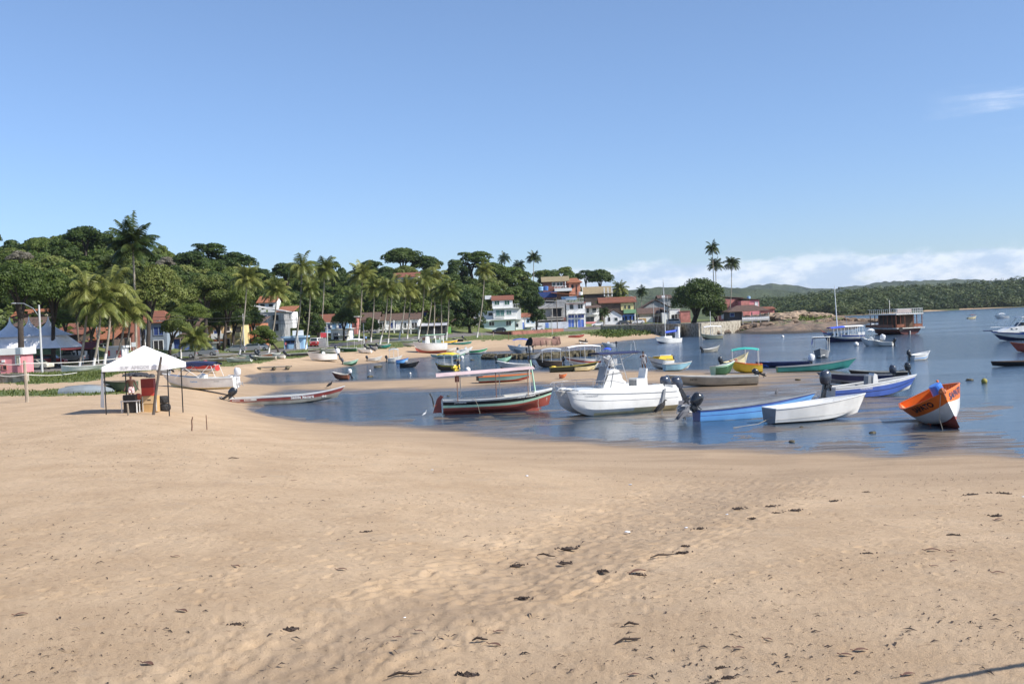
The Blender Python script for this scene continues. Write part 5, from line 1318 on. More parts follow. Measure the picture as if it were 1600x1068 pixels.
# mangrove wood on the far shore
Vs = [[], []]; Fs = [[], []]; r_ = np.random.RandomState(5); off = [0, 0]
shore = np.array([at(a, b, 0)[:2] for a, b in ((1150, 499), (1300, 494.5), (1340, 492.5), (1420, 488), (1500, 484), (1600, 479.5), (1700, 475.5), (1800, 472.8))])
for k in range(3000):
    q = r_.rand(); px = 1130 + 700 * q; sl_ = (px - 800) / F
    i = np.searchsorted(shore[:, 0] / shore[:, 1], sl_); i = min(max(i, 1), len(shore) - 1)
    s0, s1 = shore[i - 1, 0] / shore[i - 1, 1], shore[i, 0] / shore[i, 1]; Y0 = shore[i - 1, 1] + (shore[i, 1] - shore[i - 1, 1]) * np.clip((sl_ - s0) / (s1 - s0), 0, 1)
    Yk = Y0 * 1.02 + 10 + 330 * r_.rand() ** 1.5; x = sl_ * Yk; dd = (Yk - Y0) / 330
    z = 0.3 + 18 * min(dd, 1) * (0.6 + .6 * q); hh_ = (4.5 + 6 * r_.rand()) * (1 + .9 * q) ; R = (5.5 + 5 * r_.rand()) * (1 + .4 * q)
    if Yk - Y0 < 60: z = .2
    C_ = r_.randn(5, 3) * .35; R_ = .45 + .25 * r_.rand(5)
    V, Fq = leaf_cloud(C_, R_, 95, .115, k + 100, squash=.9, jit=.22)
    g_ = 0 if Yk - Y0 < 70 + 60 * r_.rand() else 1; V = V * np.array([R, R, hh_ * .46]) + np.array([x, Yk, z + hh_ * (.45 if g_ or r_.rand() < .6 else .2)]); Vs[g_].append(V); Fs[g_].append(Fq + off[g_]); off[g_] += len(V)
o = npmesh('mangrove_wood', np.concatenate(Vs[0]), np.concatenate(Fs[0]), mangrove); tag(o, 'paler green mangrove fringe along the water of the far shore', 'woodland', kind='stuff')
o = npmesh('forest', np.concatenate(Vs[1]), np.concatenate(Fs[1]), leafmat('forest_leaf', (.028, .050, .014), (.085, .11, .032), .2, .018)); tag(o, 'darker green forest rising behind the mangrove fringe of the far shore', 'woodland', kind='stuff')
o = MB()
# ridges far away
m_far, t, b, pos = geo_mat('distant_wood')
g = mixc(t, ramp(t, noise(t, pos, .012, 7, .75, 1, .3, 1), .35, .65), (.030, .048, .022), (.085, .11, .05)); t.links.new(g, b.inputs['Base Color']); b.inputs['Roughness'].default_value = 1
bn = N(t, 'ShaderNodeBump'); bn.inputs['Distance'].default_value = 20; t.links.new(noise(t, pos, .02, 6, .8), bn.inputs['Height']); t.links.new(bn.outputs[0], b.inputs['Normal'])
def ridge(P_, Y, dep, seed, amp):
    xs = np.linspace(P_[0][0], P_[-1][0], 420); tops = np.interp(xs, [p[0] for p in P_], [p[1] for p in P_]); V = []; nr_ = 14
    for j in range(nr_):
        q = j / (nr_ - 1); yy = Y - dep + dep * 2 * q; e = math.sin(PI * min(q, 1) * .98 + .02)
        for i, x in enumerate(xs):
            p = atY(x, tops[i], Y); X = p[0] * yy / Y; h_ = p[2] * e + (amp * vnoise(np.array([X * .02]), np.array([yy * .02]), seed)[0] + amp * .6 * vnoise(np.array([X * .07]), np.array([yy * .07]), seed + 1)[0]) * e
            V.append((X, yy, max(h_, 0) - (5 if j in (0, nr_ - 1) else 0)))
    Fq = [(j * 420 + i, j * 420 + i + 1, (j + 1) * 420 + i + 1, (j + 1) * 420 + i) for j in range(nr_ - 1) for i in range(419)]
    o = npmesh('distant_hills', V, Fq, m_far, smooth=False); o['kind'] = 'structure'
ridge([(880, 462), (960, 455), (990, 452), (1010, 450), (1050, 449), (1100, 449), (1140, 450), (1180, 452), (1230, 455), (1300, 462)], 1700, 260, 40, 2.5)
ridge([(1080, 460), (1120, 451), (1160, 449), (1185, 447), (1205, 444.5), (1235, 445.5), (1260, 450), (1300, 452), (1330, 447), (1380, 441), (1440, 438.5), (1500, 437), (1560, 439), (1650, 440), (1900, 432)], 3600, 500, 50, 5)
# ------------------------------------------------------------------ the town
def tilemat(name, a, b, along='X'):
    m = bpy.data.materials.new(name); m.use_nodes = True; t = m.node_tree; bs = t.nodes['Principled BSDF']
    co = N(t, 'ShaderNodeTexCoord').outputs['Object']
    w = N(t, 'ShaderNodeTexWave'); w.bands_direction = along; w.inputs['Scale'].default_value = 1.6; w.inputs['Distortion'].default_value = .4; t.links.new(co, w.inputs[0])
    c = mixc(t, ramp(t, noise(t, co, 1.1, 6, .75), .3, .7), a, b); c = mixc(t, mth(t, 'MULTIPLY', w.outputs[1], .35), c, tuple(x * .45 for x in a))
    t.links.new(c, bs.inputs['Base Color']); bs.inputs['Roughness'].default_value = .9
    bn = N(t, 'ShaderNodeBump'); bn.inputs['Distance'].default_value = .08; t.links.new(w.outputs[1], bn.inputs['Height']); t.links.new(bn.outputs[0], bs.inputs['Normal']); return m
tile_r = tilemat('terracotta_tiles', (.34, .12, .06), (.24, .10, .07)); tile_o = tilemat('orange_tiles', (.48, .18, .08), (.34, .14, .08)); tile_b = tilemat('weathered_tiles', (.20, .12, .085), (.12, .085, .07)); tile_t = tilemat('straw_coloured_roof', (.46, .36, .20), (.32, .25, .15))
def wm(name, c, var=.14): return pm(name, c, .85, var, .6, bump=.1, bs=6)
w_white = wm('white_plaster', (.80, .80, .78), .05); w_aqua = wm('pale_aqua_plaster', (.60, .74, .74), .05); w_grey = wm('grey_render', (.33, .33, .33), .25); w_conc = wm('raw_concrete', (.40, .37, .33), .25)
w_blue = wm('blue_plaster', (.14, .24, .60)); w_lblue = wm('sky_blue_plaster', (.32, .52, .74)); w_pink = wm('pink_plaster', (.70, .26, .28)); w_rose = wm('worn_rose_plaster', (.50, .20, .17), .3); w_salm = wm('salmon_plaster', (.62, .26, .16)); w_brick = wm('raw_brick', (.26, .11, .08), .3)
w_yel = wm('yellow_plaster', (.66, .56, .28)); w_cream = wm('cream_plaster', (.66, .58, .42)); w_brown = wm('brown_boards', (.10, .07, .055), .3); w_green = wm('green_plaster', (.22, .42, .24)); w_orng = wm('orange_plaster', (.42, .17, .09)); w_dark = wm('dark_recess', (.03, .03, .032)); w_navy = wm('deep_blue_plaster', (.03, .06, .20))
dgreen = P('green_shutter', (.02, .10, .06)); stone = pm('stone_wall', (.42, .38, .30), .95, .3, 1.4, bump=.8, bs=3, col2=(.22, .19, .145), thr=(.42, .6))
class House:
    def __init__(s, label, px0, px1, pyt, pyb, Y, dep, wall, name='house', cat='house', below=2.0, yaw=0.0, group=None):
        pc = (px0 + px1) / 2; s.pc, s.Y, s.sc = pc, Y, F / Y; b = atY(pc, pyb, Y); t = atY(pc, pyt, Y)
        s.o = b; s.root = empty(name, b, yaw, label, cat, group); s.w = (px1 - px0) / s.sc; s.h = t[2] - b[2]; s.dep = dep; s.wallm = wall
        MB().box(-s.w / 2, s.w / 2, 0, dep, -below, s.h).build('wall', wall, s.root)
    def rect(s, x0, y0, x1, y1):
        c = atY((x0 + x1) / 2, (y0 + y1) / 2, s.Y) - s.o; w = (x1 - x0) / s.sc / 2; h = (y1 - y0) / s.sc / 2
        return c[0] - w, c[0] + w, c[2] - h, c[2] + h
    def win(s, x0, y0, x1, y1, frame=None, pane=None, yo=0.0, name='window', fr=.10):
        a, b, c, d = s.rect(x0, y0, x1, y1); q = MB()
        q.box(a - fr, a, yo - .09, yo + .02, c - fr, d + fr); q.box(b, b + fr, yo - .09, yo + .02, c - fr, d + fr); q.box(a, b, yo - .09, yo + .02, d, d + fr); q.box(a, b, yo - .09, yo + .02, c - fr, c)
        if b - a > 1.3: q.box((a + b) / 2 - .05, (a + b) / 2 + .05, yo - .07, yo - .01, c, d)
        o = q.build(name, frame or w_white, s.root); MB().box(a, b, yo - .02, yo + .01, c, d).build('pane' if pane is None else 'leaf', pane or glass, o); return o
    def door(s, x0, y0, x1, y1, m, frame=None, yo=0.0): return s.win(x0, y0, x1, y1, frame or w_white, m, yo, 'door')
    def block(s, name, x0, y0, x1, y1, m, ya=-1.0, yb=0.0):
        a, b, c, d = s.rect(x0, y0, x1, y1); return MB().box(a, b, ya, yb, c, d).build(name, m, s.root)
    def rail(s, x0, y0, x1, y1, m=None, out=1.2, n=8, slab=True):
        m = m or w_white; a, b, c, d = s.rect(x0, y0, x1, y1); q = MB()
        if slab: q.box(a, b, -out, -.003, c - .15, c + .02)
        q.box(a, b, -out, -out + .08, d - .08, d); q.box(a, b, -out + .01, -out + .06, c + .3, c + .36)
        for k in range(n + 1): x = a + .04 + (b - a - .08) * k / n; q.box(x - .035, x + .035, -out + .01, -out + .07, c, d - .09)
        for x in (a, b - .08): q.box(x, x + .08, -out + .08, -.01, d - .08, d)
        return q.build('balcony', m, s.root)
    def roof(s, kind, m, rise, over=.5, z=None, x0=None, x1=None, y0=None, y1=None, name='roof', th=.14):
        z = s.h if z is None else z; a = (-s.w / 2 if x0 is None else x0) - over; b = (s.w / 2 if x1 is None else x1) + over; c = (0 if y0 is None else y0) - over; d = (s.dep if y1 is None else y1) + over; q = MB()
        z += .003
        def slab(*p):
            q.quad(*[(x, y, z_ + th) for x, y, z_ in p]); q.quad(*[(x, y, z_) for x, y, z_ in p[::-1]])
            for i in range(len(p)):
                u, v = p[i], p[(i + 1) % len(p)]; q.quad((u[0], u[1], u[2]), (v[0], v[1], v[2]), (v[0], v[1], v[2] + th), (u[0], u[1], u[2] + th))
        if kind == 'x': my = (c + d) / 2; slab((a, c, z), (b, c, z), (b, my, z + rise), (a, my, z + rise)); slab((a, my, z + rise), (b, my, z + rise), (b, d, z), (a, d, z))
        elif kind == 'y': mx = (a + b) / 2; slab((a, c, z), (mx, c, z + rise), (mx, d, z + rise), (a, d, z)); slab((mx, c, z + rise), (b, c, z), (b, d, z), (mx, d, z + rise))
        elif kind == 'lean': slab((a, c, z), (b, c, z), (b, d, z + rise), (a, d, z + rise))
        elif kind == 'side': slab((a, c, z + rise), (b, c, z), (b, d, z), (a, d, z + rise))
        elif kind == 'hip':
            ix = min((b - a) * .3, (d - c) / 2); my = (c + d) / 2
            slab((a, c, z), (b, c, z), (b - ix, my, z + rise), (a + ix, my, z + rise)); slab((a + ix, my, z + rise), (b - ix, my, z + rise), (b, d, z), (a, d, z)); slab((a, d, z), (a, c, z), (a + ix, my, z + rise)); slab((b, c, z), (b, d, z), (b - ix, my, z + rise))
        elif kind == 'flat': q.box(a, b, c, d, z, z + th)
        o = q.build(name, m, s.root)
        if kind in ('x', 'y') and z0ok(s, kind):
            g = MB(); w = s.w / 2 if x0 is None else None
            if kind == 'x':
                for x in (-s.w / 2, s.w / 2 - .1): g.prism([(0, 0)] * 0 or [(x, s.h), (x + .1, s.h), (x + .1, s.h)], 0, .01) if False else g.add([(x, 0, s.h), (x, s.dep, s.h), (x, s.dep / 2, s.h + rise * .9), (x + .1, 0, s.h), (x + .1, s.dep, s.h), (x + .1, s.dep / 2, s.h + rise * .9)], [(0, 2, 1), (3, 4, 5), (0, 3, 5, 2), (1, 2, 5, 4)])
            else:
                for y in (0, s.dep - .1): g.add([(-s.w / 2, y, s.h), (s.w / 2, y, s.h), (0, y, s.h + rise * .9), (-s.w / 2, y + .1, s.h), (s.w / 2, y + .1, s.h), (0, y + .1, s.h + rise * .9)], [(0, 1, 2), (3, 5, 4), (0, 2, 5, 3), (1, 4, 5, 2)])
            if x0 is None and y0 is None: g.build('gable_walls', s.wallm, s.root)
        return o
    def tank(s, px, py, m, r=.7, h=1.1):
        c = atY(px, py, s.Y) - s.o; MB().tube([(c[0], 2, c[2] - h / 2), (c[0], 2, c[2] + h * .4), (c[0], 2, c[2] + h / 2)], [r * .85, r, r * .5], 10).build('water_tank', m, s.root)
def z0ok(s, k): return True
# white three storey house
H = House('white and pale aqua three storey house with green shutters and red tiled roof', 757, 805, 499, 520.5, 335, 10, w_aqua, cat='house')
H.block('upper_floor', 771, 481, 806, 499, w_white, -.3, 9); H.block('top_floor', 769, 469, 801, 481, w_white, .4, 8)
a, b, c, d = H.rect(769, 463, 801, 469); H.roof('lean', tile_r, 1.5, .35, z=c, x0=a, x1=b, y0=.4, y1=6)
for r_ in ((773, 470, 780, 476), (788.5, 469.5, 796, 476)): H.win(*r_, w_white, dgreen, .4)
H.rail(774, 476, 802, 481, w_white, .9, 7); H.rail(802, 474.5, 814, 480.5, w_white, .9, 4)
H.block('terrace_wing', 800, 480.5, 814, 499, w_white, 0, 7)
H.win(775, 484, 788, 494, w_white, P('green_glass', (.10, .22, .20), .15), -.3); H.win(791.5, 485, 799, 491, w_white, P('green_glass', (.1, .2, .2), .15), -.3)
H.rail(775, 492.5, 788.5, 496, w_white, .8, 6)
H.win(764.5, 502.5, 772, 508.5, w_white); H.win(791, 501, 798.5, 508, w_white); H.door(766, 520, 766.1, 520.1, dgreen) if False else None
H.block('canopy_slab', 757, 498.2, 806, 499.6, w_white, -1.0, -.31)
H = House('low white wing with big green gate at the left of the three storey house', 738, 756.5, 500, 521, 336, 8, w_white); H.door(743, 507.5, 756, 520.5, P('moss_green_gate', (.05, .13, .03), .8), w_white); H.block('upper_room', 740, 486, 771, 500, w_white, 1, 7); H.win(763, 488, 769.5, 493, w_white, None, 1); H.block('roof_terrace', 757, 461, 767, 467, w_white, 4, 7); H.win(743, 491, 748, 496, w_white, None, 1)
H = House('small white annex with arched dark door right of the three storey house', 806, 817, 497, 519, 337, 6, w_white); H.win(806.5, 506, 809.5, 510, w_dark); H.roof('flat', w_conc, 0, .2)
H = House('white two storey house with blue doors half hidden by the tiered tree', 817, 840, 495, 517, 338, 7, w_white); H.door(815.5 + 1, 503, 819, 516, w_blue); H.door(820.5, 511, 823, 517, w_blue); H.rail(821, 505, 834, 510, w_white, 1, 6); H.win(823, 498, 827, 504, w_lblue); H.win(831, 498, 835, 504, w_lblue); H.roof('x', tile_r, 1.2, .4)
H = House('unfinished concrete building with dark open floors above a painted wall', 842, 884, 471, 513, 342, 9, w_grey)
for r_ in ((864, 482, 877, 495), (855, 494, 862, 495.2), (853, 467, 866, 473)): H.block('painted_bay_shade', *r_, w_dark, -.06, .02)  # solid near-black slabs paint the shade inside the open floors
for y in (481, 496): H.block('slab', 840, y - 1, 881, y + .6, w_conc, -1.0, -.07)
for x in (842, 849, 863, 879): H.block('column', x - .7, 481, x + .7, 497, w_conc, -.9, -.3)
H.block('painted_gap_shade', 842, 500.5, 880, 503, w_dark, -.05, .02); H.block('painted_wall', 841, 503, 887, 513.5, wm('pale_wall', (.62, .64, .68), .2), -2, -1.6); H.block('blue_door', 852, 504, 857, 513, w_blue, -2.04, -2.005)  # the gap is a near-black slab painting the shade under the floor
H.roof('side', wm('sheet_roof', (.50, .48, .44), .2), .5, .3, x0=-4.5, x1=1.5)
H.block('brick_panel', 876.5, 496, 884, 501.5, w_brick, -.3, -.07); H.block('lower_slab', 840, 498.5, 881, 500.2, w_conc, -1.0, -.07)
H = House('blue and white three storey house with tall blue doors and balconies', 886, 915.5, 472.5, 511.5, 346, 9, w_white)
for r_ in ((888, 499, 897, 511.2), (903, 499, 912.5, 511.2)): H.door(*r_, P('door_blue', (.10, .19, .62), .5), w_white)
H.door(899.3, 499, 901.3, 511.2, w_navy, w_white)
for r_ in ((888, 491.5, 897, 496.5), (898.5, 491.5, 901.5, 496.5), (903, 491, 912.5, 496)): H.win(*r_, w_white, P('door_navy', (.05, .09, .34), .4))
for r_ in ((890, 475.5, 896, 483), (903, 475, 910.5, 482)): H.win(*r_)
H.rail(889, 483, 901, 489.5, w_white, 1.3, 6); H.rail(903, 482.5, 915.5, 489, w_white, 1.3, 6)
H.rail(884.5, 466, 912, 472.5, w_white, 1.0, 12); H.block('terrace_roof_edge', 885, 472.4, 915, 474, w_rose, -.8, -.01)
H.block('rooftop_room', 878, 462.5, 902, 468, w_lblue, 3, 8)
a, b, c, d = H.rect(862, 453, 903, 463); H.roof('side', tile_o, 1.2, .1, z=c + .2, x0=a, x1=b, y0=1.5, y1=8.5, name='rooftop_roof')
H.block('side_block', 871, 468, 885.5, 512, w_grey, 1.5, 9); H.tank(908, 458, w_white, .7, 1.0)
H.block('dark_upper_room', 842, 455, 871, 464, w_navy, 5, 9); H.tank(846, 450.5, w_lblue, .9, 1.3); H.tank(853, 450, P('tank_blue', (.06, .16, .42)), .9, 1.4)
H = House('raw brick house with wide tiled roof and salmon wing, highest on the slope', 849, 888, 440, 458, 392, 10, w_brick); H.roof('x', tile_t, 1.9, .6, y1=8)
H.win(863, 441, 868, 446.5, w_white); H.win(870, 441, 879, 446.5, w_white); H.rail(866, 447, 885, 453, w_white, 1.4, 8); H.block('terrace', 866, 450.5, 893, 455, w_white, -3, -.01)
H.block('porch_column', 882.6, 440, 883.8, 449, w_white, -1.5, -1.2)
H = House('salmon wing of the brick house with dark door and red tiled roof', 889, 907, 441.5, 456.5, 391, 9, w_salm); H.win(892.8, 445, 895.7, 450, w_dark, w_dark); H.door(900, 444.8, 901.2, 456, w_dark, w_salm); H.roof('hip', tile_o, 1.7, .8); H.block('porch_pole', 909.5, 441, 910.3, 456, w_white, -1, -.8)
H = House('long barn with straw coloured tiled roof open at its right end', 914, 956, 459, 471, 388, 8, w_brown)
a, b, c, d = H.rect(910, 446, 958, 459); H.roof('side', tile_t, -2.2, .0, z=c + 2.2, x0=a, x1=b, y0=-1.5, y1=-.5) if False else H.roof('lean', tile_t, 2.7, .6, y1=6)
for x in (944, 950, 956): H.block('white_column', x - .7, 449, x + .7, 463, w_white, -.45, -.15)
H.rail(946, 457, 957, 463, w_cream, .4, 5)
H = House('brown boarded house with red roof, its front yellow, green and blue', 940, 993, 473, 508, 366, 10, w_brown)
H.block('yellow_front', 970, 473, 990, 484, w_yel, -.2, -.02); H.block('blue_front', 972.5, 491, 993, 500, w_blue, -.2, -.02); H.block('cream_base', 972.5, 500, 993, 508, w_cream, -.2, -.02); H.block('green_parapet', 974, 483.5, 993, 489.3, w_green, -1.4, -.21)
H.roof('x', tile_r, 1.9, .8, z=H.h, y1=7)
for r_ in ((975, 477, 978, 482.5), (981, 477, 985, 482.5)): H.win(*r_, w_yel, None, -.2)
for x in (977, 984, 989.5): H.win(x, 494, x + 2.2, 499.5, w_navy, w_dark, -.2)
H.door(972.8, 495, 975, 507, w_dark, w_blue, -.2); H.block('white_pier', 991.5, 486, 993.2, 508, w_white, -.5, -.21); H.block('side_house_shadow', 940, 490, 946, 508, w_brown, -.1, -.02)  # brown slab at the left end stands in for a shadow
H = House('low white cottage with pointed gable and one small window', 946, 972.5, 493, 509, 352, 7, w_white); H.roof('y', tile_b, 1.9, .4); H.win(960, 496, 965, 501, w_white); H.win(950.5, 496, 953, 501, w_dark, w_dark)
H = House('white and pink house with tiled porch behind the parked white car', 915.5, 937, 481, 508, 358, 8, w_white); H.roof('lean', tile_b, .7, .6, y0=-2.2, y1=0); H.block('upper_white_wall', 915.5, 472, 924, 481, w_white, 1, 6); H.win(916.5, 482, 919.5, 488, w_dark); H.win(926, 481.5, 931, 487, w_dark); H.rail(921, 485.5, 934, 491, w_white, 1.3, 7); H.win(916, 495, 928, 502, w_grey); H.block('pink_wall', 914, 502.5, 936, 507, w_pink, -1.9, -1.6)
H = House('dark grey gabled house with old brown roof left of the great fig tree', 1004, 1046, 481, 502, 392, 8, w_grey); H.roof('y', tile_b, 3.0, .6)
H = House('low house with weathered tile porch roof and white garden wall', 1000, 1040, 490, 506, 374, 7, w_cream); H.roof('lean', tile_b, 2.0, .5); H.block('garden_wall', 996, 495.5, 1019, 506, w_white, -1.6, -1.3); H.block('gate', 997.5, 497, 1009, 505.5, P('ochre_gate', (.48, .30, .13), .7), -1.66, -1.61); H.block('dark_shed', 1018.5, 494, 1031, 505.5, w_brown, -1.4, -1.0)
H = House('bright white gabled house end beside the grey street pole', 1035, 1045, 488, 504, 370, 7, w_white); H.roof('side', tile_b, 1.2, .3)
H = House('white house with balcony touching the left of the fig tree', 1047, 1063, 483, 503, 376, 7, w_white); H.win(1050, 492, 1053, 498, w_dark, w_dark); H.door(1055, 491, 1057.5, 500, w_dark); H.block('porch_slab', 1056, 489, 1067, 490.5, w_white, -2, -.01); H.roof('flat', w_white, 0, .2)
H = House('dark roofed upper house with a white dormer left of the fig tree', 1030, 1048, 466, 474, 410, 7, w_grey); H.block('dormer', 1034, 461.5, 1039, 468, w_white, -.3, -.02); H.roof('x', tile_b, 1.2, .6)
H = House('rose red house end visible under the fig tree', 1064, 1079, 486, 503, 372, 6, w_rose); H.roof('flat', w_brick, 0, .2)
H = House('large worn rose coloured gable wall right of the fig tree', 1128, 1162, 466, 498, 366, 12, w_rose); H.roof('side', tile_b, .7, .3); H.block('whitewashed_base', 1127, 485, 1139, 498, w_white, -.1, -.02)
H = House('bright pink tower room with blue water tank behind the tiled porch', 1160, 1187, 469, 497, 360, 9, w_pink); H.roof('side', tile_b, .7, .4); H.win(1180, 472, 1184.5, 478, w_white, w_white); H.tank(1172, 464.5, w_lblue, .6, .9); H.block('painted_shade_side', 1158, 470, 1171, 496, w_rose, -.3, -.02)  # darker rose slab paints the tower's shaded side into the colour
H = House('stilt house with wide tiled porch roof and white rail over the rocks', 1138, 1160, 487, 499.5, 330, 7, wm('dark_board', (.06, .06, .07)), below=0.3); H.roof('hip', tile_b, 1.8, .5, x1=H.w / 2 + 7.6, y0=-1.5)
H.rail(1158.5, 494.5, 1201, 500, w_white, 1.2, 14); H.block('solid_rail', 1159, 494.6, 1200, 498.6, w_white, -1.14, -1.05); H.block('floor_slab', 1140, 499.3, 1201, 500.6, w_conc, -1.2, 6)
for x in (1159.5, 1174, 1187, 1200): H.block('pillar', x - .7, 487.5, x + .7, 514, w_conc, -1.1, -.7)
H.win(1141, 489, 1147, 494, w_lblue, w_navy); H.block('white_gable_band', 1139, 485.8, 1158, 487.2, w_white, -.05, -.02); H.block('stone_undercroft', 1139, 500.6, 1158, 512, wm('dark_board', (.06, .06, .07)), -.5, 4)
House('long low brick red building behind the stilt house', 1186, 1210, 483, 490, 380, 8, w_rose).roof('x', tile_r, .8, .5)
# the sea wall
def wallrun(name, P_, z1, th, m, label, cat):
    r = empty(name, (P_[0][0], P_[0][1], 0), 0, label, cat); q = MB(); o = P_[0]
    for a, b in zip(P_[:-1], P_[1:]):
        n = 10; d = np.array([b[0] - a[0], b[1] - a[1]]); L_ = np.linalg.norm(d); d /= L_; nn = np.array([d[1], -d[0]]) * th / 2
        za, zb = (z1, z1) if not isinstance(z1, tuple) else z1
        V = []
        for p, z in ((a, za), (b, zb)):
            for sg in (1, -1):
                for zz_ in (p[2] - 1.5, z): V.append((p[0] - o[0] + nn[0] * sg, p[1] - o[1] + nn[1] * sg, zz_))
        q.add(V, [(0, 1, 5, 4), (2, 6, 7, 3), (1, 3, 7, 5), (0, 4, 6, 2), (0, 2, 3, 1), (4, 5, 7, 6)])
    q.build('masonry', m, r); return r
wallrun('sea_wall', [at(940, 518, 1.6), at(1000, 517.5, 1.4), at(1056, 518, 1.2), at(1062, 520.5, .9)], 3.25, .7, stone, 'rough stone sea wall with weeds below the white cottage', 'wall')
wallrun('sea_wall', [at(1063, 520.5, .8), at(1094, 521, .7), at(1096, 520, .7), at(1156, 514.5, .8)], 3.3, .7, stone, 'taller stone sea wall holding up the great fig tree', 'wall')
r = wallrun('sea_wall', [at(-60, 600, 1.75), at(2, 598, 1.75), at(42, 597, 1.75)], 2.6, .6, stone, 'short rough stone wall with pale coping at the left edge below the pink kiosk', 'wall')
wallrun('low_wall', [at(700, 523, 2.35), at(740, 521.8, 2.4), at(800, 520.5, 2.4), at(880, 516, 2.4)], 2.95, .3, w_brick, 'low rusty brown wall along the road in front of the white house', 'wall')
# left part of the town
H = House('pink kiosk with white parapet at the left edge', 1, 34.5, 554, 581, 142, 3.5, w_pink, name='kiosk', cat='kiosk'); H.block('parapet', -1, 543.5, 37, 554, w_white, -.25, 3.7); H.win(25, 556, 30.5, 569, w_white, w_cream); H.win(5, 571, 10, 577, w_rose, w_dark); H.block('meter_box', 3, 562, 8, 566, w_white, -.12, -.02)
for (lb, x0, x1, yt, yb, Y, dp, wmt, rf, kind, ri) in [
    ('house with terracotta roof behind the white marquee', 18, 62, 500, 530, 205, 8, w_cream, tile_o, 'x', 2.0),
    ('grey boarded house under the glossy green tree', 20, 58, 512, 540, 190, 6, w_grey, tile_b, 'lean', 1.8),
    ('white house with red tiles behind the forked bare trunks', 84, 116, 500, 525, 215, 8, w_white, tile_o, 'x', 2.2),
    ('dark low house behind the red car', 82, 126, 524, 552, 182, 8, w_brown, tile_r, 'lean', 2.0),
    ('white gabled house with red roof behind the left palms', 112, 134, 505, 528, 210, 7, w_white, tile_r, 'y', 2.0),
    ('wide orange tiled house right behind the left palm trunks', 122, 176, 531, 556, 186, 9, w_brown, tile_o, 'lean', 3.0),
    ('reddish house behind the leaning palm near the tent peak', 172, 208, 521, 552, 192, 8, w_brick, tile_r, 'x', 1.8),
    ('blue grey two storey house with red hip roof', 207, 262, 505, 553, 196, 9, wm('blue_grey_plaster', (.25, .30, .36)), tile_r, 'hip', 2.2),
    ('deep blue walled shop under the pale tree right of the tent', 236, 290, 530, 557, 200, 8, w_navy, tile_b, 'lean', 1.5),
    ('long house with old brown tile roof behind the dark limbs', 290, 350, 512, 548, 228, 9, wm('ochre_plaster', (.40, .27, .14)), tile_b, 'x', 2.4),
    ('yellow house with upper balcony behind the leaning slender palm', 346, 382, 505, 548, 231, 9, w_yel, tile_b, 'hip', 1.8),
    ('orange fronted bar with carved balcony beside the low almond tree', 384, 408, 505, 546, 236, 8, w_orng, tile_b, 'lean', 1.4),
    ('dark grey house with long sloping sheet roof above the almond tree', 386, 440, 488, 520, 255, 10, w_grey, wm('sheet_roof', (.50, .48, .44)), 'side', 2.0),
    ('white hillside house with terracotta roof in two steps', 404, 430, 473, 480, 285, 9, w_white, tile_o, 'x', 1.8),
    ('small white hillside house with pale pink awning', 434, 457, 487, 500, 270, 7, w_white, tile_o, 'lean', 1.4),
    ('house with brick red roof and blue awning behind the tall palms', 488, 518, 505, 535, 276, 9, w_brown, tile_r, 'x', 2.2),
    ('long white and sky blue row house behind the red sign', 502, 545, 504, 533, 272, 6, w_lblue, w_white, 'flat', 0),
    ('white house with dark balconies behind the low leaning palm', 518, 547, 514, 538, 262, 7, w_white, w_white, 'flat', 0),
    ('small rose house with white top between the far palms', 546, 558, 495, 512, 285, 6, w_rose, w_white, 'flat', 0),
    ('grey house with tiled roof among the left row palms', 566, 592, 500, 532, 290, 8, w_grey, tile_b, 'x', 2.0),
    ('white columned two storey house behind the beach palms', 590, 656, 500, 533, 294, 8, w_white, tile_b, 'x', 1.8),
    ('dark porch bar with flat pale roof behind the beach palms', 656, 697, 509, 531, 292, 8, w_dark, wm('pale_sheet', (.45, .45, .48)), 'lean', .8),
    ('old brick roofed house up the slope behind the columned house', 660, 682, 484, 500, 330, 8, w_brick, tile_r, 'x', 1.4),
    ('white house with red roof high on the wooded crest', 616, 654, 433, 447, 383, 9, w_white, tile_r, 'x', 1.7),
    ('beige house with peeling orange base behind the black trunked tree', 708, 740, 503, 523, 330, 7, w_cream, tile_b, 'lean', 1.0)]:
    H = House(lb, x0, x1, yt, yb, Y, dp, wmt); H.roof(kind, rf, ri, .5)
    w = x1 - x0; hh_ = yb - yt; two = hh_ * Y / F > 4.6; nwin = max(2, int(w * Y / F / 2.6)); seed_ = random.Random(int(x0 * 7 + yt))
    for fl in ((.12, .38), (.56, .9)) if two else ((.25, .85),):
        for k in range(nwin):
            xa = x0 + w * (k + .22) / nwin; xb = x0 + w * (k + .74) / nwin; y0_, y1_ = yt + hh_ * fl[0], yt + hh_ * fl[1]
            mt = seed_.choice([w_dark, w_dark, glass, w_navy])
            H.win(xa, y0_, xb, y1_, seed_.choice([w_white, wmt]), mt)
    if 'columned' in lb:
        for x in (591, 604, 617, 630, 643, 655): H.block('column', x - .8, 500, x + .8, 533, w_white, -1.8, -1.3)
        H.block('balcony_slab', 590, 513.6, 656, 515, w_white, -1.8, -.1); H.rail(604, 509, 656, 513.5, w_conc, 1.75, 14, slab=False)
    if 'upper balcony' in lb:
        H.block('balcony_front', 364, 519, 377, 526, w_yel, -1.4, -.1); H.block('sign_panel', 367, 530, 375, 541, w_yel, -.2, -.12); H.block('upper_band', 346, 517, 363, 519, w_white, -1, -.1)
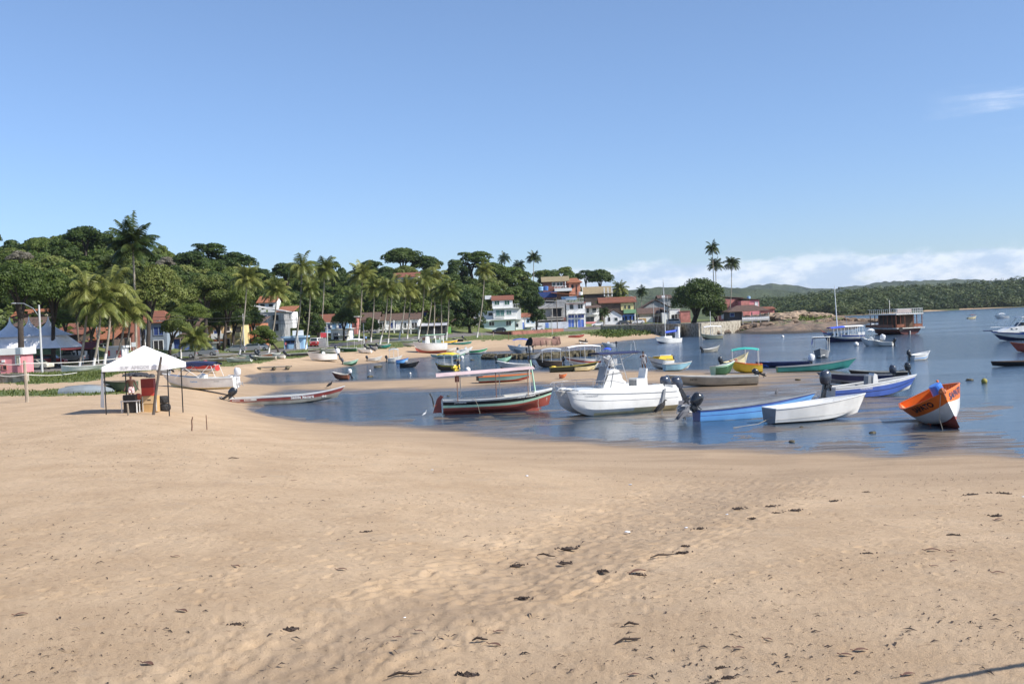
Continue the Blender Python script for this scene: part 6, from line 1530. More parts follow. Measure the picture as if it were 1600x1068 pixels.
    if 'dark limbs' in lb: H.block('white_awning', 333, 521, 354, 529, w_white, -1.6, -.1); H.block('orange_band', 334, 529, 354, 532, w_orng, -1.5, -.1); H.block('red_banner', 297, 508, 299.5, 526, P('red_cloth', (.55, .05, .04), .8), -.5, -.3); H.block('front_roof', 300, 507, 340, 511, tile_b, -1.0, -.1)
    if 'carved' in lb: H.rail(393, 519, 405, 527, w_orng, 1.4, 8); H.block('round_sign', 387, 521, 391, 526, w_orng, -1.5, -1.4)
    if 'blue awning' in lb: H.block('blue_awning', 487, 498.5, 501, 502, tarpb, -2.2, -.1); H.block('green_awning', 488, 502, 501, 505, P('green_cloth', (.03, .2, .12), .8), -2.0, -.1)
    if 'dark balconies' in lb:
        for y in (515, 526): H.rail(524, y + 4, 546, y + 8.5, w_white, 1.3, 8)
    if 'sky blue row' in lb:
        for k in range(4): H.block('white_pier', 506 + k * 10, 504, 509 + k * 10, 512, w_white, -.2, -.1)
    if 'tank' in lb: pass
    if 'dark limbs' in lb: H.tank(309, 488, w_lblue, .9, 1.3)
H = House('green painted gate pillar at the right end of the palm row', 697, 705, 510, 526, 300, .4, P('bright_green_gate', (.22, .5, .12)), name='gate', cat='gate'); H.block('gate_post', 695.5, 509, 697, 527, w_white, -.1, .5)
H = House('sky blue kiosk with flat roof between the two leaning palms', 444, 475, 527.5, 545.5, 226, 4, w_lblue, name='kiosk', cat='kiosk'); H.roof('flat', P('kiosk_blue', (.38, .55, .72)), 0, .5, th=.35); H.win(446, 532, 462, 536, w_navy, w_dark); H.door(464, 533, 468, 545, w_white); H.block('white_banner', 454, 516, 471, 524, w_white, 2, 2.2)
H = House('white kiosk with red flags left of the tent peak', 166, 191, 543.5, 567, 166, 3, w_white, name='kiosk', cat='kiosk')
for x in (170, 183, 187): H.block('red_flag', x, 547, x + 2.6, 556, P('flag_red', (.6, .08, .07), .8), -.3, -.25)
H.roof('flat', w_white, 0, .3, th=.3)
H = House('white market stall with maroon awning and hanging clothes', 103, 142, 546, 562, 164, 3, w_dark, name='market_stall', cat='stall'); H.roof('lean', P('maroon_awning', (.22, .05, .05), .8), 1.0, .6)
for x in (117, 124, 134): H.block('hanging_shirt', x, 547.5, x + 4, 556, w_white, -.5, -.4)
H = House('small white and pink toilet kiosk beside the bushy palm', 327, 340, 535.5, 555, 214, 2.5, wm('pale_pink_plaster', (.74, .60, .56)), name='kiosk', cat='kiosk'); H.roof('flat', w_white, 0, .4); H.door(333, 538, 337, 553, w_white)
# marquee with three peaks
g = atY(46, 560, 158); r = empty('marquee', (g[0], 158, hgt(g[0], 158)), 0, 'big white marquee with three pointed peaks behind the pink kiosk', 'marquee'); q = MB()
ez = 3.6; pk = 7.4
for i, x in enumerate((-2.6, .2, 3.0)):
    n = 14
    for j in range(8):
        t0, t1 = j / 8, (j + 1) / 8
        def rad(t): return 3.4 * (t ** 1.7) + .05
        for k in range(n):
            a0, a1 = 2 * PI * k / n, 2 * PI * (k + 1) / n
            zz0, zz1 = pk - (pk - ez - .9) * t0 ** .7, pk - (pk - ez - .9) * t1 ** .7
            q.quad((x + rad(t0) * math.cos(a0), rad(t0) * math.sin(a0), zz0), (x + rad(t1) * math.cos(a0), rad(t1) * math.sin(a0), zz1), (x + rad(t1) * math.cos(a1), rad(t1) * math.sin(a1), zz1), (x + rad(t0) * math.cos(a1), rad(t0) * math.sin(a1), zz0))
q.add([(-4.2, -2.6, ez + .9), (4.6, -2.6, ez + .9), (6.4, -4.2, ez - .9), (-6.2, -4.2, ez - .9), (-4.2, 2.6, ez + .9), (4.6, 2.6, ez + .9), (6.4, 4.2, ez - .9), (-6.2, 4.2, ez - .9)], [(0, 1, 2, 3), (4, 7, 6, 5), (1, 5, 6, 2), (0, 3, 7, 4), (0, 4, 5, 1)])
q.build('roof_fabric', P('marquee_white', (.84, .84, .86), .7, .05), r)
for x in (-6, -2, 2, 6.2):
    for y in (-4, 4): MB().tube([(x, y, 0), (x, y, ez - .8)], .05, 5).build('pole', steel, r)
# ------------------------------------------------------------------ vehicles
def car(px, py, head, label, body, kind='hatch', cat='car', Lc=4.1, Y=None):
    g = land(px, py) if Y is None else atY(px, py, Y); g[2] = hgt(g[0], g[1])
    r = empty('parked_car' if kind != 'van' else 'parked_van', g, math.radians(head), label, cat); q = MB(); w = .84 if kind != 'van' else .9
    if kind == 'hatch': lo_ = [(-2.0, .3), (2.0, .3), (2.05, .62), (1.85, .82), (.95, .95), (-1.95, .98), (-2.05, .6)]; up = [(1.0, .94), (.35, 1.42), (-1.3, 1.45), (-1.9, .98)]
    elif kind == 'suv': lo_ = [(-2.05, .35), (2.05, .35), (2.1, .8), (1.9, 1.0), (1.0, 1.08), (-2.05, 1.1), (-2.1, .7)]; up = [(1.05, 1.07), (.5, 1.68), (-1.9, 1.70), (-2.05, 1.1)]
    elif kind == 'pickup': lo_ = [(-2.5, .45), (2.3, .45), (2.35, .85), (2.2, 1.02), (1.2, 1.12), (-2.5, 1.15)]; up = [(1.25, 1.11), (.75, 1.68), (-.55, 1.70), (-.75, 1.14)]
    else: lo_ = [(-2.1, .3), (2.15, .3), (2.2, .9), (2.1, 1.15), (-2.15, 1.15)]; up = [(2.1, 1.14), (1.85, 1.9), (-2.05, 1.92), (-2.15, 1.14)]
    q.prism(lo_, -w, w); bd = q.build('body', body, r)
    upm = body if kind != 'van' else w_white
    q = MB().mat(upm); n = len(up); 
    vs = [(x, -w * (1 if i in (0, n - 1) else .86), z) for i, (x, z) in enumerate(up)] + [(x, w * (1 if i in (0, n - 1) else .86), z) for i, (x, z) in enumerate(up)]
    q.add(vs, [tuple(range(n))[::-1], tuple(range(n, 2 * n))] + [(i, (i + 1) % n, (i + 1) % n + n, i + n) for i in range(n)]); cb = q.build('cabin', None, r)
    cx_ = sum(p[0] for p in up) / n; cz_ = sum(p[1] for p in up) / n
    for sd in (-1, 1):
        P_ = [(cx_ + (x - cx_) * .84, z_) for x, z_ in [(x, cz_ + (z - cz_) * .70 + .02) for x, z in up]]
        zmin, zmax = up[0][1], max(p[1] for p in up)
        q = MB(); q.add([(x, sd * (w * (1 - .14 * (z - zmin) / (zmax - zmin)) + .012), z) for x, z in P_], [tuple(range(n)) if sd < 0 else tuple(range(n))[::-1]]); q.build('side_window', glass, cb)
    (xa, za), (xb, zb) = up[0], up[1]
    q = MB(); q.quad(*[(xa + (xb - xa) * f + .015, s_ * w * (.86 - .1 * f), za + (zb - za) * f + .02) for f, s_ in ((.12, -1), (.12, 1), (.88, 1), (.88, -1))]); q.build('windscreen', glass, cb)
    (xa, za), (xb, zb) = up[-1], up[-2]
    q = MB(); q.quad(*[(xa + (xb - xa) * f - .015, s_ * w * (.84 - .1 * f), za + (zb - za) * f + .02) for f, s_ in ((.12, 1), (.12, -1), (.88, -1), (.88, 1))]); q.build('rear_window', glass, cb)
    for x in (lo_[0][0] + .75, lo_[1][0] - .75):
        for sd in (-1, 1):
            ty = MB(); ty.tube([(x, sd * (w + .02), .34), (x, sd * (w - .2), .34)], .34, 14); o = ty.build('wheel', rub, r); MB().tube([(x, sd * (w + .03), .34), (x, sd * (w + .0), .34)], .19, 10).build('rim', steel, o)
    for sd in (-1, 1): MB().obox((lo_[2][0] - .02, sd * w * .72, lo_[2][1] - .02), .08, .3, .14).build('headlight', white, r); MB().obox((lo_[-1][0] + .02, sd * w * .8, .78), .08, .22, .16).build('tail_light', redb, r)
    return r
cw = P('car_white', (.78, .78, .78), .25, .03, coat=.6); cs = P('car_silver', (.38, .40, .42), .3, .05, metal=.5, coat=.5); cr = P('car_dark_red', (.25, .02, .02), .25, .05, coat=.6); cg = P('car_graphite', (.04, .042, .05), .25, .05, coat=.7); cb_ = P('car_beige', (.55, .52, .42), .3, .05, coat=.5)
car(59, 577, -12, 'pale beige hatchback in front of the lamp post by the pink kiosk', cb_)
car(80, 572, 8, 'dark red car half hidden behind the lamp post', cr, 'suv')
car(110, 567, 178, 'silver double cab pickup parked under the forked trees', cs, 'pickup', 'pickup')
car(288, 559.5, 185, 'silver hatchback under the street lamp right of the tent', cs)
car(322, 556, 178, 'silver car half hidden behind the young palm', cs)
car(368, 550.5, 183, 'silver hatchback left of the slender leaning palm', cs)
car(391, 549.5, 184, 'pale grey car between the leaning palm and the white car', cs, 'suv')
car(404, 547.5, 186, 'white hatchback at the right end of the parked row by the almond tree', cw)
car(495, 541, 262, 'red and white old van beside the grey tree box', P('van_red', (.42, .03, .03), .3, .05, coat=.5), 'van', 'van')
car(780, 519.5, 184, 'dark graphite car in front of the white three storey house', cg, Y=322)
car(840, 516, 184, 'white hatchback by the unfinished concrete building', cw, Y=330)
car(934, 508.5, 186, 'white car parked by the short dark palm', cw, Y=345)
car(975, 508, 4, 'dark grey car in front of the yellow, green and blue house', cg, Y=352)
car(997, 506.5, 184, 'low white car beside the leaning lamp pole', cw, Y=358)
car(1052, 503, 4, 'white and blue van at the foot of the fig tree', P('van_blue_white', (.35, .45, .60), .3, .1, coat=.5), 'van', 'van', Y=352)
# ------------------------------------------------------------------ poles and lamps
polem = P('concrete_pole', (.50, .50, .49), .85, .12); polew = P('wooden_pole', (.17, .14, .12), .9, .25)
def pole(px, pyb, pyt, label, Y=None, m=None, arm=None, r0_=.13, name='street_lamp', cat='street lamp', cross=False, white_foot=False):
    g = land(px, pyb) if Y is None else atY(px, pyb, Y); g[2] = hgt(g[0], g[1]); t = atY(px - (pyb - pyt) * .042, pyt, g[1]); h_ = t[2] - g[2]
    r = empty(name, g, 0, label, cat); MB().tube([(0, 0, -.3), (0, 0, h_)], [r0_, r0_ * .7], 10).build('pole', m or polem, r)
    if white_foot: MB().tube([(0, 0, 0), (0, 0, 1.5)], r0_ + .02, 10).build('white_foot', limew, r)
    if arm:
        dx, dz, z0 = arm; P_ = [(0, 0, h_ * z0), (dx * .25, 0, h_ * z0 + dz * .6), (dx * .65, 0, h_ * z0 + dz * .97), (dx, 0, h_ * z0 + dz)]
        o = MB().tube(P_, .045, 6).build('arm', steel, r); MB().ball((dx * 1.08, 0, h_ * z0 + dz), .35, .14, .10).build('lamp_head', steel, o)
    if cross: MB().obox((0, 0, h_ - .5), 1.8, .1, .1).build('crossarm', m or polem, r)
    return r
pole(66, 582, 476, 'concrete lamp post with long curved arm by the beige hatchback', arm=(-3.0, 1.9, .82), r0_=.16)
pole(154, 571, 483, 'pale concrete pole with small arm among the left palms', Y=163, arm=(-1.3, 1.2, .98), r0_=.1)
pole(283, 560, 490, 'dark pole with pale lamp arm right of the white tent', m=polew, arm=(-3.3, 1.8, .62), white_foot=True)
pole(382, 550, 490, 'slim pole with whitewashed foot behind the slender leaning palm', m=polem, white_foot=True, name='utility_pole', cat='pole', cross=True)
pole(466, 548, 495, 'pole with long lamp arm left of the tall palm', Y=225, arm=(-3.6, 1.4, .9))
pole(512, 541, 506, 'grey pole right of the red pavement sign', name='utility_pole', cat='pole')
pole(569, 536, 505, 'slim grey pole between the left palms of the far beach row', name='utility_pole', cat='pole')
pole(820, 520, 492, 'thin pole in front of the small white annex', Y=322, name='utility_pole', cat='pole', m=polem, r0_=.1)
pole(871, 513, 464, 'dark tall pole before the unfinished concrete building', Y=325, name='utility_pole', cat='pole', m=polew, cross=True)
pole(863, 522, 500, 'slender white pole on the grass below the road', name='utility_pole', cat='pole', r0_=.08)
pole(996, 508, 462, 'dark leaning lamp pole at the corner of the blue house', Y=352, m=polew, arm=(-3.0, 1.6, .86))
pole(1044, 504, 462, 'grey concrete pole with crossarm beside the white gabled house end', Y=350, name='utility_pole', cat='pole', cross=True, r0_=.16)
pole(1022, 505, 474, 'thin pole in front of the dark shed', Y=355, name='utility_pole', cat='pole')
# goal frame and posts on the grass
g = land(806, 531); r = empty('goal_frame', g, 0, 'rusty football goal frame standing on the grass before the white house', 'goal')
q = MB(); s_ = g[1] / F
q.tube([(-1.6, 0, 0), (-1.6, 0, 2.0), (1.6, 0, 2.0), (1.6, 0, 0)], .05, 5); q.build('frame', woodb, r)
for x, y, t_, lb in ((753, 526.5, 519.5, 'left'), (771, 525, 519, 'right')):
    pole(x, y, t_, 'short pinkish post, ' + lb + ' one of two on the grass below the dark car', m=P('pink_post', (.55, .40, .34), .8), name='post', cat='post', r0_=.09)
# signs
H = House('round cornered red sign board on legs by the tall palm', 501, 510, 519.5, 527, 240, .1, P('sign_red', (.70, .08, .10), .5), name='sign_board', cat='sign', below=0)
for x in (502, 509): H.block('leg', x - .3, 527, x + .3, 541, greyp, 0, .06)
H = House('small white notice board right of the cut trunk', 205.5, 212, 534.5, 541.5, 150, .06, w_white, name='notice_board', cat='sign', below=0); H.block('leg', 208.5, 541.5, 209.2, 566, greyp, 0, .05)
H = House('grey slatted box around a young tree next to the van', 498, 509, 528, 542, 238, 1.2, w_grey, name='tree_box', cat='box', below=0)
# cut trunk with dark stub
g = land(226, 562); g[2] = hgt(g[0], g[1]); r = empty('cut_trunk', g, 0, 'cut tree trunk, dark above and whitewashed below, behind the tent peak', 'tree trunk')
hh_ = atY(226, 500, g[1])[2] - g[2]; MB().tube([(0, 0, hh_ * .35), (-.1, 0, hh_ * .8), (-.25, 0, hh_)], [.3, .26, .38], 9).build('trunk', barkd, r); MB().tube([(0, 0, -.2), (0, 0, hh_ * .52)], [.34, .33], 10).build('whitewash', limew, r)

# power lines
def wire(P_, label, sag=.5):
    o = P_[0]; q = MB(); pts_ = []
    for a, b in zip(P_[:-1], P_[1:]):
        for i in range(10): t = i / 10; p = a + (b - a) * t; pts_.append((p[0] - o[0], p[1] - o[1], p[2] - o[2] - sag * 4 * t * (1 - t)))
    pts_.append(tuple(P_[-1] - o)); ob = q.tube(pts_, .035, 4).build('power_line', rub, None, loc=o); tag(ob, label, 'wire', 'power lines along the shore road')
for k_, (dz, wd) in enumerate(((0, 'upper'), (5, 'lower'))):
    wire([atY(63, 486 + dz, 150), atY(154, 487 + dz, 163), atY(283, 493 + dz, 178), atY(382, 493 + dz, 212), atY(466, 499 + dz, 228), atY(569, 508 + dz, 262)], wd + ' power line strung through the palms along the left shore road')
    wire([atY(820, 493 + dz, 322), atY(871, 467 + dz, 325), atY(996, 464 + dz, 352), atY(1044, 464 + dz, 350)], wd + ' power line crossing in front of the white and blue houses')
# ------------------------------------------------------------------ on the sand
# folding tent
g = land(230, 643.5); TB = g
r = empty('beach_tent', g, math.radians(2), 'white pyramid topped beach tent lettered SUP AMIGOS on black posts', 'tent'); s_ = g[1] / F
W2 = 1.64; ez = 2.44; vz = 2.20; ap = 3.40
q = MB()
for k in range(4):
    a0 = PI / 4 + k * PI / 2; a1 = a0 + PI / 2; R_ = W2 * 2 ** .5
    p0 = np.array([R_ * math.cos(a0), R_ * math.sin(a0), ez]); p1 = np.array([R_ * math.cos(a1), R_ * math.sin(a1), ez]); top = np.array([0, 0, ap])
    n = 6
    for i in range(n):
        u0, u1 = i / n, (i + 1) / n
        for j in range(4):
            v0, v1 = j / 4, (j + 1) / 4
            def pt(u, v):
                b = p0 + (p1 - p0) * u; p = b + (top - b) * v; p = p.copy(); p[2] -= .05 * math.sin(PI * v) * (1 - v) * math.sin(PI * u) + .015 * math.sin(9 * u + 5 * v); return p
            q.quad(pt(u0, v0), pt(u1, v0), pt(u1, v1), pt(u0, v1))
        a = p0 + (p1 - p0) * u0; b = p0 + (p1 - p0) * u1
        q.quad((a[0], a[1], ez), (b[0], b[1], ez), (b[0], b[1], vz + .012 * math.sin(i)), (a[0], a[1], vz))
        q.quad((a[0] * .97, a[1] * .97, ez - .02), (a[0] * .97, a[1] * .97, vz), (b[0] * .97, b[1] * .97, vz), (b[0] * .97, b[1] * .97, ez - .02))
rf = q.build('roof_fabric', P('tent_white', (.88, .88, .88), .7, .02), r)
flat_text(rf, 'SUP  AMIGOS', .24, P('letter_grey', (.60, .60, .60), .7), Matrix.Translation((-.72, -W2 - .012, vz + .08)) @ Matrix.Rotation(PI / 2, 4, 'X'), bold=.0)
for x, y in ((-1.55, -1.55), (1.55, -1.55), (1.40, 1.55), (-1.5, 1.55)):
    MB().tube([(x, y, -.2), (x, y, ez)], .032, 6).build('post', black, r)
q = MB()
for y in (-1.55, 1.55): q.tube([(-1.5, y, ez - .05), (0, y, ez - .3), (1.5, y, ez - .05)], .018, 5)
q.build('truss', black, r)
MB().prism([(-1.80, .45), (-1.62, .40), (-1.60, 2.25), (-1.68, 2.25)], -1.60, -1.55).build('furled_curtain', P('grey_cloth', (.30, .31, .34), .8), r)
def spot(px, py, Yoff=0.0): g = land(px, py); return g
def stick(px0, py0, px1, py1, label, rad=.045, m=None, name='wooden_stake', cat='stake', kink=.0):
    g = land(px0, py0); t = atY(px1, py1, g[1] - .02); e = Vector(t - g)
    r = empty(name, g, 0, label, cat); MB().tube([(0, 0, -.3), tuple(e * .35 + Vector((kink, 0, 0))), tuple(e * .7 - Vector((kink, 0, 0))), tuple(e)], [rad * 1.1, rad, rad * .95, rad * .85], 7).build('shaft', m or woodl, r); return r
stick(238.5, 647.5, 252, 557, 'dark weathered post leaning against the front of the tent', .07, P('weathered_dark', (.10, .085, .075), .9, .3))
stick(201, 649, 199, 630, 'short thin stake in the sand in front of the black table', .05)
stick(298.5, 672, 301, 651, 'crooked short brown stick, left of two stuck in the sand', .03, P('stick_brown', (.16, .09, .06), .9), kink=.02)
stick(323.5, 671, 322, 648, 'straight thin stick, right of two stuck in the sand', .022, P('stick_brown', (.16, .09, .06), .9))
pst = stick(43, 628, 38, 563, 'round wooden post carrying two ropes at the left', .11, P('post_wood', (.36, .30, .23), .9, .2), name='wooden_post', cat='post')
def rope(P_, label, rad=.02, m=None, name='rope', cat='rope'):
    P_ = [Vector([float(c) for c in p]) for p in P_]; o = P_[0]; q = MB(); pts_ = []
    for a, b in zip(P_[:-1], P_[1:]):
        for i in range(8): t = i / 8; pts_.append(a.lerp(b, t) - o - Vector((0, 0, .12 * math.sin(PI * t))))
    pts_.append(P_[-1] - o); q.tube(pts_, rad, 5); ob = q.build(name, m or rope_m, None, loc=o); return tag(ob, label, cat)
pY = land(43, 628)[1]
rope([atY(-10, 566, pY), atY(39, 567.5, pY - .12), atY(190, 559, pY + 18)], 'upper pale rope slung from the round wooden post to the tent side', .028, dirtyw)
rope([atY(-10, 585, pY), atY(40, 585, pY - .12), atY(120, 582, pY + 12)], 'lower pale rope slung from the round wooden post', .028, dirtyw)
# the stall furniture
g = land(204.5, 644.5); r = empty('folding_table', g, 0, 'black topped table with white legs under the tent', 'table')
MB().obox((0, 0, .60), .86, .5, .05).build('table_top', white, r)
for x in (-.38, .38):
    for y in (-.2, .2): MB().tube([(x, y, 0), (x, y, .58)], .03, 6).build('leg', white, r)
MB().box(-.30, .32, -.16, .18, .0, .57).build('dark_cloth', black, r)
r = empty('speaker_box', (g[0], g[1], g[2] + .63), 0, 'black box standing on the white legged table', 'box'); MB().box(-.30, .30, -.18, .18, 0, .28).build('box_body', black, r); MB().tube([(-.33, -.1, .24), (-.33, -.1, .05)], .03, 6).build('handle', white, r)
g = land(236, 643); r = empty('plywood_cabinet', g, .05, 'ochre plywood cabinet standing beside the leaning post under the tent', 'cabinet')
ply = P('plywood', (.52, .33, .14), .7, .15); MB().box(-.40, .40, -.25, .25, 0, .84).build('cabinet_body', ply, r); MB().box(-.36, .36, -.27, -.253, .44, .80).build('panel', P('plywood_pale', (.62, .44, .24), .7, .12), r); MB().box(-.08, .10, -.29, -.273, .62, .66).build('handle', black, r)
for x in (-.34, .35): MB().box(x, x + .04, -.29, -.273, .05, .82).build('batten', dirtyw, r)
r = empty('cool_box', (g[0] - .06, g[1], g[2] + .84), .05, 'dark red cool box standing on the plywood cabinet', 'box'); MB().box(-.33, .30, -.2, .2, 0, .42).build('box_body', P('box_red', (.50, .06, .04), .5, .1), r); MB().box(-.34, .31, -.21, .21, .42, .88).build('lid', P('box_maroon', (.22, .03, .03), .5, .2), r)
def tyre(px, py, z, label, rz=0):
    g = land(px, py); r = empty('tyre', (g[0], g[1], g[2] + z), rz, label, 'tyre', 'tyres stacked under the tent'); q = MB(); n = 22; m = 8
    V = []; 
    for i in range(n):
        a = 2 * PI * i / n
        for k, (rr, zz_) in enumerate(((.22, .0), (.27, .03), (.30, .10), (.30, .28), (.27, .36), (.22, .39), (.17, .34), (.17, .05))): V.append((rr * math.cos(a), rr * math.sin(a), zz_))
    q.add(V, [(i * m + k, ((i + 1) % n) * m + k, ((i + 1) % n) * m + (k + 1) % m, i * m + (k + 1) % m) for i in range(n) for k in range(m)]); q.build('casing', rub, r)
    q = MB()
    for i in range(26): a = 2 * PI * i / 26; q.obox((.305 * math.cos(a), .305 * math.sin(a), .195), .02, .035, .2, a, .4 * (1 if i % 2 else -1))
    q.build('tread', rub, r)
tyre(257.5, 642, 0, 'lower tyre of the stack beside the plywood cabinet'); tyre(255.5, 642, .41, 'upper tyre of the stack beside the plywood cabinet', .4)
g = land(219, 640); r = empty('backpack', g, 0, 'red and black bag on the sand between the table and the plywood cabinet', 'bag'); MB().ball((0, 0, .34), .26, .2, .36, 9, 6, .12).build('bag_body', rub, r); MB().ball((-.02, -.12, .72), .2, .14, .18, 8, 5, .15).build('red_cloth', P('cloth_coral', (.62, .16, .10), .8), r)
# ------------------------------------------------------------------ people
skin_d = P('dark_skin', (.10, .045, .028), .5, .08); skin_m = P('brown_skin', (.24, .12, .07), .5, .08)
def person(px, py, H_, face, label, top, bottom, skin, pose, hair=None, Y=None, hat=None):
    """pose: dict of joint points in metres for a figure 1.75 m high, x to its left, y backwards; face turns it"""
    g = land(px, py) if Y is None else atY(px, py, Y); g[2] = max(hgt(g[0], g[1]), 0)
    r = empty('person', g, math.radians(face), label, 'person'); k = H_ / 1.75; J = dict(pelvis=(0, 0, .95), waist=(0, 0, 1.08), chest=(0, 0, 1.30), neck=(0, 0, 1.50), headb=(0, -.01, 1.57), head=(0, -.015, 1.66), crown=(0, -.005, 1.735),
        lsh=(.19, 0, 1.43), rsh=(-.19, 0, 1.43), lel=(.25, .02, 1.14), rel=(-.25, .02, 1.14), lwr=(.26, -.06, .90), rwr=(-.26, -.06, .90), lha=(.26, -.08, .82), rha=(-.26, -.08, .82),
        lhip=(.09, 0, .90), rhip=(-.09, 0, .90), lkn=(.10, -.02, .50), rkn=(-.10, -.02, .50), lan=(.10, .02, .09), ran=(-.10, .02, .09), lto=(.11, -.15, .035), rto=(-.11, -.15, .035)); J.update(pose)
    Rd = dict(pelvis=.135, waist=.12, chest=.155, neck=.058, headb=.068, head=.095, crown=.05, lsh=.065, rsh=.065, lel=.045, rel=.045, lwr=.030, rwr=.030, lha=.036, rha=.036, lhip=.095, rhip=.095, lkn=.062, rkn=.062, lan=.042, ran=.042, lto=.035, rto=.035)
    E = [('pelvis', 'waist'), ('waist', 'chest'), ('chest', 'neck'), ('neck', 'headb'), ('headb', 'head'), ('head', 'crown'), ('chest', 'lsh'), ('lsh', 'lel'), ('lel', 'lwr'), ('lwr', 'lha'), ('chest', 'rsh'), ('rsh', 'rel'), ('rel', 'rwr'), ('rwr', 'rha'),
         ('pelvis', 'lhip'), ('lhip', 'lkn'), ('lkn', 'lan'), ('lan', 'lto'), ('pelvis', 'rhip'), ('rhip', 'rkn'), ('rkn', 'ran'), ('ran', 'rto')]
    # fingers
    for sd in 'lr':
        w = Vector(J[sd + 'wr']); h = Vector(J[sd + 'ha']); d = (h - w).normalized(); s2 = Vector((0, 1, 0)) if abs(d.y) < .8 else Vector((0, 0, 1)); s2 = (s2 - d * s2.dot(d)).normalized(); fw = d.cross(s2)
        for i, L_ in enumerate((.068, .078, .072, .056)):
            b = h + s2 * (.033 - .022 * i) + d * .02; nm = sd + 'f%d' % i
            J[nm + 'a'] = tuple(b + d * L_ * .55); J[nm + 'b'] = tuple(b + d * L_ + fw * .018 * (1 if sd == 'l' else -1)); Rd[nm + 'a'] = .010; Rd[nm + 'b'] = .008; E += [(sd + 'ha', nm + 'a'), (nm + 'a', nm + 'b')]
        nm = sd + 'th'; J[nm] = tuple(h + s2 * .06 + d * .02); Rd[nm] = .011; E.append((sd + 'wr', nm))
    def skinned(name, names, edges, grow, m, root_n, parent):
        me = bpy.data.meshes.new(name); ix = {n: i for i, n in enumerate(names)}
        me.from_pydata([tuple(c * k for c in J[n]) for n in names], [(ix[a], ix[b]) for a, b in edges], []); o = bpy.data.objects.new(name, me); COL.objects.link(o)
        o.modifiers.new('skin', 'SKIN'); sb = o.modifiers.new('sub', 'SUBSURF'); sb.levels = 2; sb.render_levels = 2
        for i, n in enumerate(names):
            v = me.skin_vertices[0].data[i]; rr = (Rd[n] + grow) * k; v.radius = (rr * (1.15 if n in ('chest', 'pelvis', 'waist') else 1), rr * (.82 if n in ('chest', 'pelvis', 'waist') else 1)); v.use_root = n == root_n
        dg = bpy.context.evaluated_depsgraph_get(); dg.update(); m2 = bpy.data.meshes.new_from_object(o.evaluated_get(dg)); bpy.data.objects.remove(o)
        m2.name = name; m2.materials.clear(); m2.materials.append(m); m2.polygons.foreach_set('use_smooth', [True] * len(m2.polygons))
        o = bpy.data.objects.new(name, m2); COL.objects.link(o); o.parent = parent; return o
    names = list(J); bd = skinned('body', names, E, 0, skin, 'pelvis', r)
    J['lhem'] = tuple(Vector(J['lhip']).lerp(Vector(J['lkn']), .72)); J['rhem'] = tuple(Vector(J['rhip']).lerp(Vector(J['rkn']), .72)); Rd['lhem'] = Rd['rhem'] = .088
    skinned('shorts', ['waist', 'pelvis', 'lhip', 'rhip', 'lhem', 'rhem'], [('waist', 'pelvis'), ('pelvis', 'lhip'), ('pelvis', 'rhip'), ('lhip', 'lhem'), ('rhip', 'rhem')], .018, bottom, 'pelvis', r)
    if top is not None:
        J['lslv'] = tuple(Vector(J['lsh']).lerp(Vector(J['lel']), .6)); J['rslv'] = tuple(Vector(J['rsh']).lerp(Vector(J['rel']), .6)); Rd['lslv'] = Rd['rslv'] = .055; J['col'] = tuple(Vector(J['chest']).lerp(Vector(J['neck']), .65)); Rd['col'] = .075
        skinned('shirt', ['pelvis', 'waist', 'chest', 'col', 'lsh', 'rsh', 'lslv', 'rslv'], [('pelvis', 'waist'), ('waist', 'chest'), ('chest', 'col'), ('chest', 'lsh'), ('chest', 'rsh'), ('lsh', 'lslv'), ('rsh', 'rslv')], .016, top, 'waist', r)
    hd = Vector(J['head']) * k
    q = MB(); q.ball(hd + Vector((0, .018, .035)) * k, .102 * k, .108 * k, .095 * k, 12, 8); q.build('hair', hair or black, r, smooth=True)
    for sx in (-.034, .034): MB().ball(hd + Vector((sx, -.094, .0)) * k, .013 * k, .006 * k, .009 * k).build('eye', white, bd)
    q = MB(); q.ball(hd + Vector((0, -.104, -.025)) * k, .016 * k, .02 * k, .026 * k); q.build('nose', skin, bd); MB().ball(hd + Vector((0, -.092, -.058)) * k, .026 * k, .007 * k, .007 * k).build('mouth', redb, bd)
    q = MB()
    for sx in (-.098, .098): q.ball(hd + Vector((sx, .0, -.005)) * k, .012 * k, .02 * k, .032 * k)
    for sx, nm in ((-1, 'ear'), (1, 'ear')): MB().ball(hd + Vector((sx * .098, 0, -.005)) * k, .012 * k, .02 * k, .032 * k).build(nm, skin, bd)
    return r
print_short = pm('patterned_shorts', (.62, .30, .30), .8, .1, 14, col2=(.75, .70, .68), thr=(.48, .52))
person(206, 631, 1.74, 8, 'bare chested man in patterned shorts standing under the tent with arms slightly spread', None, print_short, skin_d, dict(lel=(.29, .03, 1.15), rel=(-.29, .03, 1.15), lwr=(.40, -.05, .93), rwr=(-.36, -.05, .92), lha=(.44, -.07, .85), rha=(-.38, -.08, .84)))
person(1006, 580.5, 2.0, -12, 'man in grey shirt and shorts standing on the sand bar by the yellow trimmed speedboat', P('grey_shirt', (.42, .43, .45), .8), P('grey_shorts', (.36, .37, .38), .8), skin_d, dict(rel=(-.28, -.06, 1.18), rwr=(-.22, -.26, 1.30), rha=(-.18, -.30, 1.37), lkn=(.14, -.08, .5), lan=(.22, .0, .09), lto=(.24, -.16, .035), lwr=(.28, -.05, .92)))
pk_ = P('pink_shirt', (.70, .14, .18), .8)
person(447, 546, 1.7, 20, 'person in pink shirt standing left of the blue kiosk', pk_, navyc, skin_m, {})
person(462, 546, 1.7, -30, 'person in white shirt standing at the blue kiosk front', whitec, greyc, skin_m, {})
person(479, 543, 1.7, 10, 'person in yellow shirt standing by the short palm right of the blue kiosk', yelc, navyc, skin_m, {})
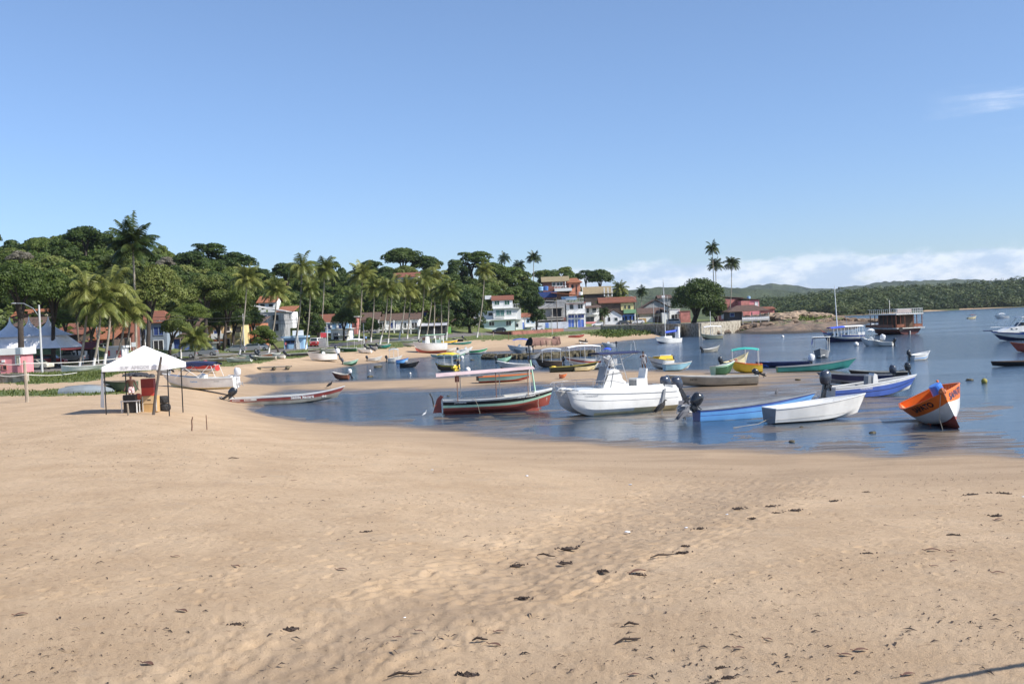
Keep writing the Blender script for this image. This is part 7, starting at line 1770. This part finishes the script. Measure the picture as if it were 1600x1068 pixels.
person(985.5, 507.5, 1.7, 0, 'dark clothed person standing in front of the blue house', P('dark_shirt', (.05, .05, .06), .8), black, skin_d, {}, Y=350)
person(572, 535, 1.7, 40, 'person in light blue shirt walking below the slim grey pole', ltblue, navyc, skin_m, dict(lkn=(.1, -.14, .52), lan=(.1, -.2, .09), lto=(.1, -.36, .035)))
person(187, 566, 1.7, 0, 'person in pinkish shirt standing by the white kiosk flags', P('rose_shirt', (.6, .25, .25), .8), whitec, skin_m, {}, Y=160)
# ------------------------------------------------------------------ birds
def vulture(px, py, face, label, s=1.0, m=None, cat='bird', name='vulture', slim=1.0, neck=1.0):
    g = land(px, py); r = empty(name, g, math.radians(face), label, cat); m = m or P('black_feather', (.02, .018, .018), .8)
    q = MB(); sk = []
    P_ = [(-.36, 0, .16), (-.22, 0, .24), (-.08, 0, .34), (.06, 0, .42), (.14, 0, .50), (.17, 0, .50 + .10 * neck), (.22, 0, .53 + .12 * neck), (.30, 0, .50 + .12 * neck)]
    q.tube([(x * s, y, z * s) for x, y, z in P_], [a * s * slim for a in (.03, .09, .13, .12, .07, .038, .036, .012)], 10, sq=.85); q.build('body', m, r, smooth=True)
    for sd in (-1, 1):
        w = MB(); w.prism([(.10 * s, .46 * s), (-.1 * s, .44 * s), (-.40 * s, .12 * s), (-.12 * s, .24 * s), (.06 * s, .32 * s)], sd * .105 * s * slim, sd * .13 * s * slim); w.build('wing', m, r)
        MB().tube([(.0, sd * .05 * s, .26 * s), (.03 * s, sd * .05 * s, .13 * s), (.0, sd * .05 * s, 0), (.07 * s, sd * .05 * s, 0)], .013 * s, 5).build('leg', greyp, r)
vulture(1034, 648, 25, 'black vulture on the wet sand beside the stern of the white catamaran', 1.25)
vulture(1070, 660, 25, 'hunched dark heron on the mud in front of the blue boat stern', 1.3, P('grey_feather', (.14, .14, .15), .8), name='heron')
vulture(516, 606, 10, 'lone black vulture on the sand bar above the maroon boat', .95)
vulture(1214, 618, 60, 'small dark bird on the mud behind the light blue boat', .7, P('grey_feather', (.14, .14, .15), .8), name='heron', slim=.8)
vulture(664, 650, 20, 'slender white egret in the shallows left of the passenger boat', .48, P('white_feather', (.8, .8, .78), .8), name='egret', slim=.55, neck=2.0)
# ------------------------------------------------------------------ wreck and oyster rocks
g = land(860, 549); r = empty('wrecked_hull', g, .55, 'great rusty brown wrecked timber hull lying on its side behind the moored boats', 'wreck'); s_ = g[1] / F
x0, x1 = (832 - 860) * s_, (885 - 860) * s_; q = MB(); n = 16; rows = []
for i in range(12):
    t = i / 11; x = x0 + (x1 - x0) * t; rr = (12.5 * s_ / 1.0) * (1 - .22 * t) * .90; rows.append([(x + .4 * math.sin(a) * (1 - t), 2.0 + rr * .9 * math.cos(a), max(-.4, .5 + rr * (.8 + .9 * math.sin(a)) + random.uniform(-.06, .06))) for a in [-.3 + (PI + .6) * k / n for k in range(n + 1)]])
for i in range(11):
    for k in range(n): q.quad(rows[i][k], rows[i][k + 1], rows[i + 1][k + 1], rows[i + 1][k])
q.build('planking', rust, r)
MB().add([tuple(p) for p in rows[0]], [tuple(range(n + 1))]).build('opening_shade', P('opening_shade_black', (.015, .012, .012), .9), r)  # near-black sheet paints the shade inside the wreck's open end
q = MB(); q.tube([(x1 - .8, 2.0, 1.2), (x1 - .3, 2.0, 2.2), (x1 + .3, 2.0, 2.3), (x1 + .7, 2.0, 1.2)], [.6, .6, .4, .15], 9); q.build('broken_stem', rust, r)
q = MB()
for k in range(5): x = x0 + (x1 - x0) * (k + .5) / 5; q.tube([(x, 2.0 - 12.5 * s_ * .90 * .9 * (1 - .22 * k / 14) - .06, .9), (x, 2.0 - 12.5 * s_ * .9 * .8, 2.0)], .05, 4)
q.build('frame_timber', woodd, r)
oy = pm('oyster_rock', (.075, .062, .035), .95, .4, 1.5, bump=1, bs=3, col2=(.15, .13, .08), thr=(.5, .65))
def rockpile(P_, n, size, name, label, cat, m, flat=.6):
    q = MB(); o = P_[0]
    for i in range(n):
        t = random.random() * (len(P_) - 1); a = int(t); p = P_[a] + (P_[min(a + 1, len(P_) - 1)] - P_[a]) * (t - a); s = size * random.uniform(.5, 1.2)
        q.ball((p[0] - o[0] + random.gauss(0, size * .3), p[1] - o[1] + random.gauss(0, size * .8), max(0, hgt(p[0], p[1])) + s * .2), s, s, s * flat, 7, 5, .3)
    ob = q.build(name, m, None, loc=(o[0], o[1], 0)); return tag(ob, label, cat)
rockpile([at(757, 561, 0), at(800, 561, 0), at(850, 560, 0), at(890, 557, 0), at(930, 555, 0)], 420, .62, 'oyster_rocks', 'low dark bank of oyster covered rocks behind the moored boats', 'rocks', oy, 1.0)
rockpile([at(1100, 523, 0), at(1150, 518, .2), at(1200, 515, .4), at(1260, 511, .3), at(1330, 505, .1), at(1372, 503, 0)], 420, 1.5, 'shore_rocks', 'brown shore rocks running from the stilt house to the point', 'rocks', m_rock, .45)
rockpile([at(1165, 510, .8), at(1220, 508, 1.0), at(1300, 503, .8)], 150, 2.3, 'boulders', 'paler bigger boulders heaped on the rocky point', 'rocks', pm('pale_boulder', (.30, .22, .15), .9, .3, .5, bump=1, bs=2), .5)
rockpile([at(1540, 500, 0)], 0, 1, 'x', '', '', oy) if False else None
for (px, py, sz, lb) in [(738, 563, .5, 'small dark rock awash below the green and white boats'), (713, 564, .9, 'low dark reef patch awash behind the yellow canopy boat'), (590, 574, .8, 'low dark reef patch near the black canoe'), (578, 589, .5, 'small dark weed patch in the left channel'), (938, 541, .8, 'dark rock at the water edge beneath the stone wall'), (958, 538, .8, 'flatter rock at the water edge beneath the stone wall'), (1247, 594, .35, 'dark mooring stone near the green canoe bow'), (1395, 582, .5, 'dark float lying off the bow of the green canoe'), (1515, 594, .4, 'low dark stone left of the round buoy in the shallows'), (1238, 690, .2, 'dark clump on the mud left of the white open boat stern'), (1362, 676, .22, 'dark weed clump on the mud before the white boat bow'), (1252, 667, .14, 'small stone on the mud in front of the white open boat'), (700, 619, .18, 'small weed clump in the lagoon left of the passenger boat')]:
    rockpile([land(px, py)], 6, sz * .5, 'rock', lb, 'rock', oy, .45)
def buoy(px, py, rad, m, label):
    g = land(px, py); r = empty('buoy', g, 0, label, 'buoy'); MB().ball((0, 0, rad * .6), rad, n=12, m=8).build('float', m, r, smooth=True); MB().tube([(0, 0, rad * 1.5), (0, 0, rad * 1.9)], rad * .18, 6).build('eye', greyp, r)
buoy(731, 580, .32, buoyw, 'round white buoy floating behind the pink roofed boat'); buoy(1338, 540, .35, buoyw, 'round white buoy left of the white speedboat'); buoy(1538, 598, .2, P('buoy_olive', (.30, .26, .05), .7), 'round olive buoy in the shallows above the orange boat'); buoy(722, 560, .3, buoyw, 'white buoy beside the small white boats'); buoy(1223, 527, .3, buoyw, 'tiny white buoy off the rocky point'); buoy(641, 584, .12, buoyw, 'small white float in the left channel'); buoy(578, 580, .12, buoyw, 'small white float near the brown dinghy')
# ------------------------------------------------------------------ boats drawn up on land
S(97, 172, 585, 3, 1.3, .55, 'long slim white hull resting on the grass below the left palms', [(1, white)], name='canoe', cat='canoe', inside=dirtyw, rim=white, rise=.2, srise=.25, ws=.15, rake=1.2, draft=-.35, tk=.5)
S(160, 256, 582, 4, 1.3, .55, 'second long white hull with orange underside behind the tent', [(.4, orange), (1, white)], name='canoe', cat='canoe', inside=dirtyw, rim=white, rise=.3, ws=.3, rake=1.0, draft=-.4)
S(159, 214, 612, 178, 1.4, .75, 'old dark green canoe with blue patch on the sand behind the tent', [(1, P('mossy_green', (.06, .08, .045), .8, .3))], name='canoe', cat='canoe', inside=woodd, rim=woodl, rise=.1, ws=.7, load=[(.4, 0, 'heap', orange), (.6, 0, 'heap', black)])
g = land(135, 613); r = empty('covered_boat', g, .1, 'overturned grey skiff lying in the grass left of the green canoe', 'boat')
q = MB(); rows = []
for i in range(15):
    t = i / 14; x = -1.9 + 4.0 * t; w = .68 * math.sin(PI * min(1, .12 + t * .9)) ** .6; rows.append([(x, w * math.cos(a), .55 * (math.sin(PI * min(1, .15 + t * .85)) ** .5) * math.sin(a) + .0) for a in [PI * k / 8 for k in range(9)]])
for i in range(14):
    for k in range(8): q.quad(rows[i][k], rows[i + 1][k], rows[i + 1][k + 1], rows[i][k + 1])
q.build('hull', P('grey_hull', (.22, .25, .27), .7, .15), r, smooth=True); MB().tube([(x, 0, z) for x, z in ((-1.5, .5), (0, .57), (1.7, .5))], .03, 5).build('keel', greyp, r)
S(276, 343, 581, 172, 2.0, .75, 'red and white launch lying behind the navy sun top', [(.55, dirtyw), (1, P('bright_red', (.50, .05, .04), .5))], inside=white, rim=white, console=(.3, redb), rise=.3)
S(240, 266, 586, 170, 1.3, .5, 'small dark dinghy with motor at the right of the tent', [(1, greyp)], name='dinghy', inside=greyp, rim=dirtyw, motor=motor_b, mtilt=.9)
beached = [(318, 385, 564.5, 4, 'long grey dugout on the grass right of the young palm', woodl), (312, 372, 560, 4, 'weathered plank boat behind the long grey dugout', woodl), (352, 394, 566, 176, 'white skiff with tilted motor on the upper sand', dirtyw), (372, 402, 561, 174, 'pale skiff behind the white skiff with tilted motor', dirtyw), (380, 428, 559, 4, 'flat reddish canoe under the slender palm foot', woodb), (392, 432, 562, 178, 'grey aluminium boat among the drawn up skiffs', silver), (404, 440, 556.5, 4, 'white canoe with black motor right of the parked cars', dirtyw),
    (424, 446, 560.5, 176, 'small white dinghy with motor at the end of the drawn up row', dirtyw), (440, 500, 556, 6, 'long dark grey dugout lying on the grass above the white speedboat', P('charcoal_wood', (.07, .065, .06), .9)), (482, 512, 551.5, 4, 'narrow dark canoe behind the stranded white speedboat', woodd), (498, 526, 552, 174, 'clump of white skiff and motor by the tree box', dirtyw), (512, 534, 550, 4, 'white boat with grey cover under the red sign', white), (528, 558, 549.5, 176, 'green and yellow striped boat among the drawn up boats', green), (536, 572, 547.5, 174, 'white motorboat with flat top frame on the upper sand', white), (556, 582, 552, 170, 'white speedboat with dark motor at the sand edge', white), (566, 590, 547, 176, 'dark boat with grey motor right of the white speedboat', greyp), (588, 612, 544, 4, 'teal skiff on the sand below the palm row', teal), (574, 606, 543, 178, 'black low canoe by the palm row', black),
    (604, 668, 534, 3, 'very long pale canoe hull resting across the grass under the palms', dirtyw), (628, 656, 541, 178, 'white skiff with motor left of the white cabin boat', dirtyw), (640, 658, 540, 4, 'dark punt touching the white cabin boat bow', black), (690, 716, 537, 4, 'yellow and blue canoe behind the white cabin boat', yellow), (700, 738, 538.5, 3, 'teal canoe on the sand right of the cabin boat', teal), (706, 724, 533.5, 176, 'dark motor skiff by the black trunked tree', black), (888, 914, 527.5, -4, 'thin rusty red canoe on the far sand below the stone wall', redb)]
for i, (a, b, c, d, lb, mt) in enumerate(beached):
    long_ = (b - a) > 35
    S(a, b, c, d, 1.0 if 'canoe' in lb or 'dugout' in lb else 1.5, .45 if long_ else .6, lb, [(1, mt)], name='canoe' if 'canoe' in lb or 'dugout' in lb else 'motorboat', cat='canoe' if 'canoe' in lb or 'dugout' in lb else 'boat', inside=woodl if 'dugout' in lb else dirtyw, rim=dirtyw if mt is not dirtyw else greyp, rise=.2, motor=(motor_b if i % 2 else motor_g) if 'motor' in lb else None, mtilt=.9, msc=1.2,
      can=(.1, .8, 2.0, whitec, whitem) if 'top frame' in lb else None, load=[(.4, 0, 'heap', greyp), (.65, .1, 'heap', dirtyw)] if i % 3 == 0 else None)
S(672, 716, 559, 176, 1.3, .45, 'flat pale green and white canoe at the channel edge left of the yellow canopy', [(.5, dirtyw), (1, ltgreen)], name='canoe', cat='canoe', inside=white, rim=dirtyw, draft=.02)
S(702, 730, 557, 6, 1.6, .65, 'white boat with pale green side grounded behind the white buoy', [(.5, ltgreen), (1, white)], inside=white, rim=white, console=(.5, white))
S(716, 740, 553, 10, 1.8, .8, 'bright white motorboat with many seats on the wet sand', [(1, white)], inside=white, rim=white, console=(.5, white), motor=motor_b, deck=.2)
S(733, 763, 552.5, 4, 1.7, .65, 'green and white boat with yellow awning folded on it', [(.5, dirtyw), (1, P('grass_green', (.06, .34, .12), .5))], inside=white, rim=white, load=[(.6, 0, 'heap', yellow), (.4, 0, 'heap', greyp)])
r, h, L = S(688, 714, 550, 6, 1.6, .5, 'low boat under a sloping folded navy canopy on the far sand', [(1, dirtyw)], inside=white, rim=white, motor=motor_g); canopy(r, -L * .5, L * .45, 1.4, 1.0, 1.8, navyc, arch=.1, posts=[])
S(940, 962, 542.5, 176, 1.8, .7, 'white boat with dark cushions moored behind the wreck', [(1, white)], inside=white, rim=white, motor=motor_b, draft=.1, console=(.5, white))
S(903, 917, 538, 240, 1.5, .6, 'dark jet ski like launch on the wet sand above the wreck', [(.6, white), (1, black)], inside=black, rim=black, L=3, deck=.4, motor=motor_b)
r, h, L = S(873, 887, 591, 8, .8, .25, 'orange kayak lying on the sand bar', [(1, P('kayak_orange', (.75, .25, .12), .5))], name='kayak', cat='kayak', inside=redb, rim=orange, srise=.1, ws=.1, rise=.1, seats=None, draft=-.02)
# timber slip on rollers
g = land(428, 578); r = empty('timber_raft', g, .02, 'long timber beams on rollers left on the wet sand', 'raft'); s_ = g[1] / F
for y in (0, 1.2): MB().tube([(-26 * s_, y, .45), (26 * s_, y, .40)], .10, 7).build('beam', woodl, r)
for x in (-24, -1, 20):
    MB().tube([(x * s_, -.3, .25), (x * s_, 1.5, .3)], .16, 7).build('roller', woodd, r); MB().ball((x * s_ + .2, -.25, .25), .32, .3, .26, 7, 5, .3).build('stone_chock', oy, r)
rockpile([land(196, 588), land(215, 587), land(236, 590)], 40, .42, 'tarp_heap', 'heap of dark nets and tarps on the sand behind the tent', 'net heap', P('net_dark', (.05, .05, .055), .9, .3), .6)
# ------------------------------------------------------------------ weed, leaves and litter on the sand
weed = pm('dried_weed', (.045, .030, .022), .9, .4, 8); leafb = P('dry_leaf', (.15, .075, .05), .8, .3); trash = P('plastic_scrap', (.75, .76, .78), .5)
def clump(px, py, s, kind, label):
    s = s * (.45 if kind == 'weed' else .38 if kind == 'scrap' else .58)
    g = land(px, py); q = MB(); rr = random.Random(int(px * 31 + py))
    if kind == 'weed':
        for i in range(26):
            a = rr.random() * 6.28; d = abs(rr.gauss(0, .5)) * s; x, y = d * 1.3 * math.cos(a), d * .7 * math.sin(a); l = s * rr.uniform(.15, .45); b = rr.random() * 6.28
            q.tube([(x, y, .003), (x + l * .5 * math.cos(b), y + l * .5 * math.sin(b), s * rr.uniform(.03, .16)), (x + l * math.cos(b), y + l * math.sin(b), .0)], [.008, .013, .004], 4)
        q.ball((0, 0, .0), s * .7, s * .4, s * .12, 9, 5, .5)
        m, nm, ct = weed, 'seaweed_clump', 'seaweed'
    elif kind == 'leaf':
        n = 7; V = []
        for i in range(n):
            t = i / (n - 1); w = s * .28 * math.sin(PI * t) + .004
            for k, yy in enumerate((-1, 0, 1)): V.append(((t - .5) * s * 1.4, yy * w, .012 + (.07 * s if yy else 0) + .12 * s * math.sin(PI * t)))
        q.add(V, [(i * 3 + k, (i + 1) * 3 + k, (i + 1) * 3 + k + 1, i * 3 + k + 1) for i in range(n - 1) for k in range(2)]); q.tube([(-.7 * s, 0, .02), (-.95 * s, .05 * s, .03)], .006, 4); m, nm, ct = leafb, 'dry_leaf', 'leaf'
    elif kind == 'stick': q.tube([(-s, 0, .02), (-.3 * s, .06 * s, .05), (.4 * s, -.04 * s, .03), (s, .1 * s, .02)], [.008, .016, .014, .006], 5); q.tube([(0, 0, .04), (.3 * s, .3 * s, .05)], [.008, .004], 4); m, nm, ct = weed, 'driftwood_stick', 'stick'
    else: q.ball((0, 0, s * .12), s * .5, s * .35, s * .14, 8, 5, .35); m, nm, ct = trash, 'plastic_scrap', 'litter'
    ob = q.build(nm, m, None, loc=g); ob.rotation_euler = (0, 0, rr.uniform(-.6, .6)); tag(ob, label, ct)
for (a, b, s, k_, lb) in [
    (454, 983, .30, 'weed', 'dark flat weed strand on the left foreground sand'), (231, 1039, .22, 'leaf', 'big curled brown leaf at the lower left'), (33, 963, .2, 'leaf', 'thin dry leaf near the left edge'), (285, 957, .22, 'leaf', 'dry leaf pair left of the gully'), (370, 976, .22, 'weed', 'greenish weed scrap below the dry leaf pair'),
    (369, 885, .2, 'leaf', 'pale dry leaf in the middle left sand'), (275, 870, .16, 'leaf', 'small leaf left of the pale dry one'), (534, 892, .2, 'leaf', 'leaf lying on the thin rope line'), (572, 831, .26, 'weed', 'twig tangle on the middle sand'), (460, 751, .16, 'leaf', 'dark leaf on the far left sand'), (365, 717, .3, 'stick', 'long thin stick on the far left sand'), (413, 745, .14, 'leaf', 'small dark leaf beside a foot print'),
    (731, 1051, .34, 'weed', 'large dark weed clump at the bottom centre'), (773, 1007, .2, 'leaf', 'black curled leaf above the bottom centre clump'), (780, 988, .14, 'leaf', 'small dark leaf above the black curled one'), (622, 997, .12, 'leaf', 'small black leaf at the gully edge'), (655, 987, .12, 'leaf', 'lone black leaf right of the gully'), (632, 1057, .3, 'stick', 'dark twig at the bottom centre left'), (750, 1001, .16, 'stick', 'short twig near the black curled leaf'),
    (815, 935, .24, 'weed', 'dark weed strip on the right of the gully'), (808, 884, .34, 'weed', 'wide weed patch where the gully begins'), (882, 882, .28, 'weed', 'greenish weed patch right of the wide one'), (888, 857, .4, 'weed', 'blackest weed heap in the gully mouth'), (853, 871, .3, 'stick', 'pale twig left of the blackest weed heap'), (943, 893, .28, 'weed', 'weed patch left of the rusty leaf'), (997, 896, .34, 'leaf', 'upright rusty brown leaf on dark weed'), (996, 899, .3, 'weed', 'dark weed under the upright rusty leaf'),
    (1068, 865, .38, 'weed', 'long dark weed strand across the middle right'), (1035, 872, .4, 'stick', 'straight dark branch below the long weed strand'), (1094, 824, .28, 'weed', 'black upright weed lump in the damp valley'), (1070, 852, .22, 'weed', 'small scattered weed by the long strand'), (1175, 809, .24, 'weed', 'dark round weed lump in the damp valley'), (1153, 795, .36, 'weed', 'flat weed strand near the water side'), (1207, 791, .34, 'weed', 'greenish weed patch with litter'), (1214, 801, .2, 'weed', 'small black weed lump below the greenish patch'),
    (1242, 798, .4, 'weed', 'long weed strand on the bank top'), (1303, 782, .3, 'weed', 'black weed lump on the strand line'), (1354, 768, .18, 'weed', 'small weed lump on the damp sand'), (1518, 773, .44, 'weed', 'thick dark weed heap on the strand line at right'), (1570, 771, .5, 'weed', 'ragged weed line near the right edge'), (1556, 806, .44, 'weed', 'dark weed strand below the ragged line'), (1561, 813, .26, 'leaf', 'reddish leaf below the dark strand'), (1489, 836, .3, 'weed', 'small weed scraps on the right sand'), (1356, 865, .24, 'weed', 'weed scraps on the right middle sand'),
    (1457, 861, .3, 'leaf', 'long brown leaf on the right sand'), (1491, 878, .14, 'leaf', 'small dark leaf on the right sand'), (1487, 863, .16, 'leaf', 'reddish brown leaf beside the long brown one'), (1560, 895, .2, 'leaf', 'dark leaf near the right edge'), (1460, 885, .14, 'leaf', 'tiny leaf left of the small dark one'), (987, 978, .16, 'stick', 'forked black twig standing on the sand'), (982, 1001, .3, 'stick', 'dark twig in a foot print row'), (1155, 1016, .14, 'leaf', 'black leaf on the lower middle sand'),
    (1345, 1021, .2, 'leaf', 'flat dark leaf on the lower right sand'), (1140, 1060, .2, 'weed', 'black weed lump at the bottom right of centre'), (1128, 1044, .18, 'weed', 'weed crumb above the bottom weed lump'), (1322, 1029, .16, 'leaf', 'dark leaf tip beside the flat one'), (1200, 1002, .12, 'leaf', 'tiny brown leaf at the lower middle'), (992, 1055, .14, 'leaf', 'small leaf at the bottom right of centre'), (1420, 1059, .18, 'leaf', 'curled leaf near the long shadow'),
    (1072, 822, .2, 'scrap', 'clear plastic scrap left of the black upright weed'), (1136, 803, .18, 'scrap', 'white plastic scrap in the damp valley'), (980, 830, .34, 'scrap', 'long white plastic strip in the valley'), (823, 744, .3, 'scrap', 'white crumpled plastic on the far sand'), (985, 757, .28, 'scrap', 'white plastic scrap above the valley'), (675, 733, .22, 'scrap', 'pale plastic scrap on the far middle sand'), (1599, 776, .2, 'scrap', 'pink white scrap at the right edge'), (632, 965, .1, 'scrap', 'tiny white shell bit beside the gully')]:
    clump(a, b, s, k_, lb)
# an unseen rail, added to cast the shadow across the lower right corner
A_p, B_p = land(1440, 1070), land(1600, 1041); off_ = np.array(sv) * (3.0 / sv.z); d_ = (B_p - A_p) / np.linalg.norm(B_p - A_p)
r = empty('shadow_rail', A_p + off_ - np.array([0, 0, 3.0]), 0, 'unseen wooden rail added beyond the right edge to cast the shadow on the sand', 'rail')
MB().tube([(0, 0, 3.0), tuple(d_ * 1.6 + np.array([0, 0, 3.02])), tuple(d_ * 5 + np.array([0, 0, 3.0]))], [.03, .045, .045], 7).build('rail', woodl, r)
for q_ in (1.5, 4.8): MB().tube([tuple(d_ * q_ + np.array([0, 0, -.6])), tuple(d_ * q_ + np.array([0, 0, 3.0]))], .05, 7).build('post', woodl, r)
# fine uncounted litter
r_ = np.random.RandomState(3); V = []; Fq = []
xs, ys = [], []
for i in range(15000):
    y = 10.5 + 38 * r_.rand() ** 1.3; x = (r_.rand() * 1.06 - .53) * y
    if vnoise(np.array([x * .4]), np.array([y * .4]), 44)[0] + .5 * r_.randn() < .1: continue
    xs.append(x); ys.append(y)
hz = base_h(np.array(xs), np.array(ys)); ok = hz > .35
for x, y, b_, k_ in zip(xs, ys, hz, ok):
    if not k_: continue
    z = b_ + relief(np.array([x]), np.array([y]), np.array([b_]))[0]; s = .007 + .024 * r_.rand() ** 4; a = r_.rand() * 6.3; c_, s_ = math.cos(a), math.sin(a); k0 = len(V); l = s * (1.2 + 2.5 * r_.rand() ** 2)
    V += [(x - l * c_, y - l * s_, z - .006), (x + s * .5 * s_, y - s * .5 * c_, z + s * .6), (x + l * c_, y + l * s_, z + .004), (x - s * .5 * s_, y + s * .5 * c_, z + s * .9)]; Fq.append((k0, k0 + 1, k0 + 2, k0 + 3))
o = npmesh('leaf_litter', V, Fq, weed); tag(o, 'fine dark crumbs of weed and leaf scattered over the sand', 'litter', kind='stuff')
# turf blades and scrub on the banks
def tufts(n, sel, size, name, label, mat_, seed, wide=.35):
    r = np.random.RandomState(seed); ids = np.where(sel)[0]
    if not len(ids): return
    area = np.abs(cy[ids]) ; pk_ = area / area.sum(); ids = r.choice(ids, n, p=pk_)
    X = cx[ids] + r.randn(n) * .25; Y_ = cy[ids] + r.randn(n) * .6; Z = V_all[quads[ids, 0], 2]
    h_ = size * (.4 + r.rand(n) ** 2 * 1.2); a = r.rand(n) * 6.28; w = h_ * wide; lx, ly = r.randn(n) * h_ * .35, r.randn(n) * h_ * .35
    A = np.stack([X - w * np.cos(a), Y_ - w * np.sin(a), Z - .02], 1); B_ = np.stack([X + w * np.cos(a), Y_ + w * np.sin(a), Z - .02], 1); C_ = np.stack([X + lx + w * .4 * np.cos(a), Y_ + ly, Z + h_], 1); D_ = np.stack([X + lx - w * .4 * np.cos(a), Y_ + ly, Z + h_ * .9], 1)
    V = np.stack([A, B_, C_, D_], 1).reshape(-1, 3); o = npmesh(name, V, np.arange(4 * n).reshape(-1, 4), mat_); tag(o, label, 'plants', kind='stuff')
tufts(34000, (cls == 1) & (cy < 420) & (np.abs(sl) < .56), .13, 'grass', 'short rough grass growing on the banks above the beach', leafmat('grass_blade', (.07, .11, .02), (.17, .19, .05), .3), 4)
# undergrowth that closes the wood beneath the crowns
def scrub(n, name, label, mat_, seed, size, hgt_, sel):
    r = np.random.RandomState(seed); ids = np.where(sel)[0]; w = (rowsY[1:] - rowsY[:-1])[ids // (nc - 1)] * cy[ids]; ids = r.choice(ids, n // 14, p=w / w.sum())
    k = np.repeat(ids, 14); m = len(k); X = cx[k] + r.randn(m) * 1.5; Y_ = cy[k] + r.randn(m) * 1.5; Hk = np.repeat(.25 + r.rand(len(ids)) ** 1.6, 14) * hgt_
    Z = np.repeat(V_all[quads[ids, 0], 2], 14) + r.rand(m) * Hk - .3
    d = r.randn(m, 3); d[:, 2] = np.abs(d[:, 2]) + .3; d /= np.linalg.norm(d, axis=1)[:, None]; a = np.cross(d, r.randn(m, 3)); a /= np.linalg.norm(a, axis=1)[:, None]; b = np.cross(d, a); s = size * (.5 + r.rand(m))[:, None]; p = np.stack([X, Y_, Z], 1)
    V = np.stack([p - a * s, p + b * s * .6, p + a * s, p - b * s * .6], 1).reshape(-1, 3); o = npmesh(name, V, np.arange(4 * m).reshape(-1, 4), mat_); tag(o, label, 'plants', kind='stuff')
scrub(90000, 'undergrowth', 'dense bushes and creepers filling the hillside between the trees', leafmat('bush_leaf', (.035, .062, .014), (.12, .155, .035), .25, .15), 9, .5, 5.0, (cls == 3) & (cy < 450) & (cz > 4.2) & (sl < .08) & (sl > -.6))
scrub(9000, 'point_scrub', 'low green scrub growing on top of the rocky point', lf_mid, 12, .4, 1.3, (sl > .225) & (sl < .30) & (cy > 300) & (cy < 420) & (cz > 1.7))
scrub(6000, 'wall_weeds', 'weeds and creepers hanging over the stone sea wall', lf_mid, 10, .3, 1.0, (sl > .08) & (sl < .22) & (cy > 265) & (cy < 300) & (cz > .9))
# ------------------------------------------------------------------ sea air
q = MB().box(-6500, 6500, -60, 8200, -12, 160); hz_ = bpy.data.materials.new('haze_air'); hz_.use_nodes = True; t = hz_.node_tree; t.nodes.clear()
v = N(t, 'ShaderNodeVolumePrincipled'); v.inputs['Color'].default_value = (.80, .88, 1.0, 1); v.inputs['Density'].default_value = .00005; v.inputs['Anisotropy'].default_value = .2
out = N(t, 'ShaderNodeOutputMaterial'); t.links.new(v.outputs[0], out.inputs['Volume'])
o = q.build('haze', hz_); tag(o, 'thin bluish sea haze lying over the whole bay', 'haze', kind='stuff')
